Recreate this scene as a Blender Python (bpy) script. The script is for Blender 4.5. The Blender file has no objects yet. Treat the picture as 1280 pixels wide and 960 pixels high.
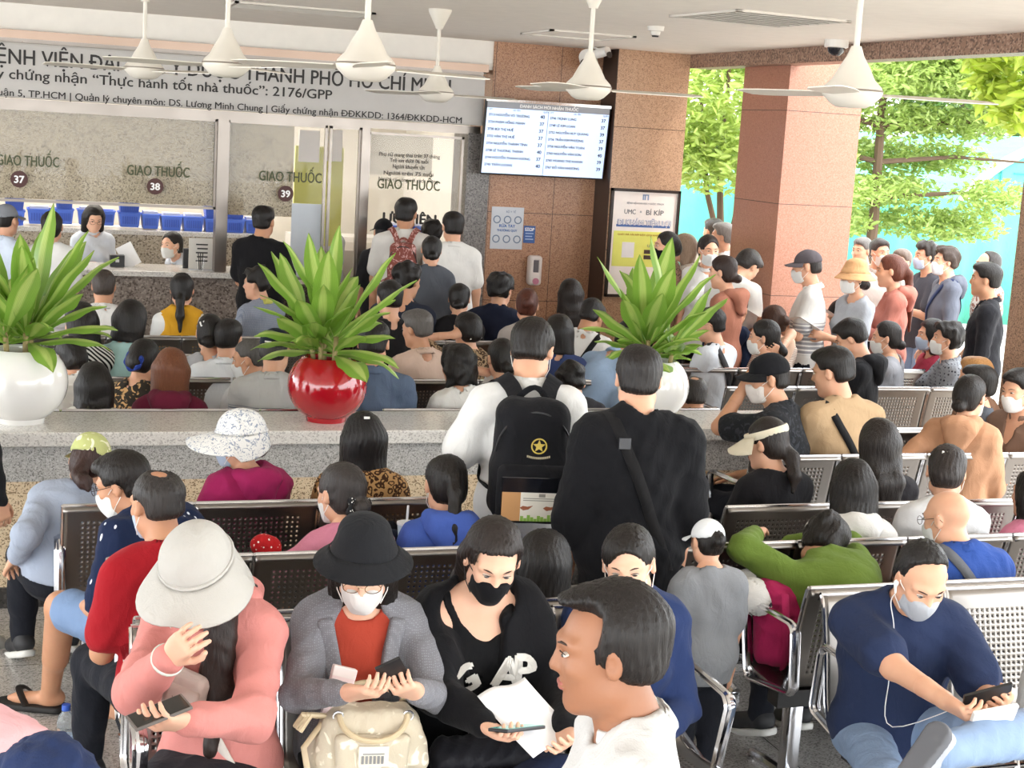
import bpy, bmesh, math, random
import numpy as np
from mathutils import Vector, Matrix, Euler
SC = bpy.context.scene
COL = SC.collection
# ---------------------------------------------------------------- camera
F_PX = 1900.0
CAM_Z = 2.4
YAW = math.radians(19)
ROLL = math.atan(.06)
PITCH = math.atan(315 * math.cos(ROLL) / F_PX)
_fh = np.array([math.sin(YAW), math.cos(YAW), 0]); _r0 = np.array([math.cos(YAW), -math.sin(YAW), 0]); _z = np.array([0, 0, 1.])
C_F = _fh * math.cos(PITCH) - _z * math.sin(PITCH); _u0 = _fh * math.sin(PITCH) + _z * math.cos(PITCH)
C_R = _r0 * math.cos(ROLL) + _u0 * math.sin(ROLL); C_U = -_r0 * math.sin(ROLL) + _u0 * math.cos(ROLL)
cam_d = bpy.data.cameras.new('camera'); cam = bpy.data.objects.new('camera', cam_d); COL.objects.link(cam)
cam.matrix_world = Matrix([[C_R[i], C_U[i], -C_F[i], (0, 0, CAM_Z)[i]] for i in range(3)] + [[0, 0, 0, 1]])
cam_d.sensor_width = 36; cam_d.lens = 36 * F_PX / 1280; cam_d.clip_end = 300
SC.camera = cam
# ---------------------------------------------------------------- light
SC.view_settings.view_transform = 'Standard'; SC.view_settings.look = 'None'; SC.view_settings.gamma = 1
SC.view_settings.use_curve_mapping = False
SC.view_settings.exposure = 0.45
W = bpy.data.worlds.new('world'); SC.world = W; W.use_nodes = True
bg = W.node_tree.nodes['Background']; bg.inputs[0].default_value = (.93, .97, 1, 1); bg.inputs[1].default_value = 5.3
sun_d = bpy.data.lights.new('sun', 'SUN'); sun = bpy.data.objects.new('sun', sun_d); COL.objects.link(sun)
sun_d.energy = 1.1; sun_d.angle = math.radians(4); sun_d.color = (1, .95, .86)
sun.rotation_euler = Vector((.80, -.62, 1.15)).to_track_quat('Z', 'Y').to_euler()

def ray(px, py): return C_F * F_PX + C_R * (px - 640) + C_U * (480 - py)
def at_z(px, py, z):
    d = ray(px, py); return d * ((z - CAM_Z) / d[2]) + np.array([0, 0, CAM_Z])
def at_y(px, py, y):
    d = ray(px, py); return d * (y / d[1]) + np.array([0, 0, CAM_Z])
# ---------------------------------------------------------------- materials
def lin(h):
    if not isinstance(h, str): return tuple(h)
    h = h.lstrip('#'); c = [int(h[i:i + 2], 16) / 255 for i in (0, 2, 4)]
    return tuple(x / 12.92 if x < .04045 else ((x + .055) / 1.055) ** 2.4 for x in c)
_mats = {}
class NT:
    def __init__(s, m):
        s.t = m.node_tree; s.b = s.t.nodes['Principled BSDF']; s.out = s.t.nodes['Material Output']
    def n(s, typ, **kw):
        x = s.t.nodes.new(typ)
        for k, v in kw.items():
            if k in x.inputs.keys() if isinstance(k, str) else False: x.inputs[k].default_value = v
            else: setattr(x, k, v)
        return x
    def l(s, a, b): s.t.links.new(a, b)
    def coord(s, kind='Object', scale=(1, 1, 1), rot=(0, 0, 0)):
        c = s.n('ShaderNodeTexCoord'); m = s.n('ShaderNodeMapping'); m.inputs['Scale'].default_value = scale; m.inputs['Rotation'].default_value = rot
        s.l(c.outputs[kind], m.inputs['Vector']); return m.outputs[0]
    def noise(s, vec, scale, detail=3, rough=.5, dist=0):
        x = s.n('ShaderNodeTexNoise'); x.inputs['Scale'].default_value = scale; x.inputs['Detail'].default_value = detail
        x.inputs['Roughness'].default_value = rough; x.inputs['Distortion'].default_value = dist; s.l(vec, x.inputs['Vector']); return x.outputs['Fac']
    def ramp(s, fac, stops, const=False):
        r = s.n('ShaderNodeValToRGB'); e = r.color_ramp.elements
        if const: r.color_ramp.interpolation = 'CONSTANT'
        while len(e) < len(stops): e.new(.5)
        for i, (p, c) in enumerate(stops):
            e[i].position = p; e[i].color = tuple(lin(c)) + (1,) if not isinstance(c, (int, float)) else (c, c, c, 1)
        s.l(fac, r.inputs[0]); return r.outputs[0]
    def mix(s, fac, a, b, mode='MIX'):
        m = s.n('ShaderNodeMix', data_type='RGBA', blend_type=mode)
        for sock, v in ((m.inputs[0], fac), (m.inputs[6], a), (m.inputs[7], b)):
            if isinstance(v, (int, float)): sock.default_value = v
            elif isinstance(v, (str, tuple, list)): sock.default_value = tuple(lin(v)) + (1,)
            else: s.l(v, sock)
        return m.outputs[2]
    def math(s, op, a, b=0.):
        m = s.n('ShaderNodeMath', operation=op)
        for i, v in enumerate((a, b)):
            if isinstance(v, (int, float)): m.inputs[i].default_value = v
            else: s.l(v, m.inputs[i])
        return m.outputs[0]
    def bump(s, h, st=.3, d=.01):
        b = s.n('ShaderNodeBump'); b.inputs['Strength'].default_value = st; b.inputs['Distance'].default_value = d
        s.l(h, b.inputs['Height']); s.l(b.outputs[0], s.b.inputs['Normal'])
def newmat(name, c=None, rough=.5, metal=0., spec=.5):
    m = bpy.data.materials.new(name); m.use_nodes = True; t = NT(m)
    if c is not None: t.b.inputs['Base Color'].default_value = lin(c) + (1,)
    t.b.inputs['Roughness'].default_value = rough; t.b.inputs['Metallic'].default_value = metal
    t.b.inputs['Specular IOR Level'].default_value = spec
    return m, t
def plain(c, rough=.5, metal=0., spec=.5, emit=0.):
    k = ('p', c, rough, metal, spec, emit)
    if k not in _mats:
        m, t = newmat('plain', c, rough, metal, spec)
        if emit: t.b.inputs['Emission Color'].default_value = lin(c) + (1,); t.b.inputs['Emission Strength'].default_value = emit
        else:
            n = t.noise(t.coord(), 9, 3); t.l(t.mix(n, tuple(x * .93 for x in lin(c)), tuple(min(1, x * 1.05) for x in lin(c))), t.b.inputs['Base Color'])
        _mats[k] = m
    return _mats[k]
def skin(c):
    k = ('skin', c)
    if k not in _mats:
        m, t = newmat('skin', c, .48, 0, .35)
        v = t.coord(); n = t.noise(v, 14, 4); c0 = lin(c)
        t.l(t.mix(n, (c0[0] * .92, c0[1] * .84, c0[2] * .82), (min(1, c0[0] * 1.06), c0[1] * 1.08, c0[2] * 1.08)), t.b.inputs['Base Color'])
        t.b.inputs['Subsurface Weight'].default_value = .12; t.b.inputs['Subsurface Radius'].default_value = (.012, .005, .003)
        t.bump(t.noise(v, 220, 2), .08, .002); _mats[k] = m
    return _mats[k]
def hairmat(c):
    k = ('hair', c)
    if k not in _mats:
        m, t = newmat('hair', c, .45, 0, .3)
        v = t.coord('Object', (1, 1, .12)); n = t.noise(v, 130, 3, .6, .6); c0 = lin(c)
        t.l(t.mix(n, tuple(x * .55 for x in c0), tuple(min(1, x * 1.5 + .003) for x in c0)), t.b.inputs['Base Color'])
        t.bump(n, .7, .006); _mats[k] = m
    return _mats[k]
def cloth(c, pat=None, c2='#ffffff', sc=40., rough=.85):
    k = ('cloth', c, pat, c2, sc, rough)
    if k in _mats: return _mats[k]
    m, t = newmat('cloth', c, rough, 0, .12); c0 = tuple(x * .84 for x in lin(c)); v = t.coord()
    n = t.noise(v, 5, 4, .6)
    base = t.mix(n, tuple(x * .86 for x in c0), tuple(min(1, x * 1.1) for x in c0))
    def wave(axis, scale, thr):
        w = t.n('ShaderNodeTexWave', wave_type='BANDS', bands_direction=axis, wave_profile='SIN'); w.inputs['Scale'].default_value = scale
        t.l(v, w.inputs['Vector']); return t.ramp(w.outputs['Fac'], ((thr - .04, 0.), (thr + .04, 1.)))
    fac = None
    if pat == 'stripe': fac = wave('Z', sc, .55)
    elif pat == 'vstripe': fac = wave('X', sc, .6)
    elif pat == 'diag': fac = wave('DIAGONAL', sc, .5)
    elif pat == 'plaid': fac = t.math('MAXIMUM', wave('Z', sc, .8), wave('X', sc, .8))
    elif pat == 'dots':
        x = t.n('ShaderNodeTexVoronoi'); x.inputs['Scale'].default_value = sc; x.inputs['Randomness'].default_value = .25; t.l(v, x.inputs['Vector'])
        fac = t.ramp(x.outputs['Distance'], ((.28, 1.), (.33, 0.)))
    elif pat == 'spots':
        x = t.n('ShaderNodeTexVoronoi'); x.inputs['Scale'].default_value = sc; t.l(v, x.inputs['Vector'])
        fac = t.ramp(x.outputs['Distance'], ((.2, 1.), (.26, 0.)))
    elif pat == 'dash':
        vv = t.coord('Object', (1, 1, .3), (.5, .6, 0)); x = t.n('ShaderNodeTexVoronoi'); x.inputs['Scale'].default_value = sc; t.l(vv, x.inputs['Vector'])
        fac = t.ramp(x.outputs['Distance'], ((.12, 1.), (.16, 0.)))
    elif pat == 'leopard':
        x = t.n('ShaderNodeTexVoronoi'); x.inputs['Scale'].default_value = sc; nn = t.n('ShaderNodeTexNoise'); nn.inputs['Scale'].default_value = 30; t.l(v, nn.inputs['Vector'])
        vv = t.n('ShaderNodeVectorMath', operation='MULTIPLY_ADD'); t.l(nn.outputs['Color'], vv.inputs[0]); vv.inputs[1].default_value = (.03, .03, .03); t.l(v, vv.inputs[2]); t.l(vv.outputs[0], x.inputs['Vector'])
        fac = t.ramp(x.outputs['Distance'], ((.22, 0.), (.3, 1.), (.5, 1.), (.56, 0.)))
    elif pat == 'floral':
        fac = t.ramp(t.noise(v, sc, 2, .5, 1.5), ((.55, 0.), (.6, 1.)))
    elif pat == 'hemstripe':
        s = t.n('ShaderNodeSeparateXYZ'); t.l(v, s.inputs[0])
        fac = t.math('MULTIPLY', wave('Z', sc, .6), t.ramp(s.outputs[2], ((.84, 1.), (.86, 0.))))
    elif pat == 'block':
        s = t.n('ShaderNodeSeparateXYZ'); t.l(v, s.inputs[0]); a = t.ramp(t.math('MULTIPLY', s.outputs[2], .5), ((.45, 0.), (.455, 1.), (.57, 1.), (.575, 0.)))
        fac = t.math('MULTIPLY', wave('Z', sc, .35), a)
    if fac is not None: base = t.mix(fac, base, c2)
    t.l(base, t.b.inputs['Base Color'])
    wv = t.noise(v, 260, 2); fold = t.noise(t.coord('Object', (1, 1, .55)), 16, 3, .5, 1.2)
    t.bump(t.math('ADD', t.math('MULTIPLY', wv, .12), fold), .55, .012)
    t.b.inputs['Sheen Weight'].default_value = .04
    _mats[k] = m; return m
def granite(c, c2, c3, sc=90., rough=.35, tile=0., bumpy=0., axis='xz', off=(0, 0), tileh=None, joint='#3a2a22'):
    k = ('gran', c, c2, c3, sc, rough, tile, bumpy, axis, off, tileh)
    if k in _mats: return _mats[k]
    m, t = newmat('granite', c, rough); v = t.coord()
    x = t.n('ShaderNodeTexVoronoi'); x.inputs['Scale'].default_value = sc; t.l(v, x.inputs['Vector'])
    g = t.n('ShaderNodeSeparateColor'); t.l(x.outputs['Color'], g.inputs[0])
    base = t.ramp(g.outputs[0], ((0., c3), (.18, c3), (.24, c), (.72, c), (.8, c2)))
    big = t.noise(v, 1.7, 4); base = t.mix(t.math('MULTIPLY', big, .22), base, tuple(y * .55 for y in lin(c)))
    if tile:
        s = t.n('ShaderNodeSeparateXYZ'); t.l(v, s.inputs[0]); fac = None
        for ax, o, sz in ((axis[0], off[0], tile), (axis[1], off[1], tileh or tile)):
            q = t.math('FRACT', t.math('DIVIDE', t.math('SUBTRACT', s.outputs['xyz'.index(ax)], o), sz))
            e = t.math('LESS_THAN', q, .005 / sz); fac = e if fac is None else t.math('MAXIMUM', fac, e)
        base = t.mix(fac, base, joint)
    t.l(base, t.b.inputs['Base Color'])
    if bumpy: t.bump(t.noise(v, sc * 1.2, 3), bumpy, .004)
    _mats[k] = m; return m
def metal(c='#c8c8cc', rough=.22):
    k = ('metal', c, rough)
    if k not in _mats:
        m, t = newmat('metal', c, rough, 1.)
        n = t.noise(t.coord(), 6, 4); r = t.n('ShaderNodeMapRange'); t.l(n, r.inputs[0]); r.inputs[3].default_value = max(.05, rough - .07); r.inputs[4].default_value = rough + .09
        t.l(r.outputs[0], t.b.inputs['Roughness']); _mats[k] = m
    return _mats[k]
# ---------------------------------------------------------------- objects
def link(o, parent=None):
    COL.objects.link(o)
    if parent is not None: o.parent = parent
    return o
def tag(o, label=None, cat=None, group=None, kind=None):
    if label: o['label'] = label
    if cat: o['category'] = cat
    if group: o['group'] = group
    if kind: o['kind'] = kind
    return o
def empty(name, loc=(0, 0, 0), rz=0., label=None, cat=None, group=None):
    o = bpy.data.objects.new(name, None); COL.objects.link(o); o.location = [float(x) for x in loc]; o.rotation_euler = (0, 0, rz); o.empty_display_size = .1
    return tag(o, label, cat, group)
def mesh_np(name, verts, faces, mat, parent=None, smooth=True):
    me = bpy.data.meshes.new(name)
    verts = np.ascontiguousarray(verts, np.float32)
    if isinstance(faces, np.ndarray):
        n, k = faces.shape
        me.vertices.add(len(verts)); me.vertices.foreach_set('co', verts.ravel())
        me.loops.add(n * k); me.loops.foreach_set('vertex_index', faces.astype(np.int32).ravel())
        me.polygons.add(n); me.polygons.foreach_set('loop_start', np.arange(0, n * k, k, dtype=np.int32))
        me.update(calc_edges=True); me.validate()
    else:
        me.from_pydata([tuple(map(float, v)) for v in verts], [], faces); me.update()
    if smooth: me.polygons.foreach_set('use_smooth', np.ones(len(me.polygons), bool))
    for mm in (mat if isinstance(mat, (list, tuple)) else [mat]): me.materials.append(mm)
    return link(bpy.data.objects.new(name, me), parent)
def copy_tree(o, parent=None):
    c = o.copy(); COL.objects.link(c); c.parent = parent
    for ch in o.children: copy_tree(ch, c)
    return c
class MB:
    """collects simple shapes into one mesh"""
    def __init__(s): s.v = []; s.f = []; s.mi = []
    def add(s, v, f, mi=0):
        o = len(s.v); s.v += [tuple(map(float, x)) for x in v]; s.f += [tuple(i + o for i in q) for q in f]; s.mi += [mi] * len(f); return s
    def box(s, a, b, mi=0, M=None, bev=0.):
        (x0, y0, z0), (x1, y1, z1) = a, b
        if bev:
            bm = bmesh.new(); bmesh.ops.create_cube(bm, size=1.)
            for q in bm.verts: q.co = Vector(((x0 + x1) / 2 + q.co.x * (x1 - x0), (y0 + y1) / 2 + q.co.y * (y1 - y0), (z0 + z1) / 2 + q.co.z * (z1 - z0)))
            bmesh.ops.bevel(bm, geom=bm.edges[:], offset=bev, segments=2, affect='EDGES', profile=.6)
            bm.verts.index_update(); v = [q.co.copy() for q in bm.verts]; f = [tuple(w.index for w in p.verts) for p in bm.faces]; bm.free()
        else:
            v = [Vector(p) for p in ((x0, y0, z0), (x1, y0, z0), (x1, y1, z0), (x0, y1, z0), (x0, y0, z1), (x1, y0, z1), (x1, y1, z1), (x0, y1, z1))]
            f = [(0, 3, 2, 1), (4, 5, 6, 7), (0, 1, 5, 4), (1, 2, 6, 5), (2, 3, 7, 6), (3, 0, 4, 7)]
        if M is not None: v = [M @ p for p in v]
        return s.add(v, f, mi)
    def tube(s, pts, r, n=8, mi=0, closed=False, cap=True, flat=None):
        pts = [Vector(p) for p in pts]; m = len(pts); rs = r if isinstance(r, (list, tuple)) else [r] * m
        v = []; f = []; up = None
        for i, p in enumerate(pts):
            a = pts[(i - 1) % m] if (closed or i) else p; b = pts[(i + 1) % m] if (closed or i < m - 1) else p
            d = (b - a).normalized()
            if up is None: up = d.orthogonal().normalized() if flat is None else Vector(flat)
            x = (up - d * up.dot(d)); x = x.normalized() if x.length > 1e-6 else d.orthogonal().normalized(); y = d.cross(x); up = x
            for k in range(n):
                t = 2 * math.pi * k / n; q = 1.
                if flat is not None: v.append(p + x * (rs[i] * .25 * math.cos(t)) + y * rs[i] * math.sin(t))
                else: v.append(p + (x * math.cos(t) + y * math.sin(t)) * rs[i])
        for i in range(m if closed else m - 1):
            j = (i + 1) % m
            for k in range(n): f.append((i * n + k, i * n + (k + 1) % n, j * n + (k + 1) % n, j * n + k))
        if cap and not closed: f.append(tuple(range(n - 1, -1, -1))); f.append(tuple((m - 1) * n + k for k in range(n)))
        return s.add(v, f, mi)
    def lathe(s, prof, n=24, c=(0, 0, 0), mi=0, rf=None, M=None):
        v = []; f = []
        for (r, z) in prof:
            for k in range(n):
                t = 2 * math.pi * k / n; q = Vector((r * math.cos(t), r * math.sin(t), z))
                if rf: q = Vector(rf(q, t))
                if M is not None: q = M @ q
                v.append(q + Vector(c))
        for i in range(len(prof) - 1):
            for k in range(n): f.append((i * n + k, i * n + (k + 1) % n, (i + 1) * n + (k + 1) % n, (i + 1) * n + k))
        ring = tuple(prof[0]) == tuple(prof[-1])
        if prof[0][0] > 1e-5 and not ring: f.append(tuple(range(n - 1, -1, -1)))
        if prof[-1][0] > 1e-5 and not ring: f.append(tuple((len(prof) - 1) * n + k for k in range(n)))
        return s.add(v, f, mi)
    def build(s, name, mat, parent=None, smooth=False):
        o = mesh_np(name, np.array(s.v).reshape(-1, 3), s.f, mat, parent, False)
        if any(s.mi): o.data.polygons.foreach_set('material_index', np.array(s.mi, np.int32))
        if smooth:
            o.data.polygons.foreach_set('use_smooth', np.ones(len(o.data.polygons), bool)); 
            try: o.data.set_sharp_from_angle(angle=math.radians(40))
            except Exception: pass
        return o
def _glyphs(s, h, align, depth):
    c = bpy.data.curves.new('lettering', 'FONT'); c.body = s; c.size = h / .71; c.align_x = align; c.extrude = depth; c.resolution_u = 3
    t = bpy.data.objects.new('lettering', c); COL.objects.link(t); bpy.context.view_layer.update()
    me = bpy.data.meshes.new_from_object(t.evaluated_get(bpy.context.evaluated_depsgraph_get())); bpy.data.objects.remove(t); bpy.data.curves.remove(c)
    n = len(me.vertices); v = np.zeros(n * 3, np.float32); me.vertices.foreach_get('co', v); f = [tuple(p.vertices) for p in me.polygons]; bpy.data.meshes.remove(me)
    return v.reshape(-1, 3), f
HORN = dict(zip('ơờớởỡợƠỜỚỞỠỢ', 'oòóỏõọOÒÓỎÕỌ'))
def text(s, h, mat, parent, loc, rot=(math.pi / 2, 0, 0), align='LEFT', bold=0., width=None, depth=.0008, name='lettering'):
    """lettering whose capitals are h high, as a mesh (the horn of o-horn letters is added as a stroke)"""
    raw = s.replace('Đ', 'Ð'); s = ''.join(HORN.get(ch, ch) for ch in raw)
    v, f = _glyphs(s, h, 'LEFT', depth)
    for i, ch in enumerate(raw):
        if ch in HORN:
            xr = _glyphs(s[:i + 1], h, 'LEFT', depth)[0][:, 0].max(); up = ch.isupper(); zt = h * (.98 if up else .70); wd = h * .085; n = len(v)
            p = [(xr - wd * 1.5, zt - h * .16), (xr + wd * .1, zt - h * .09), (xr + wd * .3, zt + h * .07), (xr + wd * 1.4, zt + h * .07), (xr + wd * 1.3, zt - h * .09), (xr - wd * .2, zt - h * .22)]
            v = np.concatenate([v, np.array([(x, y, depth) for x, y in p], np.float32)]); f = f + [(n, n + 1, n + 4, n + 5), (n + 1, n + 2, n + 3, n + 4)]
    if align == 'CENTER' and len(v): v[:, 0] -= (v[:, 0].max() + v[:, 0].min()) / 2
    n = len(v)
    if width and n: v[:, 0] *= width / max(1e-6, v[:, 0].max() - v[:, 0].min())
    offs = [(0, 0)] if not bold else [(-bold * h, 0), (bold * h, 0), (0, bold * h * .7), (0, -bold * h * .7)]
    V = np.concatenate([v + (dx, dy, depth * .05 * i) for i, (dx, dy) in enumerate(offs)]); Fc = [tuple(i + k * n for i in q) for k in range(len(offs)) for q in f]
    o = mesh_np(name, V, Fc, mat, parent, False); o.location = loc; o.rotation_euler = rot; return o
# ---------------------------------------------------------------- smooth solids (signed distances, meshed with surface nets)
def V3(*a): return np.array(a if len(a) > 1 else a[0], np.float64)
def nrm(v): v = V3(v); return v / (np.linalg.norm(v) + 1e-12)
def rotz(a): c, s = math.cos(a), math.sin(a); return np.array([[c, -s, 0], [s, c, 0], [0, 0, 1.]])
def rotx(a): c, s = math.cos(a), math.sin(a); return np.array([[1, 0, 0], [0, c, -s], [0, s, c]])
def roty(a): c, s = math.cos(a), math.sin(a); return np.array([[c, 0, s], [0, 1., 0], [-s, 0, c]])
def cap(a, b, ra, rb=None, k=.02, flat=None, op='+'):
    return dict(t='c', a=V3(a), b=V3(b), ra=ra, rb=ra if rb is None else rb, k=k, flat=flat, op=op)
def ell(c, r, M=None, k=.02, op='+'):
    return dict(t='e', c=V3(c), r=V3(r) if not isinstance(r, (int, float)) else V3(r, r, r), M=np.eye(3) if M is None else M, k=k, op=op)
def rbox(c, h, M=None, r=.01, k=.005, op='+'):
    return dict(t='b', c=V3(c), r=V3(h), M=np.eye(3) if M is None else M, rr=r, k=k, op=op)
def half(n, p, op='&'):
    n = nrm(n); return dict(t='p', n=n, d=float(n @ V3(p)), op=op, k=.001)
def grow(prims, g):
    out = []
    for p in prims:
        q = dict(p)
        if q['t'] == 'c': q['ra'] = q['ra'] + g; q['rb'] = q['rb'] + g
        elif q['t'] == 'e': q['r'] = q['r'] + g
        elif q['t'] == 'b': q['r'] = q['r'] + g
        out.append(q)
    return out
def bbox(p):
    if p['t'] == 'c':
        r = max(p['ra'], p['rb']); return np.minimum(p['a'], p['b']) - r, np.maximum(p['a'], p['b']) + r
    e = np.sqrt(((p['M'].T * p['r'][None]) ** 2).sum(1)) if p['t'] == 'e' else np.abs(p['M'].T * p['r'][None]).sum(1)
    return p['c'] - e, p['c'] + e
def dist(p, X):
    if p['t'] == 'c':
        a, b = p['a'], p['b']; q = X - a.astype(np.float32); d = (b - a).astype(np.float32)
        if p['flat'] is not None:
            n, s = p['flat']; n = V3(n).astype(np.float32); q = q + (q @ n)[..., None] * n * np.float32(1 / s - 1)
        L = max(float(d @ d), 1e-9); t = np.clip((q @ d) / L, 0, 1)
        return np.sqrt(((q - t[..., None] * d) ** 2).sum(-1)) - (p['ra'] + (p['rb'] - p['ra']) * t)
    if p['t'] == 'p': return X @ p['n'].astype(np.float32) - np.float32(p['d'])
    q = (X - p['c'].astype(np.float32)) @ p['M'].T.astype(np.float32)
    if p['t'] == 'e':
        r = p['r'].astype(np.float32); k0 = np.sqrt(((q / r) ** 2).sum(-1)); k1 = np.sqrt(((q / (r * r)) ** 2).sum(-1)) + 1e-9
        return k0 * (k0 - 1) / k1
    e = np.abs(q) - (p['r'] - p['rr']).astype(np.float32)
    return np.sqrt((np.maximum(e, 0) ** 2).sum(-1)) + np.minimum(e.max(-1), 0) - p['rr']
def comb(V, D, p):
    k = p['k']
    if p['op'] == '+': h = np.maximum(k - np.abs(V - D), 0) / k; return np.minimum(V, D) - h * h * k * .25
    if p['op'] == '-': D = -D
    h = np.maximum(k - np.abs(V - D), 0) / k; return np.maximum(V, D) + h * h * k * .25
def noisef(X, seed, f, amp, fold=False):
    r = np.random.RandomState(seed); out = np.zeros(X.shape[:-1], np.float32)
    for i in range(4):
        a = nrm(r.normal(size=3) * (1, 1, .8)) * f * (.55 + .5 * i); b = nrm(r.normal(size=3)) * f * .6
        w = np.sin(X @ a.astype(np.float32) + 1.9 * np.sin(X @ b.astype(np.float32) + r.rand() * 6) + r.rand() * 6)
        out += ((np.abs(w) * 2 - 1.1 if fold and i else w) / (1 + .45 * i)).astype(np.float32)
    return out * np.float32(amp / 2)
def evalp(prims, X, disp=None):
    X = np.asarray(X, np.float32); V = np.ones(X.shape[:-1], np.float32)
    for p in prims: V = comb(V, dist(p, X).astype(np.float32), p)
    return V if disp is None else V + disp(X)
def sdf_mesh(prims, h, disp=None, pad=.0):
    lo = np.min([bbox(p)[0] for p in prims if p['op'] == '+'], 0) - 3 * h - pad; hi = np.max([bbox(p)[1] for p in prims if p['op'] == '+'], 0) + 3 * h + pad
    n = np.ceil((hi - lo) / h).astype(int) + 1
    ax = [(lo[i] + h * np.arange(n[i])).astype(np.float32) for i in range(3)]
    V = np.ones(n, np.float32)
    for p in prims:
        if p['op'] == '&' or p['op'][:3] == 'arm': i0 = [0, 0, 0]; i1 = n
        else:
            a, b = bbox(p); m = p['k'] + 3 * h + .012
            i0 = np.clip(np.floor((a - m - lo) / h).astype(int), 0, n); i1 = np.clip(np.ceil((b + m - lo) / h).astype(int) + 1, 0, n)
            if (i1 <= i0).any(): continue
        sl = tuple(slice(i0[j], i1[j]) for j in range(3))
        X = np.stack(np.meshgrid(ax[0][sl[0]], ax[1][sl[1]], ax[2][sl[2]], indexing='ij'), -1)
        V[sl] = comb(V[sl], dist(p, X).astype(np.float32), p)
    if disp is not None:
        near = np.abs(V) < .05
        idx = np.argwhere(near); X = (lo + idx * h).astype(np.float32)
        V[near] += disp(X)
    V[0] = V[-1] = 1; V[:, 0] = V[:, -1] = 1; V[:, :, 0] = V[:, :, -1] = 1
    S = V < 0
    c = np.zeros(n - 1, np.int8)
    for dx in (0, 1):
        for dy in (0, 1):
            for dz in (0, 1): c += S[dx:n[0] - 1 + dx, dy:n[1] - 1 + dy, dz:n[2] - 1 + dz]
    act = (c > 0) & (c < 8); ids = np.argwhere(act)
    if not len(ids): return np.zeros((0, 3)), np.zeros((0, 4), int)
    lut = -np.ones(n - 1, np.int64); lut[act] = np.arange(len(ids))
    acc = np.zeros((len(ids), 3)); cnt = np.zeros(len(ids))
    corners = [(i, j, k) for i in (0, 1) for j in (0, 1) for k in (0, 1)]
    for i, a in enumerate(corners):
        for b in corners[i + 1:]:
            if sum(abs(a[q] - b[q]) for q in range(3)) != 1: continue
            va = V[ids[:, 0] + a[0], ids[:, 1] + a[1], ids[:, 2] + a[2]]; vb = V[ids[:, 0] + b[0], ids[:, 1] + b[1], ids[:, 2] + b[2]]
            x = (va < 0) != (vb < 0); t = np.where(x, va / np.where(x, va - vb, 1), 0)
            acc += x[:, None] * (np.array(a)[None] + t[:, None] * (np.array(b) - np.array(a))[None]); cnt += x
    verts = lo + (ids + acc / cnt[:, None]) * h
    faces = []
    for d in range(3):
        u, v = [(1, 2), (2, 0), (0, 1)][d]
        A = np.take(S, range(0, n[d] - 1), d); B = np.take(S, range(1, n[d]), d)
        e = np.argwhere(A != B); e = e[(e[:, u] > 0) & (e[:, v] > 0) & (e[:, u] < n[u] - 1) & (e[:, v] < n[v] - 1)]
        if not len(e): continue
        q = []
        for du, dv in ((0, 0), (-1, 0), (-1, -1), (0, -1)):
            f = e.copy(); f[:, u] += du; f[:, v] += dv; q.append(lut[f[:, 0], f[:, 1], f[:, 2]])
        q = np.stack(q, 1); ins = S[e[:, 0], e[:, 1], e[:, 2]]
        q = np.where(ins[:, None], q, q[:, ::-1]); faces.append(q)
    return verts, np.concatenate(faces)
def join(parts):
    vs = []; fs = []; o = 0
    for v, f in parts:
        vs.append(v); fs.append(f + o); o += len(v)
    return np.concatenate(vs), np.concatenate(fs)
def march(prims, o, d, r0=.5, disp=None):
    """outermost surface point on the ray from o along d (arrays)"""
    o = np.asarray(o, float); d = np.asarray(d, float); t = np.full(len(o), r0)
    for _ in range(40): t = np.maximum(t - .8 * evalp(prims, o + d * t[:, None], disp), 0)
    return o + d * t[:, None]
# ---------------------------------------------------------------- people
EYE_W = plain('#c9bfb4', .25); EYE_D = plain('#1c120d', .15); BROW = plain('#3b2d26', .9); LIP = plain('#9a5a50', .5); LASH = plain('#2e221d', .9)
def _eye_mesh():
    m = MB(); m.lathe([(0.0001, -.012)] + [(.012 * math.sin(a), -.012 * math.cos(a)) for a in np.linspace(.4, 2.3, 7)], 14, mi=0)
    m.lathe([(.0093, .0078), (.0055, .0112), (.0001, .0124)], 14, mi=1)
    o = m.build('eye', [EYE_W, EYE_D], smooth=True); me = o.data; bpy.data.objects.remove(o); return me
EYE_ME = _eye_mesh()
SK = dict(l='#d6a689', m='#c08f70', d='#a1704f', p='#e0b49a')
PEOPLE = []; INFO = {}
def ik(S, Tg, l1, l2, hint):
    d = Tg - S; L = np.linalg.norm(d)
    if L > (l1 + l2) * .995: Tg = S + d / L * (l1 + l2) * .995; d = Tg - S; L = np.linalg.norm(d)
    if L < .06: Tg = S + nrm(d) * .06; d = Tg - S; L = .06
    u = d / L; a = (l1 * l1 - l2 * l2 + L * L) / (2 * L); hgt = math.sqrt(max(l1 * l1 - a * a, 0))
    w = V3(hint) - u * (V3(hint) @ u); w = nrm(w)
    return S + u * a + w * hgt, Tg
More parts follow.
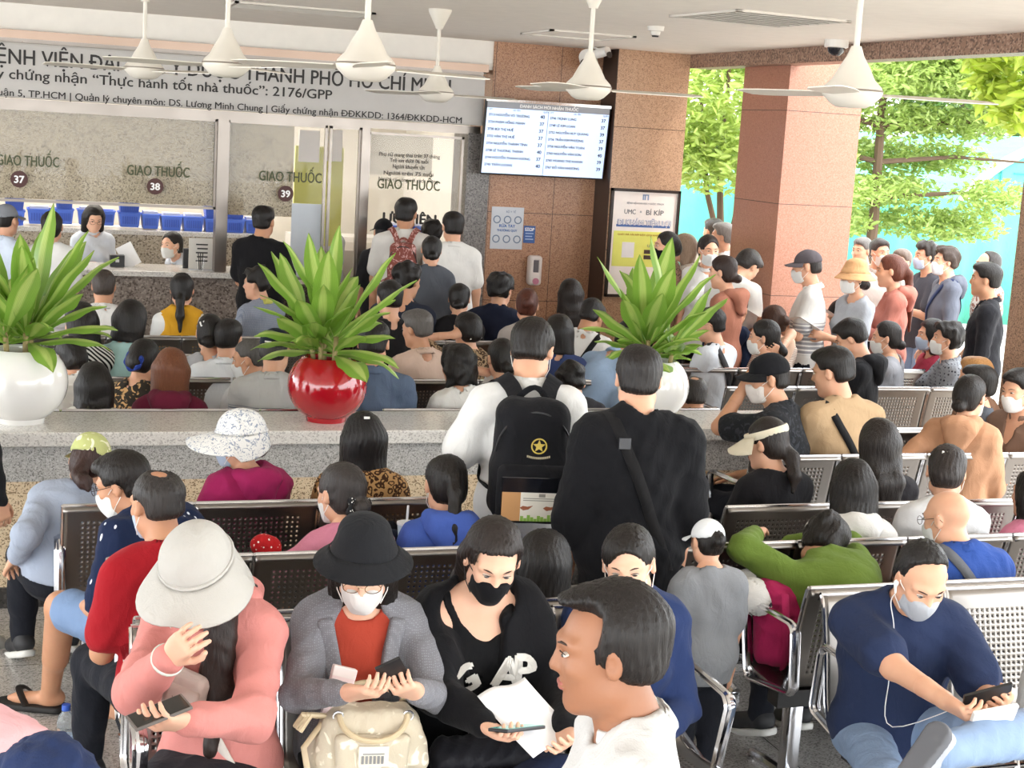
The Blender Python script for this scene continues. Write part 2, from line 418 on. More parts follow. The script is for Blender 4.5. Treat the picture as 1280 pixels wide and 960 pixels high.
def hand_prims(Wp, X, N, Y, s, curl, thumb=.35, spread=.0):
    X, N = nrm(X), nrm(N); N = nrm(N - X * (N @ X)); Y = nrm(Y - X * (Y @ X) - N * (Y @ N))
    P = lambda x, y, z=0: Wp + s * (X * x + Y * y + N * z); out = []
    for y0, y1 in ((.020, .031), (.008, .011), (-.006, -.010), (-.017, -.029)):
        out.append(cap(P(-.012, y0 * .7), P(.086, y1), .0145 * s, .0098 * s, k=.02))
    out.append(ell(P(.045, -.004, .004), (.05 * s, .036 * s, .014 * s), np.array([X, Y, N]), k=.012))
    for i, (y, L) in enumerate(((.031, .071), (.011, .079), (-.010, .073), (-.029, .058))):
        p = P(.086, y, 0); ang = 0; lens = (L * .44, L * .31, L * .25); r = .0088 if i < 3 else .0076
        c = curl if isinstance(curl, (int, float)) else curl[i]
        for j in range(3):
            ang += c * (.7, .95, .6)[j] * 1.15; d = X * math.cos(ang) + N * math.sin(ang) + Y * (.10 * (1.5 - i) * (.5 + spread))
            q = p + nrm(d) * lens[j] * s; out.append(cap(p, q, r * s, r * (.93 if j < 2 else .85) * s, k=.004)); p = q; r *= .94
    p = P(.018, .026, .004); q = P(.052, .052, .012 + .02 * thumb); out.append(cap(p, q, .0155 * s, .0105 * s, k=.012))
    e = q + s * (X * .028 + Y * (.014 - .02 * thumb) + N * .018 * thumb); out.append(cap(q, e, .0105 * s, .0095 * s, k=.004)); g = e + s * (X * .024 - Y * .004 + N * .012 * thumb)
    out.append(cap(e, g, .0095 * s, .0078 * s, k=.004))
    return out
def person(label, px, z=None, y=None, pose='sit', rot=0., sex='f', sk='l', hair=('short', '#17120f'), top=('#888888', 's', None), bottom=('#22242b', 'long'),
           head=(0, 0, 0), lean=0., tilt=0., twist=0., armL=None, armR=None, mask=None, hat=None, glasses=False, legs=None, detail=None, group=None, shoes='#2a2a2c', fat=1., s=None, seat=.43, extra=None, bare=False, curl=(.45, .45), palm=(None, None), thumb=.35, lowpoly=True):
    rot = math.radians(rot); fem = sex == 'f'; rnd = random.Random(label); seed = rnd.randrange(10 ** 6)
    sit = pose == 'sit'
    L = math.radians(lean)
    def skel(s, c=1.):
        J = {}; P = V3(0, 0, seat + .085 * s) if sit else V3(0, 0, .885 * s)
        Tw = rotz(math.radians(twist))
        T1 = Tw @ rotx(-L * .7) @ roty(math.radians(tilt) * .7); T2 = Tw @ rotx(-L * 1.3) @ roty(math.radians(tilt) * 1.3)
        J['P'] = P; J['T1'] = T1; J['T2'] = T2; Cc = P + s * c * T1 @ V3(0, 0, .30); J['C'] = Cc; N = Cc + s * T2 @ V3(0, -.01, .205 * c); J['N'] = N
        nk = N + s * T2 @ V3(0, .022, .075 * min(1, c * 1.05)); J['nk'] = nk
        yw, pt, rl = [math.radians(a) for a in head]
        M = Tw @ rotz(yw) @ rotx(-pt) @ roty(rl); J['M'] = M; J['H'] = nk + s * M @ V3(0, .022, .098); J['top'] = J['H'] + s * (M @ V3(0, -.01, .03) + V3(0, 0, .092))
        return J
    J = skel(1.)
    if y is not None: z = at_y(px[0], px[1], y)[2]
    if s is None:
        b = (seat if sit else 0); s = (z - b) / (J['top'][2] - b)
        s0 = (z - b) / (J['top'][2] - b); s = min(max(s0, .94), 1.06) if sit else min(max(s0, .8), 1.12); c = 1.
        if sit: a0, a1 = skel(s, 1.)['top'][2], skel(s, .5)['top'][2]; c = 1 - .5 * (a0 - z) / (a0 - a1); c = min(max(c, .62), 1.2)
    else: c = 1.
    spc = c; J = skel(s, spc)
    Rz = rotz(rot)
    wp = at_z(px[0], px[1], J['top'][2]); org = wp - Rz @ V3(J['top'][0], J['top'][1], 0); org[2] = 0
    depth = (wp - V3(0, 0, CAM_Z)) @ C_F; ppm = F_PX / depth
    PEOPLE.append((label, s, org + Rz @ V3(0, 0, 0), wp, ppm))
    if detail is None: detail = 0 if ppm > 395 else 1 if ppm > 280 else 2 if ppm > 200 else 3
    hb, hh, hn = [(.0085, .0062, .0042), (.011, .0075, .005), (.014, .009, .0062), (.018, .011, .0075)][detail]
    root = empty('person', org, rot, label, 'person', group)
    toL = lambda p: Rz.T @ (V3(p) - org)      # world -> person
    P, Cc, N, T1, T2, M, H = J['P'], J['C'], J['N'], J['T1'], J['T2'], J['M'], J['H']
    hp = lambda x, y, zz: H + s * M @ V3(x, y, zz)
    sw = (.148 if fem else .174)
    t1 = lambda x, y, zz: P + s * T1 @ V3(x, y, zz * spc); t2 = lambda x, y, zz: N + s * T2 @ V3(x, y, zz)
    fw = fat * .95
    torso = [ell(t1(0, -.01, .02), (.158 * s * fw, .118 * s * fw, .12 * s), T1.T, k=.06), cap(t1(0, 0, .06), t1(0, 0, .26), (.135 if fem else .15) * s * fw, (.135 if fem else .155) * s * fw, k=.08, flat=(T1[:, 1], .76)),
             ell(t1(0, -.005, .33), ((.146 if fem else .165) * s * fw, .108 * s * fw, .155 * s), T2.T, k=.07), cap(t2(-sw * .78, -.004, -.06), t2(sw * .78, -.004, -.06), .058 * s, k=.06),
             cap(t2(-.03, -.015, .01), t2(-sw * .75, -.012, -.048), .045 * s, .05 * s, k=.03), cap(t2(.03, -.015, .01), t2(sw * .75, -.012, -.048), .045 * s, .05 * s, k=.03)]
    if fem: torso += [ell(t1(q * .07, .085, .30), .055 * s, k=.05) for q in (-1, 1)]
    if fw > 1.08: torso.append(ell(t1(0, .06, .13), (.13 * s * fw, .10 * s * fw, .13 * s), T1.T, k=.08))
    neckr = (.048 if fem else .058) * s
    neck = cap(t2(0, -.012, -.03), hp(0, -.012, -.055), neckr * 1.12, neckr * .98, k=.03)
    headp = [ell(hp(0, -.016, .030), (.0745 * s, .093 * s, .083 * s), M.T, k=.02), ell(hp(0, .026, -.032), (.0635 * s, .064 * s, .083 * s), M.T, k=.03),
             cap(hp(-.047, .005, -.07), hp(-.014, .058, -.098), .021 * s, .017 * s, k=.03), cap(hp(.047, .005, -.07), hp(.014, .058, -.098), .021 * s, .017 * s, k=.03), ell(hp(0, .066, -.101), (.02 * s, .014 * s, .014 * s), M.T, k=.02),
             cap(hp(0, .082, .014), hp(0, .099, -.024), .0075 * s, .0115 * s, k=.014), ell(hp(-.011, .088, -.029), .0085 * s, k=.008), ell(hp(.011, .088, -.029), .0085 * s, k=.008),
             cap(hp(-.048, .063, .024), hp(-.014, .082, .026), .010 * s, k=.016), cap(hp(.048, .063, .024), hp(.014, .082, .026), .010 * s, k=.016),
             ell(hp(-.036, .062, -.022), (.022 * s, .018 * s, .016 * s), M.T, k=.02), ell(hp(.036, .062, -.022), (.022 * s, .018 * s, .016 * s), M.T, k=.02),
             ell(hp(-.031, .094, .006), (.015 * s, .014 * s, .009 * s), M.T, k=.012, op='-'), ell(hp(.031, .094, .006), (.015 * s, .014 * s, .009 * s), M.T, k=.012, op='-'),
             ell(hp(0, .086, -.058), (.020 * s, .009 * s, .0055 * s), M.T, k=.006), ell(hp(0, .084, -.067), (.018 * s, .009 * s, .0065 * s), M.T, k=.006)]
    for q in (-1, 1):
        headp += [ell(hp(q * .080, -.006, -.004), (.012 * s, .019 * s, .032 * s), (M @ rotz(-q * .35)).T, k=.006), ell(hp(q * .091, .0, -.0), (.007 * s, .009 * s, .018 * s), (M @ rotz(-q * .35)).T, k=.005, op='-')]
    # arms
    arms = {}; hands = {}
    for q, nm, spec, dflt in ((-1, 'L', armL, None), (1, 'R', armR, None)):
        S = t2(q * sw, -.004, -.062)
        hint = V3(q * .45, -.6, -.6)
        if spec is None: spec = 'lap' if sit else 'down'
        if isinstance(spec, str):
            tgt = {'lap': P + s * V3(q * .10, .30, .11), 'phone': P + s * (T1 @ V3(q * .05, .27, .22)), 'down': S + s * V3(q * .05, .07, -.53), 'front': S + s * (V3(-q * .08, .30, -.22)), 'fold': P + s * (T1 @ V3(-q * .10, .2, .2)),
                   'head': hp(q * .115, .0, -.03), 'nape': hp(q * .03, -.12, -.09), 'chin': hp(q * .02, .10, -.13), 'hip': P + s * V3(q * .2, .0, .1), 'knee': P + s * V3(q * .12, .40, .07)}[spec]
            if spec in ('head', 'nape'): hint = V3(q * 1., .3, -.25)
            if spec == 'chin': hint = V3(q * .5, -.1, -1)
        else:
            sp = spec; tgt = toL(sp[0]) if sp[1] == 'w' else (S + s * V3(sp[0]) if sp[1] == 's' else hp(*sp[0]) if sp[1] == 'h' else P + s * V3(sp[0]))
            if len(sp) > 2: hint = Rz.T @ V3(sp[2]) if sp[1] == 'w' else V3(sp[2])
        E, Wr = ik(S, tgt, .285 * s, .25 * s, hint); arms[nm] = (S, E, Wr)
        X = nrm(Wr - E); pn = palm[0 if q < 0 else 1]
        Nn = V3(pn) if pn is not None else (V3(-q, .1, -.1) if not sit else V3(-q * .3, 0, -1.))
        if spec in ('head', 'nape'): Nn = H - Wr; X = nrm(X + .8 * nrm(H + V3(0, 0, .1) - Wr))
        if spec == 'chin': Nn = V3(0, -1, .2); X = nrm(X + V3(0, 0, .3))
        if spec == 'phone': Nn = V3(-q * .4, 0, 1.); X = nrm(X + V3(-q * .5, .2, .0))
        Nn = nrm(Nn - X * (Nn @ X)); Yv = np.cross(Nn, X) * q        # thumb side
        if not sit and spec == 'down': Yv = V3(0, 1, 0)
        if spec == 'lap': Yv = V3(-q, .2, 0)
        hands[nm] = (Wr, X, Nn, Yv)
    am = (.92 if fem else 1.06) * (1 + (fw - 1) * .7)
    armp = {k: [cap(S, E, .050 * s * am, .040 * s * am, k=.03), cap(E, Wr, .040 * s * am, .0265 * s * am, k=.02)] for k, (S, E, Wr) in arms.items()}
    # legs
    lg = {}
    for q, nm in ((-1, 'L'), (1, 'R')):
        hipj = P + s * V3(q * .085, .0, -.005)
        if legs and nm in legs:
            K, A = [(toL(v[1]) if isinstance(v[0], str) else V3(v) * s) for v in legs[nm][:2]]; td = legs[nm][2] if len(legs[nm]) > 2 else (q * .15, 1, -.25)
        elif sit: K = V3(q * .105 * s, .43 * s, seat + .065); A = V3(q * .105 * s, .45 * s, .09); td = (q * .15, 1, -.35)
        else:
            K = V3(q * .095 * s, .025 * s, .48 * s); A = V3(q * .10 * s, -.02 * s, .085 * s); td = (q * .2, 1, -.4)
        lg[nm] = (hipj, K, A, nrm(td))
    lm = (1 if fem else 1.03) * (1 + (fw - 1) * .5)
    legp = []
    for hipj, K, A, td in lg.values(): legp += [cap(hipj, K, .082 * s * lm, .056 * s * lm, k=.04), cap(K, A, .055 * s * lm, .036 * s * lm, k=.03), cap(K + .05 * (A - K) + V3(0, -.012, 0), K + .55 * (A - K) + V3(0, -.012 * s, 0), .05 * s * lm, .045 * s * lm, k=.03)]
    footp = []
    for hipj, K, A, td in lg.values():
        t = nrm(td); footp += [cap(A + t * -.035 * s, A + t * .14 * s, .034 * s, .026 * s, k=.02), cap(A + t * .1 * s, A + t * .175 * s, .03 * s, .018 * s, k=.02, flat=((0, 0, 1), .7))]
    bprims = torso + [neck] + armp['L'] + armp['R'] + legp + footp
    pieces = [sdf_mesh(bprims, hb)]
    nk2 = cap(t2(0, -.010, .0), hp(0, -.012, -.055), neckr * 1.15, neckr * 1.0, k=.03)
    pieces.append(sdf_mesh([headp[0], headp[1], nk2] + headp[2:], hh))
    for q, nm in ((0, 'L'), (1, 'R')):
        Wr, X, Nn, Yv = hands[nm]; S, E, _ = arms[nm]
        pieces.append(sdf_mesh([cap(E + .6 * (Wr - E), Wr, .033 * s * am, .0268 * s * am, k=.02)] + hand_prims(Wr + nrm(Wr - E) * .012 * s, X, Nn, Yv, s * (.93 if fem else 1.02), curl[q], thumb), hn))
    v, f = join(pieces); body = mesh_np('body', v, f, skin(SK.get(sk, sk)), root)
    # face
    seen = detail < 3 or mask is None
    for q in (-1, 1):
        e = bpy.data.objects.new('eye', EYE_ME); link(e, root); Mr = M @ rotx(-math.pi / 2)   # +z of the eye looks forward
        pd = M @ rotx(-.3) if detail == 0 else M
        Mr = np.stack([pd[:, 0], -pd[:, 2], pd[:, 1]], 1) * (s * .98); Mr[:, 1] *= .40
        c = hp(q * .031, .0765, .006); e.matrix_local = Matrix([[*Mr[i], c[i]] for i in range(3)] + [[0, 0, 0, 1]])
        b = MB(); b.tube([hp(q * .015, .091, .0245), hp(q * .032, .087, .030), hp(q * .050, .070, .025)], [.0018 * s, .0026 * s, .0012 * s], 6); b.build('eyebrow', BROW, root, True)
        if detail < 2:
            b = MB(); b.tube([hp(q * .018, .0875, .0085), hp(q * .031, .0895, .0130), hp(q * .045, .0805, .0085)], [.0008 * s, .0014 * s, .0008 * s], 6); b.build('eyelashes', LASH, root, True)
    if mask is None and detail < 3:
        v, f = sdf_mesh([ell(hp(0, .0875, -.0578), (.0205 * s, .009 * s, .0052 * s), M.T, k=.003), ell(hp(0, .0855, -.0668), (.0185 * s, .0092 * s, .0062 * s), M.T, k=.003)], .003)
        mesh_np('lips', v, f, LIP, root)
    # hair
    hst, hc = hair[0], hair[1]; hm = hairmat(hc); hlen = hair[2] if len(hair) > 2 else None; hang = hair[3] if len(hair) > 3 else 0
    hhh = hh * 1.0; strands = 1 if detail < 2 else .6
    Mi = M.T
    def hdisp(X):
        q = (X - H.astype(np.float32)) @ Mi.T.astype(np.float32); th = np.arctan2(q[..., 0], -q[..., 1] + .0)
        return (.0022 * np.sin(th * 34 + 2.2 * np.sin(q[..., 2] * 40 + seed)) * strands + noisef(X, seed, 35, .004)).astype(np.float32)
    facebox = lambda yb, zt, w=.2: rbox(hp(0, yb + .15, zt - .2), (w * s, .15 * s, .2 * s), M.T, r=.045 * s, k=.018, op='-')
    def crown(t):
        t = min(t, .004) if hat and hat[0] not in ('visor',) else t
        return [ell(hp(0, -.020, .036), ((.0755 + t) * s, (.094 + t) * s, (.084 + t) * s), M.T, k=.02)]
    hp_ = None
    if hst in ('short', 'crew', 'receding', 'mess'):
        t = {'short': .013, 'crew': .006, 'receding': .010, 'mess': .02}[hst]
        hp_ = (crown(t) if hat or hst in ('crew', 'receding') else crown(t * .4) + [ell(hp(0, -.018, .050), ((.0755 + t) * s, (.094 + t) * s, (.070 + t) * s), M.T, k=.02)]) + [ell(hp(0, -.05, -.03), ((.068 + t * .35) * s, (.062 + t * .45) * s, .075 * s), M.T, k=.03)]
        if hst in ('short', 'mess') and not hat: hp_ += [ell(hp(0, .045, .088), (.055 * s, .045 * s, .03 * s), M.T, k=.03)]
        hp_ += [facebox(.045 if hst != 'receding' else .012, .072 if hst != 'receding' else .11), rbox(hp(0, .092, -.12), (.2 * s, .118 * s, .136 * s), M.T, r=.025 * s, k=.015, op='-'), rbox(hp(0, 0, -.142), (.2 * s, .2 * s, .085 * s), M.T, r=.01, k=.03, op='-')]
    elif hst == 'bald': hp_ = None
    elif hst == 'fringe':   # hair only around the sides and back
        hp_ = crown(.004) + [ell(hp(0, -.03, .035), (.086 * s, .092 * s, .062 * s), M.T, k=.02), ell(hp(0, -.05, -.03), (.071 * s, .066 * s, .072 * s), M.T, k=.03), facebox(.03, .09), ell(hp(0, -.062, .135), (.042 * s, .055 * s, .040 * s), M.T, k=.02, op='-'), rbox(hp(0, .092, -.12), (.2 * s, .118 * s, .136 * s), M.T, r=.025 * s, k=.015, op='-'), rbox(hp(0, 0, -.142), (.2 * s, .2 * s, .085 * s), M.T, r=.01, k=.03, op='-')]
    elif hst in ('bob', 'long', 'wavy'):
        ln = hlen or (.16 if hst == 'bob' else .4)
        hp_ = crown(.017) + [ell(hp(0, -.035, -.01), (.094 * s, .09 * s, .10 * s), M.T, k=.03)]
        zb = -min(ln, .16) + .02
        hp_ += [cap(hp(-.062, -.03, 0), hp(-.072, -.028, zb), .038 * s, .034 * s, k=.03), cap(hp(.062, -.03, 0), hp(.072, -.028, zb), .038 * s, .034 * s, k=.03), cap(hp(0, -.06, 0), hp(0, -.062, zb), .055 * s, .05 * s, k=.05), cap(hp(-.045, -.05, 0), hp(-.05, -.055, zb), .045 * s, k=.04), cap(hp(.045, -.05, 0), hp(.05, -.055, zb), .045 * s, k=.04)]
        if ln > .2:
            dn = T2 @ V3(0, -.12, -1); a = hp(0, -.07, -.08); b = t2(0, -.115, .0 - (ln - .22)); mid = t2(0, -.105, .0)
            for xo in (-.045, 0, .045): o = s * M @ V3(xo, 0, 0); hp_ += [cap(a + o, mid + o * 1.1, .042 * s, .034 * s, k=.03, flat=(T2[:, 1], .8)), cap(mid + o * 1.1, b + o * .7, .034 * s, .018 * s, k=.03, flat=(T2[:, 1], .7))]
            zb = -9
        hp_ += [rbox(hp(0, .03 + .13 + .012, -.11), (.058 * s, .13 * s, .175 * s), M.T, r=.02 * s, k=.02, op='-')]
        hp_ += [rbox(hp(0, .055 + .1, 0), (.2 * s, .1 * s, .062 * s + .25 * s), (M @ rotx(.0)).T, r=.02 * s, k=.02, op='-')] if False else []
        if ln <= .2: hp_.append(half(-M[:, 2], hp(0, 0, -ln + .01)))
    elif hst == 'back':      # long, drawn back from the face and falling behind the shoulders
        hp_ = crown(.012) + [ell(hp(0, -.05, -.02), (.082 * s, .068 * s, .085 * s), M.T, k=.03)]
        for qq in (-1, 1): hp_ += [cap(hp(qq * .068, .012, .06), hp(qq * .079, -.02, -.01), .012 * s, .014 * s, k=.02), cap(hp(qq * .068, -.05, -.02), t2(qq * .06, -.09, .02), .03 * s, .03 * s, k=.03), cap(t2(qq * .06, -.09, .02), t2(qq * .06, -.13, -.16), .03 * s, .014 * s, k=.03)]
        hp_ += [cap(hp(0, -.07, -.04), t2(0, -.11, -.02), .06 * s, .05 * s, k=.04), cap(t2(0, -.11, -.02), t2(0, -.13, -.2), .05 * s, .02 * s, k=.03), ell(hp(0, .098, -.012), (.067 * s, .070 * s, .100 * s), M.T, k=.012, op='-'), rbox(hp(0, .11, -.06), (.064 * s, .1 * s, .13 * s), M.T, r=.02 * s, k=.015, op='-')]
    elif hst == 'comb':      # short, combed back, receding temples, shaved low at the sides
        hp_ = crown(.014) + [ell(hp(0, -.05, -.02), (.072 * s, .066 * s, .07 * s), M.T, k=.03), ell(hp(0, .03, .098), (.05 * s, .06 * s, .026 * s), M.T, k=.03)]
        hp_ += [facebox(.030, .092), ell(hp(-.062, .06, .07), (.03 * s, .05 * s, .04 * s), M.T, k=.02, op='-'), ell(hp(.062, .06, .07), (.03 * s, .05 * s, .04 * s), M.T, k=.02, op='-'), rbox(hp(0, .10, -.125), (.2 * s, .105 * s, .11 * s), M.T, r=.03 * s, k=.015, op='-'), rbox(hp(0, 0, -.148), (.2 * s, .2 * s, .085 * s), M.T, r=.01, k=.02, op='-')]
    elif hst in ('pony', 'bun', 'lowbun', 'topbun', 'tied', 'lowpony'):
        hp_ = crown(.010) + [ell(hp(0, -.05, -.025), (.073 * s, .066 * s, .075 * s), M.T, k=.03), ell(hp(0, .098, -.012), (.069 * s, .068 * s, .098 * s), M.T, k=.012, op='-'), rbox(hp(0, .105, -.12), (.2 * s, .1 * s, .125 * s), M.T, r=.02 * s, k=.015, op='-'), rbox(hp(0, 0, -.165), (.2 * s, .2 * s, .085 * s), M.T, r=.01, k=.015, op='-')]
        a = hp(0, -.115, .03) if hst in ('pony',) else hp(0, -.105, -.045)
        if hst in ('pony', 'lowpony'):
            ln = hlen or .32; b = hp(0, -.145, -.03) if hst == 'pony' else hp(0, -.125, -.08); c = t2(hang, -.14, .02 - max(ln - .2, 0)) if ln > .18 else hp(hang, -.14, -.05 - ln * .6)
            mid = (b + c) / 2 + T2 @ V3(0, -.012, 0)
            hp_ += [ell(a, .024 * s, k=.02), cap(a, b, .022 * s, .030 * s, k=.02), cap(b, mid, .031 * s, .029 * s, k=.02), cap(mid, c, .029 * s, .010 * s, k=.02)]
        elif hst == 'bun': hp_ += [ell(hp(0, -.122, .01), .042 * s, k=.012)]
        elif hst == 'lowbun': hp_ += [ell(hp(0, -.118, -.055), (.044 * s, .036 * s, .036 * s), M.T, k=.012)]
        elif hst == 'topbun': hp_ += [ell(hp(0, -.075, .12), .042 * s, k=.012)]
        elif hst == 'tied': hp_ += [ell(hp(0, -.108, -.02), (.05 * s, .03 * s, .05 * s), M.T, k=.03)]
    if hp_ is not None and len(hair) > 3 and hst in ('long', 'wavy') and hang:
        pass
    if hp_ is not None:
        if hst in ('wavy', 'mess'):
            hd = lambda X: hdisp(X) + noisef(X, seed + 3, 60, .012)
        else: hd = hdisp
        v, f = sdf_mesh(hp_, hhh, hd); mesh_np('hair', v, f, hm, root)
        if hst in ('pony', 'lowpony', 'bun', 'topbun') and detail < 3:
            b = MB(); cc = hp(0, -.112, .03) if hst == 'pony' else hp(0, -.106, -.05) if hst == 'lowpony' else hp(0, -.098, .012) if hst == 'bun' else hp(0, -.065, .10)
            dd = nrm(M @ V3(0, -1, 0)) if hst != 'topbun' else nrm(M @ V3(0, -.4, 1)); o1 = nrm(M @ V3(1, 0, 0)); o2 = np.cross(dd, o1); rr = .026 * s if hst != 'bun' else .032 * s
            b.tube([cc + rr * (o1 * math.cos(a) + o2 * math.sin(a)) for a in np.linspace(0, 2 * math.pi, 14)[:-1]], .006 * s, 6, closed=True); b.build('hair_tie', cloth('#26242a'), root, True)
    # garment
    tc, sl, col = top[0], top[1], top[2] if len(top) > 2 else None; pat = top[3] if len(top) > 3 else None; loose = top[4] if len(top) > 4 else .016
    tm = cloth(tc, *(pat or ())); fold = lambda a: (lambda X: noisef(X, seed + 1, 24, a, True))
    g = loose; gp = grow(torso, g)
    info = dict(root=root, J=J, s=s, Rz=Rz, org=org, hands=hands, arms=arms, t1=t1, t2=t2, hp=hp, toL=toL, h=hb, fem=fem, torso=torso)
    info['world'] = lambda p: org + Rz @ V3(p)
    if not sit:
        gp.append(cap(t1(0, 0, .03), t1(0, 0, -.12), .165 * s * fw + g * .5, .17 * s * fw + g * .6, k=.06, flat=(V3(0, 1, 0), .74)))
    slv = []
    for nm in 'LR':
        S, E, Wr = arms[nm]
        if sl == 's': e = S + .72 * (E - S); slv += [cap(S, e, .055 * s * am + g * .8, .052 * s * am + g * 1.1, k=.035)]
        elif sl == 'h': e = E + .1 * (Wr - E); slv += [cap(S, E, .055 * s * am + g * .8, .050 * s * am + g, k=.035), cap(E, E + .22 * (Wr - E), .05 * s * am + g, .047 * s * am + g, k=.02)]
        elif sl == 'l': slv += [cap(S, E, .055 * s * am + g * .7, .044 * s * am + g * .8, k=.035), cap(E, Wr - .0 * (Wr - E), .044 * s * am + g * .8, .031 * s * am + g * .55, k=.02)]
    gall = gp + [p for p in slv if p['op'] == '+']
    cut = []
    hemz = (-.045 if sit else -.135)
    hd_ = T1[:, 2] if sit else V3(0, 0, 1)
    cut.append(half(-hd_, t1(0, 0, hemz)))
    nkr = {None: .066, 'polo': .062, 'shirt': .062, 'hood': .07, 'wide': .105, 'crew': .06, 'v': .075, 'open': .08}.get(col, .066)
    cut.append(cap(t2(0, .0, -.005), hp(0, -.005, -.06) + T2[:, 2] * .1, nkr * s, nkr * s * 1.08, k=.012, op='-'))
    if col in ('wide',): cut.append(ell(t2(0, .11, -.01), (.080 * s, .12 * s, .085 * s), T2.T, k=.02, op='-'))
    if col in ('v', 'open'): cut.append(cap(t2(0, .05, .0), t2(0, .14, -.10 if col == 'v' else -.16), .05 * s, .012 * s, k=.012, op='-'))
    if sl == 'n':
        for q in (-1, 1): cut.append(ell(t2(q * (sw + .012), 0, -.075), (.052 * s, .12 * s, .085 * s), T2.T, k=.015, op='-'))
    folds = fold(.0075 if loose < .03 else .011)
    if not bare:
        v, f = sdf_mesh(gall + cut, hb, folds); gname = {'hood': 'hoodie', 'shirt': 'shirt', 'polo': 'polo_shirt', 'open': 'jacket'}.get(col, 'shirt')
        mesh_np(gname, v, f, tm, root)
        info['gar'] = gall; info['folds'] = folds
        if sl == 's' and detail < 2 or sl == 'h': pass
        if col in ('polo', 'shirt', 'open'):
            cc = cloth(top[5]) if len(top) > 5 and top[5] else tm
            ck = [cap(t2(0, -.014, .0), t2(0, .012, .058), (.086 if not fem else .076) * s, (.074 if not fem else .065) * s, k=.01), cap(t2(0, -.012, -.01), t2(0, .01, .1), (.070 if not fem else .060) * s, (.064 if not fem else .055) * s, k=.006, op='-'), half(T2[:, 1], t2(0, .066, 0)), half(T2 @ V3(0, .35, 1), t2(0, -.04, .060)), half(T2 @ V3(0, -.25, -1), t2(0, -.0, -.0))]
            v, f = sdf_mesh(ck, min(hb, .010)); 
            if len(v): mesh_np('collar', v, f, cc, root)
        if col == 'hood':
            ck = [cap(t2(-.075, -.05, .02), t2(0, -.105, -.0), .042 * s, .052 * s, k=.04), cap(t2(.075, -.05, .02), t2(0, -.105, -.0), .042 * s, .052 * s, k=.04), cap(t2(0, -.11, 0), t2(0, -.135, -.11), .06 * s, .03 * s, k=.05, flat=(T2[:, 1], .7)), cap(t2(-.075, -.05, .02), t2(-.06, .05, -.02), .036 * s, .026 * s, k=.03), cap(t2(.075, -.05, .02), t2(.06, .05, -.02), .036 * s, .026 * s, k=.03), cap(t2(-.06, -.11, -.0), t2(-.03, -.12, -.10), .045 * s, .03 * s, k=.04), cap(t2(.06, -.11, -.0), t2(.03, -.12, -.10), .045 * s, .03 * s, k=.04)]
            v, f = sdf_mesh(ck + [cap(t2(0, -.02, .0), hp(0, -.01, -.05), .058 * s, .06 * s, k=.01, op='-')], min(hb, .011), fold(.008)); mesh_np('hood', v, f, tm, root)
    # bottom
    bc, bl = bottom[0], bottom[1]
    bm_ = cloth(bc, *(bottom[2] if len(bottom) > 2 and bottom[2] else ()))
    bp = [ell(t1(0, -.01, .0), (.168 * s * fw, .125 * s * fw, .115 * s), T1.T, k=.05)]; bcut = [] if sit else [half(T1[:, 2], t1(0, 0, .07))]
    frac = {'long': .93, 'short': -.12, 'skirt': .1, 'crop': .6}[bl]
    for hipj, K, A, td in lg.values():
        if frac > 0: bp += [cap(hipj, K, .095 * s * lm, .070 * s * lm, k=.05), cap(K, K + frac * (A - K), .069 * s * lm, .055 * s * lm, k=.03), cap(K + .05 * (A - K) + V3(0, -.012, 0), K + min(.55, frac) * (A - K) + V3(0, -.012 * s, 0), .066 * s * lm, .062 * s * lm, k=.03)]
        else: bp += [cap(hipj, K + frac * (K - hipj), .098 * s * lm, .085 * s * lm, k=.05)]
    if bl == 'skirt': bp.append(cap((lg['L'][0] + lg['R'][0]) / 2, (lg['L'][1] + lg['R'][1]) / 2, .10 * s, .085 * s, k=.06))
    v, f = sdf_mesh(bp + bcut, hb, fold(.006)); mesh_np({'long': 'trousers', 'crop': 'trousers', 'short': 'shorts', 'skirt': 'skirt'}[bl], v, f, bm_, root)
    if detail < 3 and shoes:
        for hipj, K, A, td in lg.values():
            t = nrm(td); dn = nrm(np.cross(np.cross(t, V3(0, 0, -1)), t))
            if legs and 'dn' in legs and K is lg[legs['dn'][0]][1]: dn = nrm(legs['dn'][1]); dn = nrm(dn - t * (dn @ t))
            sp = [cap(A - t * .035 * s, A + t * .145 * s, .043 * s, .034 * s, k=.03), cap(A + t * .1 * s + dn * .012, A + t * .19 * s + dn * .012, .038 * s, .028 * s, k=.02, flat=((0, 0, 1), .85)), cap(A - t * .025 * s, A - t * .02 * s - dn * .05 * s, .045 * s, .042 * s, k=.02), half(-dn * -1, A + dn * .048 * s)]
            v, f = sdf_mesh(sp, max(.008, hb * .8)); sh = mesh_np('shoe', v, f, plain(shoes, .6), root)
            v, f = sdf_mesh([cap(A - t * .038 * s + dn * .045 * s, A + t * .19 * s + dn * .045 * s, .044 * s, .036 * s, k=.02), half(dn, A + dn * .066 * s), half(-dn, A + dn * .034 * s)], max(.007, hb * .7))
            if len(v): mesh_np('sole', v, f, plain('#d8d6d0' if not (legs and 'dn' in legs) else '#5a5b60', .7), sh)
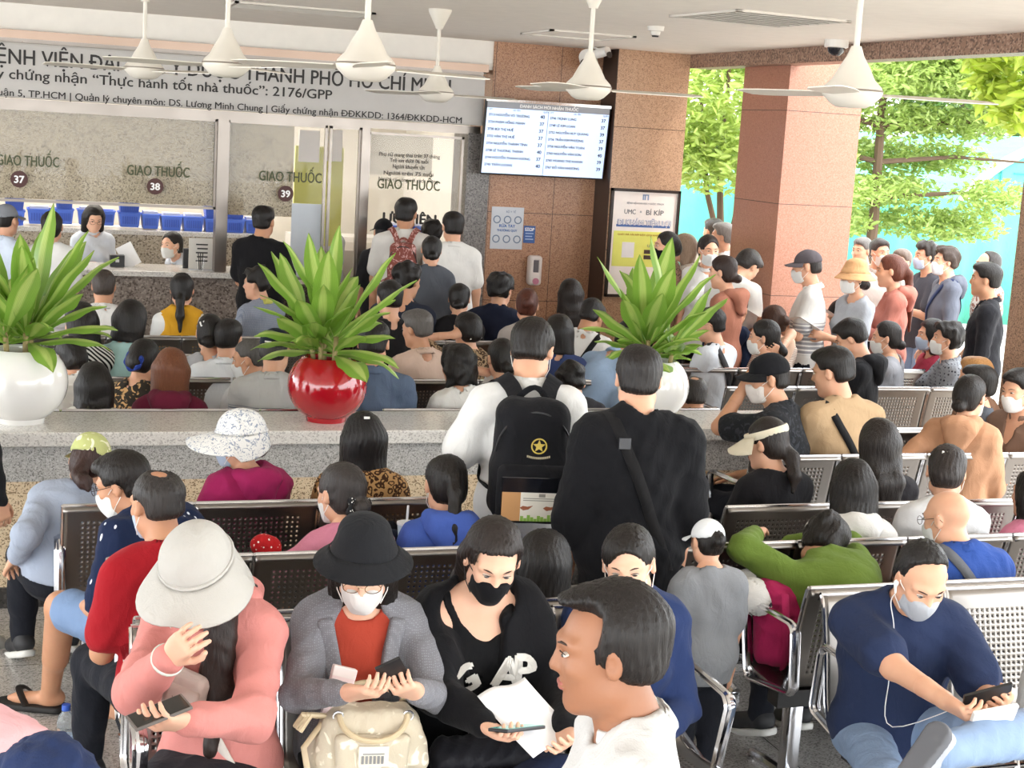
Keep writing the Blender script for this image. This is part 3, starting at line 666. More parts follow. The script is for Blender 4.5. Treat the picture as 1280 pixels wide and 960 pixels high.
    # mask
    if mask:
        fp = grow([headp[1], headp[2], headp[3], headp[4], headp[0], ell(hp(0, .084, -.045), (.026 * s, .022 * s, .04 * s), M.T, k=.03)], .0055)
        ck = fp + [rbox(hp(0, .075, -.068), (.064 * s, .066 * s, .052 * s), M.T, r=.012 * s, k=.006, op='-')]
        ck[-1]['op'] = '-'; ck[-1] = dict(ck[-1]); box = ck.pop()
        n_in = dict(box); n_in['op'] = '&'
        v, f = sdf_mesh(fp + [n_in], hh, (lambda X: noisef(X, seed + 9, 70, .0012)))
        mo = mesh_np('face_mask', v, f, cloth(mask, None, '#ffffff', 40., .8), root)
        b = MB()
        for q in (-1, 1):
            for zz, z2 in ((-.025, .022), (-.10, -.035)): b.tube([hp(q * .058, .045, zz), hp(q * .0775, .018, (zz + z2) / 2 - .002), hp(q * .083, -.016, z2)], .0016 * s, 5)
        b.build('ear_loop', plain('#e8e6e2', .8) if mask != '#17171a' else plain('#17171a', .8), mo, True)
    if glasses:
        b = MB()
        for q in (-1, 1):
            b.tube([hp(q * .033 + .024 * math.cos(a), .108 - abs(q * .033 + .024 * math.cos(a)) * .12, .004 + .018 * math.sin(a)) for a in np.linspace(0, 2 * math.pi, 17)[:-1]], .0014 * s, 5, closed=True)
            b.tube([hp(q * .057, .100, .008), hp(q * .078, .04, .010), hp(q * .084, -.012, .012), hp(q * .084, -.03, -.008)], .0014 * s, 5)
        b.tube([hp(-.009, .107, .006), hp(.009, .107, .006)], .0014 * s, 5); b.build('glasses', metal('#3a3030', .3) if glasses is True else metal(glasses, .25), root, True)
    if hat: make_hat(hat, root, hp, H, M, s, hh, seed)
    INFO[label] = info
    info['toW'] = lambda p: org + Rz @ V3(p)
    return info
def make_hat(hat, root, hp, H, M, s, hh, seed):
    """(kind, colour, pattern...) worn on the head"""
    kind, c = hat[0], hat[1]; m = cloth(c, *(hat[2] if len(hat) > 2 and hat[2] else ())); yaw = hat[3] if len(hat) > 3 else 0; tip = hat[4] if len(hat) > 4 else 0
    Mh = M @ rotz(math.radians(yaw)) @ rotx(math.radians(tip)); hq = lambda x, y, z: H + s * Mh @ V3(x, y, z)
    MM = Matrix([[*(Mh[i] * s), H[i]] for i in range(3)] + [[0, 0, 0, 1]])
    disp = lambda X: noisef(X, seed + 5, 40, .003)
    def brim(r0, r1, zf, n=40, name='brim', th=.004, arc=None, mat=None):
        v = []; f = []; ks = 6; K = n if arc is None else n + 1
        for side in (0, 1):
            for i in range(ks):
                u = i / (ks - 1)
                for k in range(K):
                    t = (2 * math.pi * k / n if arc is None else math.pi / 2 + arc * (2 * k / n - 1)); x, y, z = [q for q in (r0[0] * math.cos(t), r0[1] * math.sin(t) - .018, r0[2])]
                    R = r1(t); X = x * (1 - u) + (r0[0] + R) * math.cos(t) * u; Y = y * (1 - u) + ((r0[1] + R) * math.sin(t) - .018) * u; Z = z + zf(t, u) - (th if side else 0)
                    v.append(hq(X, Y, Z))
        o = ks * K
        for i in range(ks - 1):
            for k in range(n):
                a, b = i * K + k, i * K + (k + 1) % K; f.append((a, b, b + K, a + K)); f.append((o + a, o + a + K, o + b + K, o + b))
        for k in range(n):
            a, b = k, (k + 1) % K; f.append((a, o + a, o + b, b)); a, b = (ks - 1) * K + k, (ks - 1) * K + (k + 1) % K; f.append((a, b, o + b, o + a))
        return mesh_np(name, v, f, mat or m, root, True)
    if kind == 'bucket':
        dr = hat[5] if len(hat) > 5 else .05; hup = hat[6] if len(hat) > 6 else 0
        H = H + s * Mh @ V3(0, 0, hup)
        v, f = sdf_mesh([cap(hq(0, -.014, .04), hq(0, -.018, .095), .118 * s, .094 * s, k=.02, flat=(Mh[:, 0], .90)), half(-Mh[:, 2], hq(0, 0, .038)), ell(hq(0, -.018, .04), (.118 * s, .128 * s, .118 * s), Mh.T, op='&')], hh, disp); mesh_np('hat', v, f, m, root)
        brim((.105, .117, .046), lambda t: .050, lambda t, u: -dr * u ** .8)
    elif kind == 'sunhat':   # wide visor in front, short at the back
        v, f = sdf_mesh([ell(hq(0, -.016, .040), (.096 * s, .114 * s, .108 * s), Mh.T), half(-Mh[:, 2], hq(0, 0, .035))], hh, disp); mesh_np('hat', v, f, m, root)
        big = hat[5] if len(hat) > 5 else .12
        brim((.094, .112, .042), lambda t: .02 + big * max(0, .5 + .5 * math.sin(t)) ** 1.2, lambda t, u: -(.03 + .05 * abs(math.cos(t)) + (.03 if math.sin(t) < 0 else 0)) * u ** 1.2)
        b = MB(); b.tube([hq(.097 * math.cos(t), .115 * math.sin(t) - .016, .045) for t in np.linspace(0, 2 * math.pi, 29)[:-1]], .006 * s, 6, closed=True); b.build('hat_band', m, root, True)
    elif kind == 'cap':
        v, f = sdf_mesh([ell(hq(0, -.02, .035), (.088 * s, .106 * s, .096 * s), Mh.T), half(-Mh[:, 2], hq(0, 0, .028))], hh, disp); mesh_np('cap', v, f, m, root)
        brim((.082, .100, .040), lambda t: .075 * max(0, math.sin(t)) ** .45, lambda t, u: -.014 * u - .018 * abs(math.cos(t)) * u, arc=math.radians(72), name='cap_bill')
    elif kind == 'visor':
        b = MB(); b.tube([hq(.088 * math.cos(t), .106 * math.sin(t) - .02, .05) for t in np.linspace(0, 2 * math.pi, 33)[:-1]], .018 * s, 8, closed=True, flat=Mh @ V3(1, 0, 0)); b.build('visor_band', m, root, True)
        brim((.090, .107, .052), lambda t: .095 * max(0, math.sin(t)) ** .35, lambda t, u: -.03 * u - .045 * abs(math.cos(t)) * u, arc=math.radians(68), name='visor_bill')
    elif kind == 'beanie':
        v, f = sdf_mesh([ell(hq(0, -.02, .038), (.094 * s, .112 * s, .108 * s), Mh.T), half(-Mh[:, 2], hq(0, 0, .0))], hh, lambda X: noisef(X, seed + 5, 120, .006)); mesh_np('knit_hat', v, f, m, root)
# ---------------------------------------------------------------- the setting
M_FLOOR = granite('#b5b1ad', '#c6c2be', '#8b8885', 160., .22, .6, 0, 'xy', (0, 0), None, '#474441')
M_CEIL = plain('#ece4da', .9); M_WHITE = plain('#ece7df', .85)
M_BROWN = granite('#b08262', '#be9272', '#8a6049', 150., .35, .62, 0, 'xz', (4.18, .08), .8)
M_BROWN2 = granite('#c09c7e', '#cca98c', '#9c7a60', 150., .4, .80, 0, 'xz', (5.2, .3), 1.1)
M_PINK = granite('#a9725b', '#b07c66', '#99674f', 130., .45, 1.2, 0, 'yz', (10.9, .45), .75)
M_P4 = granite('#97765f', '#a9876f', '#66503f', 140., .35)
M_GREY = granite('#bcbab6', '#d5d3d0', '#85837f', 190., .45, 0, .3)
M_TAN = granite('#e6cfac', '#efdcbc', '#94795a', 170., .5, 0, .3)
M_SLAB = granite('#dcd8d2', '#e6e3dd', '#b8b4ae', 160., .16)
M_CHROME = metal('#cfcfd2', .14); M_STEEL = metal('#a8a8a8', .28); M_BRONZE = metal('#a58f80', .3); M_BRUSH = metal('#8f8780', .3)
M_GLASS, _t = newmat('glass', '#ffffff', .02); _t.b.inputs['Transmission Weight'].default_value = 0.
_tr = _t.n('ShaderNodeBsdfTransparent'); _gl = _t.n('ShaderNodeBsdfGlossy'); _gl.inputs['Roughness'].default_value = .03; _fr = _t.n('ShaderNodeFresnel'); _fr.inputs['IOR'].default_value = 1.5
_mx = _t.n('ShaderNodeMixShader'); _t.l(_t.math('ADD', _t.math('MULTIPLY', _fr.outputs[0], .15), .004), _mx.inputs[0]); _t.l(_tr.outputs[0], _mx.inputs[1]); _t.l(_gl.outputs[0], _mx.inputs[2]); _t.l(_mx.outputs[0], _t.out.inputs[0])
def struct(name, m, mat, parent=None, smooth=False):
    o = m.build(name, mat, parent, smooth)
    if parent is None: o['kind'] = 'structure'
    return o
def sbox(name, a, b, mat, parent=None, bev=0.): return struct(name, MB().box(a, b, bev=bev), mat, parent)
sbox('floor', (-8, -3.5, -.1), (6.1, 17, 0), M_FLOOR)
sbox('ceiling', (-8, -3.5, 3.18), (6.1, 13.9, 3.34), M_CEIL)
sbox('trim_1', (5.9, -3.5, 3.06), (6.1, 12.75, 3.18), granite('#8f6f5c', '#a98b78', '#5d463a', 80., .4, .8, 0, 'yz', (0, 0), 5.))
sbox('wall_back', (-8, 13.12, 2.93), (4.16, 13.3, 3.18), M_WHITE)
sbox('wall_centre', (4.16, 13.1, 0), (5.22, 13.7, 3.18), M_BROWN)
sbox('wall_pillar', (5.2, 12.75, 0), (5.9, 13.6, 3.18), M_BROWN2)
sbox('wall_jamb', (3.95, 13.05, 0), (4.16, 13.5, 2.37), granite('#6f6a66', '#85807b', '#4c4845', 100., .3))
sbox('column_far', (6.02, 11.1, 0), (6.70, 11.9, 4.2), M_PINK); sbox('column_near', (6.02, 7.15, 0), (6.75, 8.0, 4.2), M_P4)
# low planter wall across the hall
sbox('wall_low', (-4, 7.42, .1), (4.28, 7.84, .66), M_TAN)
sbox('trim_2', (-4, 7.415, .62), (4.285, 7.845, .80), M_GREY); sbox('trim_3', (-4, 7.36, .80), (4.32, 7.88, .87), M_SLAB, None, .008); sbox('baseboard_low', (-4, 7.40, 0), (4.29, 7.86, .1), granite('#3b3836', '#55514e', '#232120', 90., .3))
# pharmacy front
sbox('wall_counter', (-6, 13.06, 0), (1.98, 13.16, 1.03), granite('#8d8178', '#a79b91', '#635850', 70., .22, 1.1, 0, 'xz', (.3, 0), 3.))
sbox('trim_4', (-6, 12.96, 1.03), (1.98, 13.62, 1.075), M_SLAB, None, .006)
sbox('wall_below_window', (1.98, 13.1, 0), (3.95, 13.16, .98), granite('#4d443e', '#5e544d', '#332c28', 80., .25))
sbox('trim_5', (-6, 13.06, 2.36), (4.06, 13.2, 2.43), M_BRUSH); sbox('trim_6', (-6, 13.06, 2.87), (4.06, 13.25, 2.905), M_BRUSH); sbox('trim_7', (-6, 13.04, 2.905), (4.10, 13.25, 2.97), M_BRONZE)
sbox('wall_room_back', (-6, 16.6, 0), (5.2, 16.7, 3.0), plain('#d8d3c8', .9)); sbox('ceiling_room', (-6, 13.3, 2.9), (4.3, 16.7, 3.0), plain('#e4e2de', .9)); sbox('wall_room_side', (4.3, 13.7, 0), (4.4, 16.7, 3.0), plain('#dcd6cc', .9))
M_FILM = granite('#a39479', '#b5a68c', '#71634e', 120., .3)
def window(k, x0, x1, z0, z1, y=13.13):
    w = .022; m = MB()
    for a, b in (((x0, z0), (x0 + w, z1)), ((x1 - w, z0), (x1, z1)), ((x0, z1 - w), (x1, z1)), ((x0, z0), (x1, z0 + w))): m.box((a[0], y - .02, a[1]), (b[0], y + .02, b[1]))
    f = struct('window_%d' % k, m, M_BRUSH); g = MB().box((x0 + w, y - .003, z0 + w), (x1 - w, y + .003, z1 - w)).build('pane', M_GLASS, f); return f
M_OLIVE = plain('#4c5236', .6); M_DISC = plain('#4a2420', .5); M_TW = plain('#f2f0ee', .6); M_TK = plain('#2a2726', .6)
w1 = window(1, -3., 1.76, 1.60, 2.36); w2 = window(2, 1.84, 2.70, 1.02, 2.36); w3 = window(3, 2.72, 3.0, .98, 2.36); w4 = window(4, 3.06, 3.93, .98, 2.33)
w1b = window(5, -3., -.62, 1.075, 1.6)
sbox('trim_8', (1.755, 13.05, 1.075), (1.845, 13.2, 2.36), M_BRUSH); sbox('trim_9', (2.995, 13.07, 0), (3.065, 13.19, 2.36), M_BRUSH)
MB().box((-3, 13.165, 1.625), (1.74, 13.18, 2.345)).build('stone_panel', M_FILM, w1); MB().box((1.865, 13.165, 1.56), (2.42, 13.18, 2.34)).build('stone_panel', M_FILM, w2)
MB().box((2.42, 13.165, 1.04), (2.68, 13.175, 1.68)).build('frosted_panel', plain('#c9cfd6', .5), w2); MB().box((3.09, 13.165, 1.96), (3.66, 13.175, 2.31)).build('notice_panel', plain('#d6cbb8', .6), w4)
def glass_text(s, px, py, wpx, par, h, mat, bold=0., y=13.115):
    a = at_y(px - wpx / 2, py, y); b = at_y(px + wpx / 2, py, y); text(s, h, mat, par, ((a[0] + b[0]) / 2, y, a[2] - h / 2), align='CENTER', bold=bold, width=b[0] - a[0])
for px, py, par in ((35, 199, w1), (198, 212, w1), (363, 219, w2), (511, 229, w4)): glass_text('GIAO THUỐC', px, py, 78, par, .085, M_OLIVE, .022)
for px, py, num, par in ((24, 224, '37', w1), (194, 233, '38', w1), (357, 242, '39', w2)):
    c = at_y(px, py, 13.12); d = MB().lathe([(.0001, 0), (.066, 0), (.068, .003), (.0001, .004)], 32, M=Matrix.Rotation(math.pi / 2, 4, 'X')).build('number_disc', M_DISC, par); d.location = c
    text(num, .058, M_TW, d, (0, -.006, -.029), align='CENTER', bold=.05, name='number')
for i, (s, w) in enumerate((('Phụ nữ mang thai trên 37 tháng', 76), ('Trẻ em dưới 06 tuổi', 48), ('Người khuyết tật', 40), ('Người trên 75 tuổi', 62), ('Người có công với cách mạng', 74))): glass_text(s, 512 - i * .4, 192 + i * 7.8, w, w4, .033, M_TK, .012)
glass_text('ƯU TIÊN', 512, 272, 66, w4, .085, M_TK, .06)
# sign above the counter
def textfit(full, vis, xr, base, xl, base_l, h, mat, par, bold, y):
    """full line; its part «vis» runs from pixel xl to pixel xr"""
    R_ = at_y(xr, base, y); L_ = at_y(xl, base_l, y)
    ext = lambda o: (min(v.co.x for v in o.data.vertices), max(v.co.x for v in o.data.vertices))
    b = text(vis, h, mat, None, (0, 0, 0)); e = ext(b); bpy.data.objects.remove(b); k = (R_[0] - L_[0]) / (e[1] - e[0])
    a = text(full, h, mat, par, (0, 0, 0), bold=bold); e = ext(a); a.scale.x = k; a.location = (R_[0] - e[1] * k, y, (R_[2] + L_[2]) / 2)
sg = empty('pharmacy_sign', (1.5, 13.06, 2.43), 0, 'long grey sign board with black lettering above the pharmacy counter', 'sign')
sg_i = lambda o: setattr(o, 'matrix_parent_inverse', sg.matrix_world.inverted())
bpy.context.view_layer.update()
pnl = MB().box((-6, 12.92, 2.435), (4.04, 13.05, 2.868), bev=.02).build('panel', plain('#b9b5b1', .5), sg); pnl.location = (-1.5, -13.06, -2.43)
n0 = len(sg.children); ch0 = set(sg.children)
textfit('BỆNH VIỆN ĐẠI HỌC Y DƯỢC THÀNH PHỐ HỒ CHÍ MINH', 'ỆNH VIỆN ĐẠI HỌC Y DƯỢC THÀNH PHỐ HỒ CHÍ MINH', 563, 119, -3, 76, .118, M_TK, sg, .022, 12.917)
textfit('Giấy chứng nhận “Thực hành tốt nhà thuốc”: 2176/GPP', 'y chứng nhận “Thực hành tốt nhà thuốc”: 2176/GPP', 415, 127, -4, 94.5, .078, M_TK, sg, .02, 12.917)
textfit('215 Hồng Bàng, Phường 11, Quận 5, TP.HCM | Quản lý chuyên môn: DS. Lương Minh Chung | Giấy chứng nhận ĐĐKKDD: 1364/ĐKKDD-HCM', 'uận 5, TP.HCM | Quản lý chuyên môn: DS. Lương Minh Chung | Giấy chứng nhận ĐĐKKDD: 1364/ĐKKDD-HCM', 577, 157.5, -2, 115.5, .054, M_TK, sg, .02, 12.917)
for o in sg.children:
    if o not in ch0: o.location = (o.location.x - 1.5, o.location.y - 13.06, o.location.z - 2.43)
# display screen on the brown wall
def panel_frame(pTL, pTR, pBL, y): a, b, c = at_y(*pTL, y), at_y(*pTR, y), at_y(*pBL, y); return a, b, c
tv = empty('display_screen', (4.595, 12.86, 2.02), 0, 'wide queue display screen listing names on the brown stone wall', 'screen')
tv.rotation_euler = (math.radians(7), 0, 0)
TW, TH = 1.165, .66
MB().box((-TW / 2, 0, 0), (TW / 2, .05, TH), bev=.006).build('bezel', plain('#17171a', .35), tv); MB().box((-.2, .04, .2), (.2, .17, .4)).build('wall_bracket', M_STEEL, tv)
MB().box((-TW / 2 + .012, -.003, .015), (TW / 2 - .012, .0, TH - .075)).build('screen', plain('#cfe2fb', .3, 0, .5, .42), tv); MB().box((-TW / 2 + .012, -.003, TH - .073), (TW / 2 - .012, 0, TH - .022)).build('title_bar', plain('#7d7f84', .3, 0, .5, .35), tv); MB().box((-TW / 2, -.004, TH - .02), (TW / 2, .052, TH + .004)).build('top_edge', M_CHROME, tv)
M_SCR = plain('#16234a', .6)
text('DANH SÁCH MỜI NHẬN THUỐC', .026, M_TW, tv, (0, -.005, TH - .06), align='CENTER', bold=.04)
for q, x0 in ((0, -TW / 2 + .03), (1, .015)):
    text('STT', .013, M_SCR, tv, (x0, -.005, TH - .095)); text('HỌ TÊN', .013, M_SCR, tv, (x0 + .22, -.005, TH - .095)); text('QUẦY', .013, M_SCR, tv, (x0 + .50, -.005, TH - .095))
rows = (('2713 NGUYỄN VÕ TRƯỜNG', '40', '2746 TRỊNH LUNG', '37'), ('2724 PHẠM HỒNG MẠNH', '37', '2748 LÊ KIM LOAN', '37'), ('2730 BÙI THỊ HUỆ', '37', '2752 NGUYỄN HUY QUANG', '39'), ('2732 VĂN THỊ HUỆ', '37', '2756 TRẦN KIM PHƯỢNG', '37'), ('2734 NGUYỄN THÀNH TÍNH', '37', '2758 NGUYỄN VĂN TOÀN', '39'), ('2738 LÊ THƯƠNG THẠNH', '40', '2760 NGUYỄN VĂN SƠN', '40'), ('2744 NGUYỄN THANH VƯƠNG', '37', '2765 HOÀNG THỊ KHANH', '39'), ('2745 TRẦN LƯƠNG', '40', '2767 ĐỖ VĂN NHƯỜNG', '39'))
for i, r in enumerate(rows):
    z = TH - .145 - i * .062
    text(r[0], .021, M_SCR, tv, (-TW / 2 + .03, -.005, z), bold=.03); text(r[1], .030, M_SCR, tv, (-.055, -.005, z), align='CENTER', bold=.03); text(r[2], .021, M_SCR, tv, (.015, -.005, z), bold=.03); text(r[3], .030, M_SCR, tv, (TW / 2 - .06, -.005, z), align='CENTER', bold=.03)
MB().box((-.003, -.004, .015), (0, -.003, TH - .08)).build('divider', M_SCR, tv)
# poster on the pillar
po = empty('framed_poster', (5.555, 12.745, .98), 0, 'tall framed poster with a yellow panel on the stone pillar', 'poster')
PW, PH = .68, .98
m = MB(); w = .025
for a, b in (((-PW / 2, 0), (-PW / 2 + w, PH)), ((PW / 2 - w, 0), (PW / 2, PH)), ((-PW / 2, PH - w), (PW / 2, PH)), ((-PW / 2, 0), (PW / 2, w))): m.box((a[0], -.03, a[1]), (b[0], 0, b[1]))
m.build('frame', plain('#2c2422', .4), po); MB().box((-PW / 2 + w, -.012, w), (PW / 2 - w, 0, PH - w)).build('sheet', plain('#f6efe9', .5), po)
MB().box((-PW / 2 + .05, -.014, .28), (PW / 2 - .04, -.0125, .60), bev=.0005).build('yellow_panel', plain('#eef07a', .6), po)
MB().box((-.20, -.016, .36), (-.08, -.0145, .50)).build('white_square', M_TW, po)
MB().box((-.27, -.0145, .638), (.26, -.0125, .66)).build('blue_brush_band', plain('#5b7bb8', .6), po)
m = MB(); [m.box((x, -.015, .885), (x + .012, -.0125, .93)) for x in (-.03, -.012, .018)]; m.box((-.03, -.015, .925), (.03, -.0125, .935)); m.build('emblem', plain('#8fa6c8', .6), po)
text('BỆNH VIỆN ĐẠI HỌC Y DƯỢC TPHCM', .016, plain('#8b8f9a', .6), po, (0, -.015, .845), align='CENTER', width=.36); text('UMC', .042, plain('#6a6f78', .6), po, (-.145, -.015, .755), align='CENTER', width=.11); text('×', .03, plain('#9aa0a8', .6), po, (-.04, -.015, .762), align='CENTER'); text('BÍ KÍP', .045, plain('#6a6f78', .6), po, (.10, -.015, .752), align='CENTER', width=.17)
text('ĐI KHÁM TIỆN LỢI', .05, plain('#4668ad', .6), po, (0, -.0155, .655), align='CENTER', bold=.075, width=.52); text('ĐI KHÁM TIỆN LỢI', .05, M_TW, po, (0, -.017, .656), align='CENTER', bold=.02, width=.515)
text('QUÉT MÃ TẢI APP ĐẶT LỊCH KHÁM NGAY', .015, plain('#b5772c', .6), po, (.0, -.0155, .562), align='CENTER', width=.5); text('UMC CARE', .026, plain('#6d7684', .6), po, (.14, -.0165, .46), align='CENTER', width=.18)
for z in (.40, .35): MB().box((.02, -.017, z), (.13, -.0145, z + .036)).build('store_badge', plain('#4b3a34', .5), po)
# notices, dispenser
def sheet(name, label, cat, px0, px1, py0, py1, y, mat, th=.004):
    a = at_y(px0, py0, y); b = at_y(px1, py1, y); r = empty(name, ((a[0] + b[0]) / 2, y, b[2]), 0, label, cat); w = b[0] - a[0]; h = a[2] - b[2]
    MB().box((-w / 2, -th, 0), (w / 2, 0, h)).build('sheet', mat, r); return r, w, h
r, w, h = sheet('hand_wash_notice', 'pale grey notice with round pictures taped to the brown stone wall', 'notice', 615, 652, 258, 312, 13.098, plain('#ccd0d6', .6))
text('BỘ Y TẾ', .018, plain('#5b6f92', .6), r, (.03, -.006, h - .05), align='CENTER'); text('RỬA TAY', .026, plain('#3f66a8', .6), r, (0, -.006, h * .52), align='CENTER', bold=.05); text('THƯỜNG QUY', .02, plain('#3f66a8', .6), r, (0, -.006, h * .42), align='CENTER', bold=.04)
for i in range(3):
    for z in (h * .70, h * .24): c = MB().lathe([(.026, 0), (.036, 0), (.036, .002), (.026, .002), (.026, 0)], 20, M=Matrix.Rotation(math.pi / 2, 4, 'X')).build('round_picture', plain('#6f7f96', .6), r); c.location = ((i - 1) * .10, -.004, z)
r, w, h = sheet('stop_notice', 'small blue stop notice beside the grey notice', 'notice', 655, 668, 282, 304, 13.098, plain('#3c5f9c', .6))
text('STOP', .028, M_TW, r, (0, -.006, h - .045), align='CENTER', bold=.05, width=w * .8); m = MB(); [m.box((-w * .35, -.006, .03 + i * .026), (w * (.35 - .1 * (i % 2)), -.004, .04 + i * .026)) for i in range(4)]; m.build('text_block', plain('#9fb6dc', .6), r)
gd = empty('hand_gel_dispenser', at_y(664, 356, 13.1), 0, 'white wall mounted hand gel dispenser on the brown stone wall', 'dispenser'); 
v, f = sdf_mesh([rbox((0, -.055, .14), (.062, .055, .135), r=.03), rbox((0, -.115, .18), (.028, .02, .06), r=.012, k=.01, op='-')], .006); mesh_np('housing', v, f, plain('#e6dcd6', .35), gd)
MB().box((-.024, -.104, .125), (.024, -.098, .235)).build('window', plain('#6d6a6e', .2), gd); MB().lathe([(.0001, 0), (.03, 0), (.03, .012), (.0001, .014)], 20, c=(0, -.108, .045), M=Matrix.Rotation(math.pi / 2, 4, 'X')).build('push_button', plain('#c07a90', .4), gd)
# ceiling fittings
def vent(px, py, w, d, rz, label, slats=True):
    p = at_z(px, py, 3.18); r = empty('ceiling_vent', (p[0], p[1], 3.18), rz, label, 'vent'); m = MB(); b = .03
    for a, c in (((-w / 2, -d / 2), (w / 2, -d / 2 + b)), ((-w / 2, d / 2 - b), (w / 2, d / 2)), ((-w / 2, -d / 2), (-w / 2 + b, d / 2)), ((w / 2 - b, -d / 2), (w / 2, d / 2))): m.box((a[0], a[1], -.014), (c[0], c[1], 0))
    m.build('frame', plain('#d5cec4', .7), r); MB().box((-w / 2 + b, -d / 2 + b, -.004), (w / 2 - b, d / 2 - b, 0)).build('duct_shade' if slats else 'hatch_panel', plain('#1d1a19', .9) if slats else M_CEIL, r)  # dark plate behind the slats is painted in for the shade of the duct
    if slats:
        m = MB(); n = 7
        for i in range(n): y = -d / 2 + b + (d - 2 * b) * (i + .5) / n; m.box((-w / 2 + b, -.012, -.002), (w / 2 - b, .012, .002), M=Matrix.Translation((0, y, -.009)) @ Matrix.Rotation(.7, 4, 'X'))
        m.build('slats', plain('#cfc8be', .7), r)
vent(375, 11, 1.0, .5, 0, 'slatted air vent in the ceiling before the grey sign'); vent(948, 22, .8, .8, .1, 'square slatted air vent in the ceiling near the open side'); vent(722, 43, .7, .7, 0, 'flush square access hatch in the ceiling before the brown wall', False)
p = at_z(820, 33, 3.18); r = empty('smoke_detector', p, 0, 'small round smoke detector on the ceiling', 'detector'); MB().lathe([(.0001, -.065), (.03, -.06), (.035, -.035), (.055, -.03), (.06, 0)], 24).build('housing', plain('#d9d4cb', .6), r, True); MB().lathe([(.022, -.072), (.026, -.062), (.0001, -.062)], 16).build('sensor', plain('#2a2826', .5), r, True)
p = at_z(1046, 50, 3.18); r = empty('dome_camera', p, 0, 'white dome camera on the ceiling edge above the pink pillar', 'camera'); MB().lathe([(.075, -.055), (.085, -.05), (.085, 0)], 28).build('base', plain('#dedad4', .4), r, True); MB().lathe([(.0001, -.115), (.03, -.108), (.055, -.085), (.062, -.055)], 24).build('dome', plain('#26252a', .08), r, True)
def bullet(px, py, y, sc, label, rz):
    p = at_y(px, py, y); r = empty('security_camera', p, rz, label, 'camera'); MB().lathe([(.0001, -.16 * sc), (.04 * sc, -.16 * sc), (.06 * sc, -.15 * sc), (.07 * sc, .0), (.062 * sc, .14 * sc), (.0001, .14 * sc)], 24, M=Matrix.Rotation(math.radians(78), 4, 'X')).build('housing', plain('#e2ded8', .4), r, True)
    MB().lathe([(.0001, 0), (.045 * sc, 0), (.045 * sc, .012), (.0001, .012)], 20, c=(0, -.165 * sc, -.03 * sc), M=Matrix.Rotation(math.radians(78), 4, 'X')).build('lens', plain('#38302c', .1), r, True)
    MB().tube([(0, .05 * sc, .03), (0, .12, .09 * sc), (0, 13.09 - y if y < 13.09 else .1, .09 * sc)], .016 * sc, 8).build('bracket', plain('#d8d4ce', .5), r, True)
bullet(736, 77, 12.95, 1.15, 'larger white bullet camera on the brown wall above the screen', -.5); bullet(751, 66, 12.7, .62, 'smaller white bullet camera under the ceiling beside the pillar', .4)
# ceiling fans
FANM = plain('#d9d2c6', .45)
def fan(x, y, zb, ang, label):
    r = empty('ceiling_fan', (x, y, 3.18), ang, label, 'fan', 'ceiling fans'); L = 3.18 - zb
    MB().lathe([(.022, -.13), (.03, -.11), (.055, -.06), (.075, -.02), (.08, 0)], 24).build('canopy', FANM, r, True); MB().tube([(0, 0, -.1), (0, 0, -L + .1)], .0125, 10).build('rod', FANM, r, True)
    MB().lathe([(.0001, -L - .055), (.06, -L - .052), (.085, -L - .038), (.118, -L - .005), (.122, -L + .012), (.115, -L + .03), (.085, -L + .06), (.062, -L + .105), (.035, -L + .15), (.02, -L + .19)], 32).build('motor_housing', FANM, r, True)
    MB().lathe([(.119, -L + .010), (.1245, -L + .014), (.119, -L + .020)], 32).build('trim_ring', plain('#8f857a', .4), r, True)
    for k in range(3):
        a = 2 * math.pi * k / 3; m = MB(); n = 8; M_ = Matrix.Rotation(a, 4, 'Z') @ Matrix.Translation((0, 0, -L + .005)) @ Matrix.Rotation(math.radians(9), 4, 'X'); v = []
        for i in range(n + 1):
            x = .12 + .48 * i / n; wd = .055 + .016 * math.sin(i / n * 2.6) if i < n else .05
            for yy, zz in ((-wd, -.003), (wd, -.008), (wd, -.004), (-wd, .001)): v.append(M_ @ Vector((x, yy, zz)))
        f = [(4 * i + j, 4 * i + (j + 1) % 4, 4 * i + 4 + (j + 1) % 4, 4 * i + 4 + j) for i in range(n) for j in range(4)] + [(3, 2, 1, 0), (4 * n, 4 * n + 1, 4 * n + 2, 4 * n + 3)]
        m.add(v, f).build('blade', FANM, r)
for (px, py, z, a, lab) in ((457, 85, 2.62, .35, 'large looking ceiling fan nearest the middle of the hall'), (735, 112, 2.64, -.25, 'ceiling fan hanging before the queue display screen'), (545, 118, 2.62, .1, 'ceiling fan before the right end of the grey sign'), (283, 83, 2.64, .9, 'second ceiling fan from the left before the grey sign'), (180, 88, 2.64, 1.2, 'leftmost ceiling fan before the grey sign'), (1065, 118, 2.63, -.2, 'ceiling fan hanging near the trees beside the open side')):
    p = at_z(px, py, z); fan(p[0], p[1], z, a, lab)
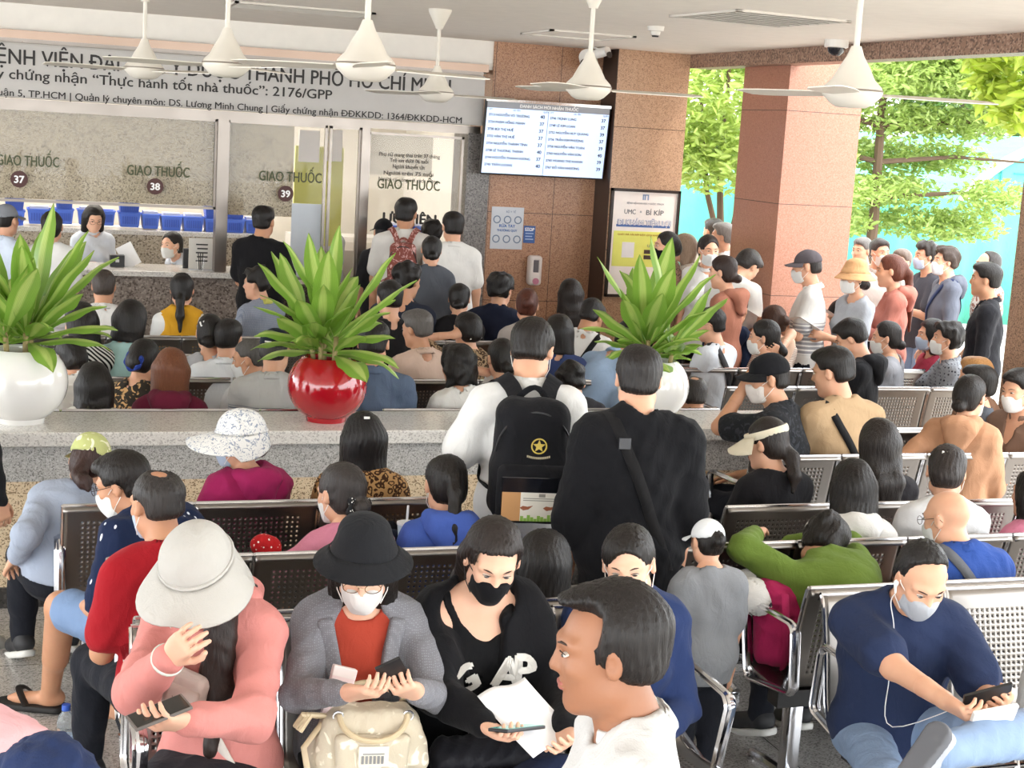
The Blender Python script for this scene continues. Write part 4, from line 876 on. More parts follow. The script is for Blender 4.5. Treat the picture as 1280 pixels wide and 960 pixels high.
# room behind the glass
sbox('wall_room_low', (-6, 14.35, 0), (2.35, 14.85, 1.27), granite('#b5a893', '#c9bda9', '#6f6354', 90., .4)); sbox('trim_10', (-6, 14.3, 1.27), (2.4, 14.9, 1.31), M_SLAB)
for i, x in enumerate((-.6, 1.0, 2.6)):
    l = empty('room_fill_light', (x, 14.9, 2.9), 0, 'white glowing panel added unseen to brighten the pharmacy room', 'light', 'added pharmacy room fill lights'); MB().box((-.6, -.15, -.03), (.6, .15, 0)).build('fill_glow', plain('#fff6ea', .5, 0, .5, 30.), l); MB().box((-.63, -.18, -.012), (.63, .18, 0)).build('frame', M_WHITE, l)  # unseen lamps, added to brighten the room behind the glass
M_BLUE = plain('#4f74d8', .45); M_BLUE2 = plain('#3a5cc0', .45)
def basket(px, py, y, w, lab, mat=M_BLUE, papers=False, cross=True):
    p = at_y(px, py, y); r = empty('storage_basket', p, 0, lab, 'basket', 'blue baskets on the back counter'); h = .13; d = .22; m = MB(); t = .006
    a = [(-w / 2 + .015, -d / 2 + .015), (w / 2 - .015, -d / 2 + .015), (w / 2 - .015, d / 2 - .015), (-w / 2 + .015, d / 2 - .015)]; b = [(-w / 2, -d / 2), (w / 2, -d / 2), (w / 2, d / 2), (-w / 2, d / 2)]
    v = [(x, y_, 0) for x, y_ in a] + [(x, y_, h) for x, y_ in b] + [(x * .93, y_ * .93, .008) for x, y_ in a] + [(x * .95, y_ * .95, h) for x, y_ in b]
    f = [(3, 2, 1, 0), (8, 9, 10, 11)] + [(i, (i + 1) % 4, 4 + (i + 1) % 4, 4 + i) for i in range(4)] + [(8 + (i + 1) % 4, 8 + i, 12 + i, 12 + (i + 1) % 4) for i in range(4)] + [(4 + i, 4 + (i + 1) % 4, 12 + (i + 1) % 4, 12 + i) for i in range(4)]
    m.add(v, f).build('tray', mat, r); m = MB()
    for i in range(4): q0, q1 = b[i], b[(i + 1) % 4]; m.tube([(*q0, h), (*q1, h)], .008, 6)
    m.build('rim', mat, r, True)
    m = MB(); n = 7
    for i in range(n): x = (-.5 + (i + .5) / n) * (w - .05); m.box((x - .006, -d / 2 - .002, .03), (x + .006, -d / 2 + .014, h - .03))
    m.build('lattice', M_BLUE2, r)
    if papers: MB().box((-w * .4, -d * .35, .02), (w * .4, d * .35, h + .03)).build('contents', plain('#d8dcea', .8), r)
    return r
bk = [(18, 281, .22), (49, 279, .26), (80, 279, .2), (108, 280, .2), (135, 281, .14), (161, 283, .24), (187, 285, .2), (213, 287, .24), (240, 288, .24), (263, 290, .16), (292, 291, .22), (313, 292, .16)]
names = ['leftmost blue basket on the back counter', 'second blue basket from the left on the back counter', 'blue basket behind the loose white tee', 'blue basket just left of the standing white coat', 'narrow blue basket just right of the standing white coat', 'lower blue basket of the pair under number 38 disc', 'blue basket below the number 38 disc', 'blue basket behind the seated white coat', 'blue basket right of the seated white coat', 'lower blue basket beside the chrome post', 'blue basket just right of the chrome post', 'rightmost blue basket beside the black tee']
for (px, py, w), n in zip(bk, names): basket(px, py, 14.55, w * .80, n, M_BLUE, px in (49, 108, 187, 213, 240, 313))
for (px, py, w, n) in ((18, 264, .22, 'upper blue basket of the leftmost pair'), (161, 266, .24, 'upper blue basket of the pair under number 38 disc'), (263, 272, .16, 'upper blue basket beside the chrome post'), (80, 262, .2, 'upper blue basket behind the loose white tee'), (292, 274, .22, 'upper blue basket just right of the chrome post')): basket(px, py, 14.55, w * .78, n, M_BLUE2, True)
# right of the glass: cabinets, yellow board
cb = empty('storage_cabinet', (3.65, 15.6, 0), 0, 'white low cabinet with grey doors behind the priority window', 'cabinet'); MB().box((-.75, 0, 0), (.55, .5, 1.22)).build('carcass', plain('#dcd8d2', .6), cb)
for x in (-.7, -.28, .14): d = MB().box((x, -.02, .3), (x + .38, 0, 1.17)).build('door', plain('#cfc9c0', .5), cb); MB().box((x + .05, -.026, .45), (x + .33, -.02, 1.08)).build('door_panel', plain('#9d968c', .4), d)
bk_a = basket(500, 238, 15.75, .4, 'blue basket on the white cabinet, left of two', M_BLUE, True); bk_b = basket(532, 243, 15.75, .4, 'blue basket on the white cabinet, right of two', M_BLUE, True)
bk_a.location.z = bk_b.location.z = 1.22
yb = empty('yellow_board', (3.05, 14.6, .0), 0, 'tall yellow notice board behind the glass beside the frosted panel', 'board'); MB().box((-.35, 0, 1.2), (.12, .03, 2.15)).build('board', plain('#d6d67c', .6), yb); MB().box((-.35, -.002, .0), (.12, .03, 1.2)).build('white_base', plain('#e4e2de', .6), yb); MB().box((-.32, -.01, 2.0), (-.12, 0, 2.3)).build('notice', M_TW, yb); MB().box((-.06, -.01, 2.02), (.1, 0, 2.32)).build('notice', M_TW, yb)
# things on the counter
def boxthing(name, lab, cat, loc, a, b, mat, part='body', rz=0., bev=.003): r = empty(name, loc, rz, lab, cat); MB().box(a, b, bev=bev).build(part, mat, r); return r
c0 = at_y(146, 336, 13.3); r = boxthing('card_terminal', 'small black card terminal on the counter before the standing white coat', 'terminal', (c0[0], 13.3, 1.075), (-.06, -.05, 0), (.06, .05, .10), plain('#1c1c1f', .4)); MB().box((-.015, -.052, .04), (.015, -.05, .065)).build('label', plain('#c8c8c8', .5), r)
c0 = at_y(252, 336, 13.2); r = boxthing('acrylic_sign_stand', 'clear stand with a printed white sheet on the counter', 'sign', (c0[0], 13.22, 1.075), (-.11, -.004, 0), (.11, .004, .27), plain('#d6d2ca', .5), 'sheet'); MB().box((-.11, -.05, 0), (.11, .05, .006)).build('foot', plain('#cfd3d6', .1), r); m = MB(); [m.box((-.05 + .01 * (i % 2), -.007, .21 - i * .035), (.05, -.004, .222 - i * .035)) for i in range(5)]; m.build('printing', M_TK, r)
c0 = at_y(250, 338, 13.12); r = empty('plastic_cup', (c0[0], 13.1, 1.075), 0, 'clear plastic cup of pens on the counter edge', 'cup'); MB().lathe([(.03, 0), (.04, .11), (.037, .11), (.028, .005)], 20).build('cup', M_GLASS, r, True); m = MB(); [m.tube([(.01 * i, 0, .01), (.02 * i, .01, .16)], .004, 6) for i in (-1, 0, 1)]; m.build('pens', M_TK, r)
c0 = at_y(163, 334, 13.35); r = empty('document_clipboard', (c0[0] + .03, 13.34, 1.08), 0, 'white document held up beside the seated white coat on the counter', 'document'); MB().box((-.07, 0, 0), (.07, .005, .2), M=Matrix.Rotation(-.5, 4, 'Y')).build('sheet', M_TW, r); MB().box((-.07, .005, 0), (.07, .009, .2), M=Matrix.Rotation(-.5, 4, 'Y')).build('backing', plain('#3a3a40', .5), r)
c0 = at_y(234, 336, 13.25); boxthing('small_black_speaker', 'small black box beside the seated white coat on the counter', 'speaker', (c0[0], 13.32, 1.075), (-.03, -.03, 0), (.03, .03, .17), plain('#202024', .5))
# outside
sbox('ground', (6.1, -3.5, -.12), (80, 90, -.004), plain('#c9c4bb', .9)); sbox('ground_bounce', (-30, -30, -.12), (80, -3.5, -.004), plain('#cfcac0', .9)); sbox('kerb', (6.1, 1, -.1), (6.9, 17, 0.), granite('#b8aa9c', '#cfc3b6', '#8b7d70', 90., .5))  # ground behind the camera is unseen, added pale to bounce daylight onto the ceiling
TEAL = cloth('#63bfa9', None, '#fff', 40., .6)
hd = empty('construction_hoarding', (9.5, 19, 0), 0, 'long teal tarpaulin hoarding behind the thin left tree', 'hoarding')
m = MB(); n = 60; v = [(-2.7 + 9 * i / n, .05 * math.sin(i * 1.7), z) for i in range(n + 1) for z in (0, 1.86 + .05 * math.sin(i * .4))]; m.add(v, [(2 * i, 2 * i + 2, 2 * i + 3, 2 * i + 1) for i in range(n)]); o = m.build('tarpaulin', TEAL, hd, True); sm = o.modifiers.new('s', 'SOLIDIFY'); sm.thickness = .02
for i in range(6): MB().tube([(-2.6 + i * 1.7, .1, 0), (-2.6 + i * 1.7, .1, 1.88)], .03, 8).build('post', M_STEEL, hd, True)
tn = empty('teal_tent', (19.0, 23, 0), 0, 'big teal barrel vaulted tent beside the dark right pillar', 'tent')
m = MB(); n = 28; R_ = 3.2
for (y0, y1) in ((0, 14),): m.add([(R_ * math.cos(math.pi * i / n) * 1.05, yy, 2.9 * math.sin(math.pi * i / n) ** .8) for yy in (y0, y1) for i in range(n + 1)], [(i, i + 1, n + 2 + i, n + 1 + i) for i in range(n)] + [tuple(range(n, -1, -1))])
m.build('canopy', TEAL, tn); 
for yy in (-.03, 5, 10): MB().tube([(R_ * math.cos(math.pi * i / n) * 1.06, yy, 2.93 * math.sin(math.pi * i / n) ** .8) for i in range(n + 1)], .09, 8).build('arch_rib', plain('#b9bcc4', .5), tn, True)
for x in (-2.2, -.6, 1.2): MB().tube([(x, -.04, 0), (x, -.04, 2.85 * math.sin(math.acos(x / (R_ * 1.05))) ** .8)], .02, 6).build('seam', plain('#2f8f92', .6), tn, True)
for z in (1.0, 1.6, 2.2): MB().tube([(-(R_ - .3) * math.sqrt(max(0, 1 - (z / 2.95) ** 2)), -.04, z), ((R_ - .3) * math.sqrt(max(0, 1 - (z / 2.95) ** 2)), -.04, z)], .015, 6).build('seam', plain('#2f8f92', .6), tn, True)
bd = empty('white_building', (24, 42, 0), -.2, 'long pale building with a cream band behind the tent', 'building'); MB().box((-7, 0, 0), (30, 8, 3.4)).build('wall', plain('#efece6', .9), bd); MB().box((-7.2, -.3, 3.4), (30, 8, 3.85)).build('roof_band', plain('#efe3c8', .9), bd)
for i in range(8): w = MB().box((-5 + i * 4, -.05, 1.2), (-3.2 + i * 4, .1, 2.8)).build('window', plain('#9fb0b8', .2), bd)
# ---------------------------------------------------------------- benches
M_BENCH = metal('#8d8883', .33); M_BLACK = plain('#1d1c1c', .4); M_BEAM = plain('#201f20', .35)
SEAT_W = .51
def _seat_mesh():
    pr = [(-.030, .838), (-.022, .856), (-.006, .862), (.006, .85), (.02, .80), (.040, .72), (.058, .64), (.072, .56), (.085, .50), (.105, .455), (.14, .432), (.20, .422), (.28, .424), (.36, .434), (.42, .442), (.465, .440), (.492, .424), (.50, .395)]
    pr = np.array(pr); d = np.r_[0, np.cumsum(np.hypot(*np.diff(pr, axis=0).T))]; n = int(d[-1] / .0215); t = np.linspace(0, d[-1], n + 1)
    P_ = np.stack([np.interp(t, d, pr[:, 0]), np.interp(t, d, pr[:, 1])], 1); nx = 23; W_ = SEAT_W - .012; v = []; f = []; idx = {}
    for i in range(n + 1):
        for j in range(nx + 1): idx[i, j] = len(v); v.append(((j / nx - .5) * W_, P_[i, 0], P_[i, 1]))
    for i in range(n):
        m = (P_[i] + P_[i + 1]) / 2
        perf_row = (.50 < m[1] < .80) or (.16 < m[0] < .42 and m[1] < .46)
        for j in range(nx):
            q = [idx[i, j], idx[i, j + 1], idx[i + 1, j + 1], idx[i + 1, j]]
            if perf_row and 3 <= j < nx - 3:
                c = np.mean([v[k] for k in q], 0); e = [c + .50 * ((np.array(v[q[k]]) + np.array(v[q[(k + 1) % 4]])) / 2 - c) for k in range(4)]; o = len(v); v += [tuple(x) for x in e]
                # ring of 8 corners: a diamond hole left open in the middle
                for k in range(4): f.append((q[k], o + k, o + (k - 1) % 4)); f.append((q[k], q[(k + 1) % 4], o + k))
            else: f.append(tuple(q))
    me = bpy.data.meshes.new('seat_shell'); me.from_pydata(v, [], f); me.update(); me.polygons.foreach_set('use_smooth', np.ones(len(f), bool)); me.materials.append(M_BENCH)
    rim = MB()
    for sx in (-1, 1): rim.tube([(sx * W_ / 2, a, b) for a, b in pr[2:]], .007, 6)
    rim.tube([(-W_ / 2, -.012, .862), (W_ / 2, -.012, .862)], .009, 8); rim.tube([(-W_ / 2, .497, .41), (W_ / 2, .497, .41)], .008, 8); o = rim.build('chrome_rim', M_CHROME, None, True); rm = o.data; bpy.data.objects.remove(o); return me, rm
SEAT_ME, RIM_ME = _seat_mesh()
_arm = MB()
_pts = []
for (cy, cz, a0) in ((.40, .655, 0), (.08, .665, 90), (.06, .48, 180), (.34, .43, 270)):
    for a in (0, 30, 60, 90): _pts.append((0, cy + .035 * math.cos(math.radians(a0 + a)), cz + .035 * math.sin(math.radians(a0 + a))))
_arm.tube(_pts, .022, 8, closed=True, flat=(0, 0, 1)); _arm.tube(_pts, .013, 8, closed=True); _o = _arm.build('armrest', M_CHROME, None, True); ARM_ME = _o.data; bpy.data.objects.remove(_o)
_leg = MB(); _leg.box((-.028, .19, .03), (.028, .25, .37), bev=.006); _leg.tube([(0, -.02, .018), (0, .06, .032), (0, .22, .045), (0, .40, .032), (0, .50, .018)], .022, 8); _leg.lathe([(.03, 0), (.03, .012), (.012, .02)], 12, c=(0, 0, 0)); _leg.lathe([(.03, 0), (.03, .012), (.012, .02)], 12, c=(0, .49, 0)); _o = _leg.build('leg', M_CHROME, None, True); LEG_ME = _o.data; bpy.data.objects.remove(_o)
def bench(label, x0, n, yb, face=1, arms=(1, 1), pitch=SEAT_W, group='steel waiting room benches'):
    """row of n perforated seats; face=1 looks towards the counter, -1 towards the camera; x0 = left end as seen"""
    wd = n * pitch; r = empty('waiting_bench', (x0 + wd / 2, yb, 0), 0 if face > 0 else math.pi, label, 'bench', group)
    inst = lambda nm, me, loc, par=r: (lambda o: (link(o, par), setattr(o, 'location', loc), o)[2])(bpy.data.objects.new(nm, me))
    kx = pitch / SEAT_W
    for i in range(n):
        s_ = inst('seat', SEAT_ME, ((i - (n - 1) / 2) * pitch, 0, 0)); s_.scale.x = kx; sm = s_.modifiers.new('thick', 'SOLIDIFY'); sm.thickness = .004; sm.offset = 0
        inst('chrome_rim', RIM_ME, (0, 0, 0), s_)
    MB().box((-wd / 2 + .03, .18, .335), (wd / 2 - .03, .26, .40)).build('beam', M_BEAM, r)
    for q in (-1, 1):
        if arms[0 if q < 0 else 1]: inst('armrest', ARM_ME, (q * (wd / 2 + .0), 0, 0))
        inst('leg', LEG_ME, (q * (wd / 2 - .12 if n > 1 else .1), 0, 0))
    return r
bench('steel bench left, second row from the low stone wall, back towards us', .36, 3, 5.25)
bench('steel bench left, first row before the low stone wall', .24, 3, 6.0)
bench('steel bench left, back to back with the bench facing us at left', .40, 3, 4.60, 1, (1, 0))
bench('steel bench left in front at left, facing us', .38, 4, 4.50, -1, (1, 1), .452)
bench('steel bench right, second row from the low stone wall, under the white hoodie', 2.50, 4, 5.18)
bench('steel bench right, first row before the low stone wall', 2.98, 4, 5.74)
bench('steel bench right under the navy tee, facing us', 2.74, 4, 4.50, -1)
bench('steel bench right holding the pink backpack, back to back with the navy tee', 2.74, 4, 4.60, 1)
for i, (x0, n, y, d) in enumerate(((-.2, 4, 7.96, 'behind the low wall below the white pot at left'), (2.0, 4, 7.96, 'behind the low wall between red pot and right pot'), (.3, 4, 8.95, 'behind the low wall, second row, left'), (2.34, 3, 8.92, 'behind the low wall, second row, centre'), (.0, 3, 9.82, 'behind the low wall, third row, left'), (3.1, 3, 9.6, 'behind the low wall, third row, right'), (.2, 4, 10.65, 'in the fourth row behind the low wall, left'), (2.6, 3, 10.6, 'in the fourth row behind the low wall, right'), (4.45, 4, 8.7, 'below the seated group at right'), (4.4, 4, 9.45, 'below the group at right, further row'), (4.9, 3, 10.3, 'nearest the pink pillar'), (3.6, 4, 6.7, 'before the right end of the low wall'), (4.75, 2, 7.35, 'beside the dark right pillar'))):
    bench('steel bench ' + d, x0, n, y)
# ---------------------------------------------------------------- potted plants and trees
def leafmat(c, c2, name='leaf', tr=.35):
    m, t = newmat(name, c, .38); uv = t.n('ShaderNodeUVMap'); s = t.n('ShaderNodeSeparateXYZ'); t.l(uv.outputs[0], s.inputs[0])
    e = t.math('ABSOLUTE', t.math('SUBTRACT', s.outputs[0], .5)); base = t.ramp(e, ((.0, c2), (.12, c2), (.22, c), (.5, c)))
    w = t.n('ShaderNodeTexWave', bands_direction='X'); w.inputs['Scale'].default_value = 6; w.inputs['Distortion'].default_value = 2.; t.l(uv.outputs[0], w.inputs['Vector']); base = t.mix(t.math('MULTIPLY', w.outputs['Fac'], .35), base, tuple(x * .5 for x in lin(c)))
    t.l(base, t.b.inputs['Base Color']); d = t.n('ShaderNodeBsdfTranslucent'); t.l(base, d.inputs[0]); mx = t.n('ShaderNodeMixShader'); mx.inputs[0].default_value = tr; t.l(t.b.outputs[0], mx.inputs[1]); t.l(d.outputs[0], mx.inputs[2]); t.l(mx.outputs[0], t.out.inputs[0]); return m
M_LEAF = leafmat('#86ad45', '#c2d67a'); M_SOIL = plain('#3a2a20', .95)
def blade(m, uv, base, az, el, L, w, droop, twist, rnd):
    n = 12; v = []; p = Vector(base); e = el; d0 = Vector((math.cos(az), math.sin(az), 0)); side = Vector((-math.sin(az), math.cos(az), 0)); o = len(m.v); u_ = []
    for i in range(n + 1):
        t = i / n; wd = max(.004, w * (math.sin(math.pi * (t ** 1.25 * .97 + .03)) ** .8)) if i < n else .001
        if t < .2: wd = max(wd, w * .2)
        dr = d0 * math.cos(e) + Vector((0, 0, 1)) * math.sin(e); nr = dr.cross(side) * -1; sd = side * math.cos(twist * t) + nr * math.sin(twist * t)
        wav = .006 * math.sin(i * 1.3 + twist * 9)
        for k, q in enumerate((-1, -.45, 0, .45, 1)): v.append(p + sd * wd * q + nr * (abs(q) * wd * .35 + wav * abs(q))); u_.append((.5 + q * .5, t))
        p = p + dr * (L / n); e -= droop * (t ** 1.3) * 2.2 / n
    f = [(5 * i + j, 5 * i + j + 1, 5 * i + 6 + j, 5 * i + 5 + j) for i in range(n) for j in range(4)]
    m.add(v, f); uv += u_
def uvset(o, uv):
    l = o.data.uv_layers.new(name='UVMap'); vi = np.zeros(len(o.data.loops), np.int32); o.data.loops.foreach_get('vertex_index', vi); l.data.foreach_set('uv', np.array(uv, np.float32)[vi].ravel())
def potted(px, py, potc, rad, hgt, lab, seed, tall, spread, metal_=False, n=38):
    p = at_z(px, py, .87); r = empty('potted_dracaena', (p[0], 7.63, .87), 0, lab, 'plant'); rnd = random.Random(seed); R_ = rad; h = hgt
    pm, t = newmat('glazed_pot', potc, .12); t.b.inputs['Coat Weight'].default_value = .8; t.b.inputs['Coat Roughness'].default_value = .05
    prof = [(.0001, 0), (R_ * .5, 0)] + [(R_ * math.cos(a), h * .5 + h * .5 * math.sin(a) * 1.02) for a in np.linspace(-1.02, .86, 16)]
    zt = prof[-1][1]; rt = prof[-1][0]; prof += [(rt - .012, zt + .006), (rt - .024, zt - .002), (rt - .03, zt - .06), (.0001, zt - .06)]
    MB().lathe(prof, 48).build('pot', pm, r, True); MB().lathe([(rt - .026, zt - .03), (.0001, zt - .018)], 24).build('soil', M_SOIL, r, True)
    stems = [(rnd.uniform(-.07, .07), rnd.uniform(-.07, .07)) for _ in range(4)]
    for sx, sy in stems: MB().tube([(sx, sy, zt - .04), (sx * 1.2, sy * 1.2, zt + .12)], .013, 8).build('stem', plain('#9a8a5c', .8), r, True)
    m = MB(); uv = []
    for i in range(n):
        sx, sy = stems[i % 4]; lay = i / n; az = i * 2.399 + rnd.uniform(-.3, .3); el = .1 + 1.2 * lay + rnd.uniform(-.15, .15); L = tall * (.72 + .35 * rnd.random()) * (.8 + .3 * lay)
        blade(m, uv, (sx * 1.1, sy * 1.1, zt + .02 + .09 * lay), az, min(el, 1.5), L * spread if el < .7 else L, (.052 + .016 * rnd.random()), (1.3 - .9 * lay) * rnd.uniform(.6, 1.2), rnd.uniform(-.5, .5), rnd)
    o = m.build('foliage', M_LEAF, r, True); uvset(o, uv); return r
potted(405, 523, '#a3121f', .205, .37, 'leafy dracaena in a glossy red round pot on the low wall', 3, .54, .98)
potted(26, 523, '#eceae6', .22, .40, 'leafy dracaena in a white round pot at the left end', 5, .56, .95)
potted(812, 523, '#f0eeea', .20, .37, 'leafy dracaena in a white pot behind the loose black tee', 8, .54, .85)
BARK = plain('#5d4a3c', .95)
def tree(name, loc, h, lab, seed, blobs, leafc, leafc2, n, ls, trunk, tr=.06, branches=()):
    r = empty(name, loc, 0, lab, 'tree'); rnd = np.random.RandomState(seed); m = MB()
    for tk in trunk: m.tube(tk, [tr * (1 - .6 * i / (len(tk) - 1)) for i in range(len(tk))], 8)
    for b in branches: m.tube(b, [tr * .45 * (1 - .7 * i / (len(b) - 1)) for i in range(len(b))], 6)
    m.build('trunk', BARK, r, True); B = np.array(blobs, float); wt = np.prod(B[:, 3:6], 1); wt /= wt.sum(); k = rnd.choice(len(B), n, p=wt)
    u = rnd.normal(size=(n, 3)); u /= np.linalg.norm(u, axis=1)[:, None]; c = B[k, :3] + u * B[k, 3:6] * (rnd.rand(n, 1) ** .45)
    a = rnd.normal(size=(n, 3)); a[:, 2] *= .5; a /= np.linalg.norm(a, axis=1)[:, None]; b = np.cross(a, rnd.normal(size=(n, 3))); b /= np.linalg.norm(b, axis=1)[:, None]; s = ls * (.6 + .8 * rnd.rand(n, 1))
    nn = np.cross(a, b) * s * .18
    V = np.stack([c - a * s, c + b * s * .42 + nn, c + a * s, c - b * s * .42 + nn], 1).reshape(-1, 3); Fq = np.arange(4 * n).reshape(-1, 4)
    o = mesh_np('foliage', V, Fq, leafmat(leafc, leafc2, 'tree_leaf', .45), r, False); uvset(o, np.tile(np.array([(0.5, 0), (.9, .5), (.5, 1), (.1, .5)]), (n, 1))); return r
rr = random.Random(1)
p = at_y(902, 330, 15.0)
tree('street_tree', (p[0], 15.0, 0), 5, 'light green bushy tree left of the pink pillar', 1, [(rr.uniform(-1.0, .6), rr.uniform(-.8, .8), rr.uniform(2.2, 5.2), .6, .6, .42) for _ in range(20)], '#98b34c', '#b6c96e', 16000, .055, [[(0, 0, 0), (.03, 0, 1.1), (-.25, 0, 1.9), (-.4, 0, 2.9)], [(.02, 0, .9), (.2, .1, 1.8), (.3, 0, 3.0)], [(.0, 0, 1.), (-.05, .1, 2.0), (-.1, 0, 3.4)]], .05)
p = at_y(1085, 330, 17.0)
br = [[(0, 0, z), (sx * (1.0 + .3 * rr.random()), rr.uniform(-.4, .4), z + .12), (sx * 1.9, rr.uniform(-.6, .6), z + .1)] for z in (1.85, 2.3, 2.75, 3.3) for sx in (-.55, 1)]
tree('street_tree', (p[0], 17.0, 0), 5, 'layered tree with a straight trunk right of the pink pillar', 2, [(x, rr.uniform(-.7, .7), z, .6, .55, .24) for z in (1.55, 1.95, 2.4, 2.85, 3.3, 3.75) for x in ((-.6, .15, .8, 1.3) if z < 3.4 else (-.6, 0, .6, 1.1, 1.6))] + [(rr.uniform(-.6, 1.7), rr.uniform(-.8, .8), rr.uniform(3.3, 4.4), .5, .5, .3) for _ in range(12)], '#8ea94f', '#aec26e', 26000, .052, [[(0, 0, 0), (.02, 0, 1.6), (-.02, 0, 3.0), (.02, 0, 4.4)]], .085, br)
p = at_y(1262, 110, 11.5)
tree('street_tree', (p[0] + .5, 11.5, 0), 5, 'bright yellow green tree nearest the open side at upper right', 3, [(rr.uniform(-.75, .9), rr.uniform(-.7, .7), rr.uniform(2.85, 3.7), .36, .4, .26) for _ in range(14)], '#9cb434', '#b5c650', 3200, .085, [[(.9, 0, 0), (.8, 0, 1.8), (.5, 0, 3.2)]], .07)
for i, (px, y, lab) in enumerate(((1195, 30, 'dark green tree far behind, left of three'), (1240, 32, 'dark green tree far behind, middle of three'), (1120, 34, 'dark green tree far behind the layered tree'))):
    p = at_y(px, 200, y); tree('distant_tree', (p[0], y, 0), 8, lab, 10 + i, [(rr.uniform(-1.6, 1.6), rr.uniform(-1, 1), rr.uniform(3.4, 7.5), 1.0, 1.0, .8) for _ in range(16)], '#547530', '#71904a', 7000, .12, [[(0, 0, 0), (.1, 0, 2.5), (0, 0, 6)], [(.5, .2, 0), (.6, 0, 3), (.9, 0, 6)]], .13)
# ---------------------------------------------------------------- the people
BK = '#17120f'; WH = '#efefec'; BLU = '#bccbe0'
q = person
# behind the counter and at it
q('person in white coat standing behind the counter, looking down', (118, 257), y=13.95, pose='stand', rot=178, hair=('bob', BK), top=('#dfe6f0', 'l', 'shirt'), head=(10, 22, 0), armL='front', armR='front', glasses=True, sk='p')
q('person in white coat and white mask seated behind the counter', (215, 290), y=13.72, rot=120, hair=('lowbun', BK), top=('#e6ebf2', 'l', 'shirt'), mask=WH, head=(10, 2, 0), lean=26, armL='front', armR='front', sk='p', seat=.58)
q('person in pale blue coat and grey cap at the left end of the counter', (8, 256), y=12.3, pose='stand', rot=-40, sex='m', top=('#cfd9e8', 'l', 'shirt'), hat=('cap', '#8d9096'))
q('person in loose white tee standing at the counter before the standing white coat', (65, 265), y=12.2, pose='stand', rot=-15, hair=('lowbun', BK), top=('#eceae6', 's', None, None, .028), bottom=('#d9d7d2', 'long'), armR='front')
q('person in black tee standing at the counter beside the chrome post', (330, 258), y=12.3, pose='stand', rot=-35, sex='m', top=('#1b1a1c', 's', None, None, .026), armL='front', armR='front', sk='m')
q('person in plaid shirt over yellow collar sitting sideways near the counter', (322, 335), y=11.45, rot=40, sex='m', hair=('mess', BK), top=('#aab0bd', 's', 'shirt', ('plaid', '#7f8798', 34.), .02, '#d9d873'), head=(25, 5, 0))
q('person in mustard vest over white sleeves seated before the counter', (228, 342), y=10.95, rot=-8, hair=('lowpony', BK, .34), top=('#dca32e', 'n', None, None, .024), head=(-5, 5, 0))
q('person in white shirt with a dark strap across the back, seated before the counter', (130, 337), y=11.0, rot=-5, sex='m', hair=('crew', '#3a312b'), top=('#e7e4df', 's', 'shirt'), sk='m')
q('person in pale turquoise top seated right of the striped top', (165, 377), y=9.25, rot=-25, hair=('bob', BK, .15), top=('#b5dbd8', 's', None), head=(-10, 12, 0))
q('person in black and white diagonal stripes behind the left plant', (100, 380), y=9.2, rot=15, hair=('bob', BK), top=('#f0efec', 's', None, ('diag', '#191919', 18.)), head=(20, 10, 0))
q('person in loose white blouse just right of the white pot', (88, 422), y=8.9, rot=20, hair=('tied', BK), top=('#efece6', 'h', None, None, .03), head=(10, 20, 0))
q('person with a white star hair clip and grey top, seated before the mustard vest', (263, 393), y=9.2, rot=-10, hair=('lowbun', BK), top=('#b9b8ba', 's', None, ('hemstripe', '#1b1b1b', 20.)), head=(0, 8, 0))
q('person in plain white shirt seated right of the white star clip', (286, 400), y=9.1, rot=-12, sex='m', hair=('short', BK), top=('#eceef0', 's', 'shirt'), head=(-12, 6, 0))
q('person in white mask turned right beside the navy cap', (312, 424), y=8.72, rot=35, sex='m', hair=('crew', '#4b4743'), top=('#d4d4d4', 's', 'polo'), mask=WH, head=(35, 12, 0), sk='m')
q('person in navy cap and grey polo with striped hem', (345, 412), y=8.2, rot=-12, sex='m', hair=('short', '#2c2724'), hat=('cap', '#1d2430'), top=('#c4c2bf', 's', 'polo', ('hemstripe', '#6d7280', 22.)), head=(-20, 5, 0), fat=1.08)
q('person in maroon hoodie seated just behind the low wall', (215, 437), y=8.2, rot=-8, hair=('bob', '#6b3f28', .17), top=('#6d2238', 'l', 'hood'), head=(-5, 5, 0))
q('person in floral top with a blue scrunchie, left of the maroon hoodie', (181, 425), y=8.55, rot=-30, hair=('tied', BK), top=('#3a352f', 's', None, ('floral', '#c9a06e', 22.)), head=(-10, 18, 0))
q('person in pale top seated just right of the white pot, back to us', (118, 455), y=8.15, rot=-5, hair=('long', BK, .34), top=('#dcd6cc', 's', None))
q('person in slate blue polo hidden behind the red pot', (468, 402), y=8.2, rot=-15, sex='m', hair=('short', BK), top=('#5f6d84', 's', 'polo'), head=(0, 10, 0), fat=1.12, z=None, twist=0)
q('person in pale peach shirt seated right of the red pot plant', (522, 388), y=9.15, rot=18, sex='m', hair=('short', '#55504c'), top=('#dcc0ae', 's', 'shirt'), head=(25, 10, 0), sk='m', tilt=0)
q('person in dark tee turned right before the standing grey top', (510, 330), y=10.95, rot=-25, sex='m', hair=('mess', BK), top=('#2b2f3c', 's', None), head=(-30, 8, 0), sk='m')
q('person in dark top seated left of the pale peach shirt, behind the plant', (488, 352), y=10.2, rot=5, hair=('short', BK), top=('#211f20', 's', None), head=(0, 10, 0))
q('person in dark grey top standing in the queue, back to us', (540, 295), z=1.56, pose='stand', rot=-10, hair=('lowbun', BK), top=('#5c5f66', 'l', None), head=(0, 8, 0))
q('person in white polo standing in the queue, nearest the brown wall', (567, 265), y=12.2, pose='stand', rot=-8, sex='m', hair=('short', BK), top=('#efece6', 's', 'polo'), head=(8, 3, 0))
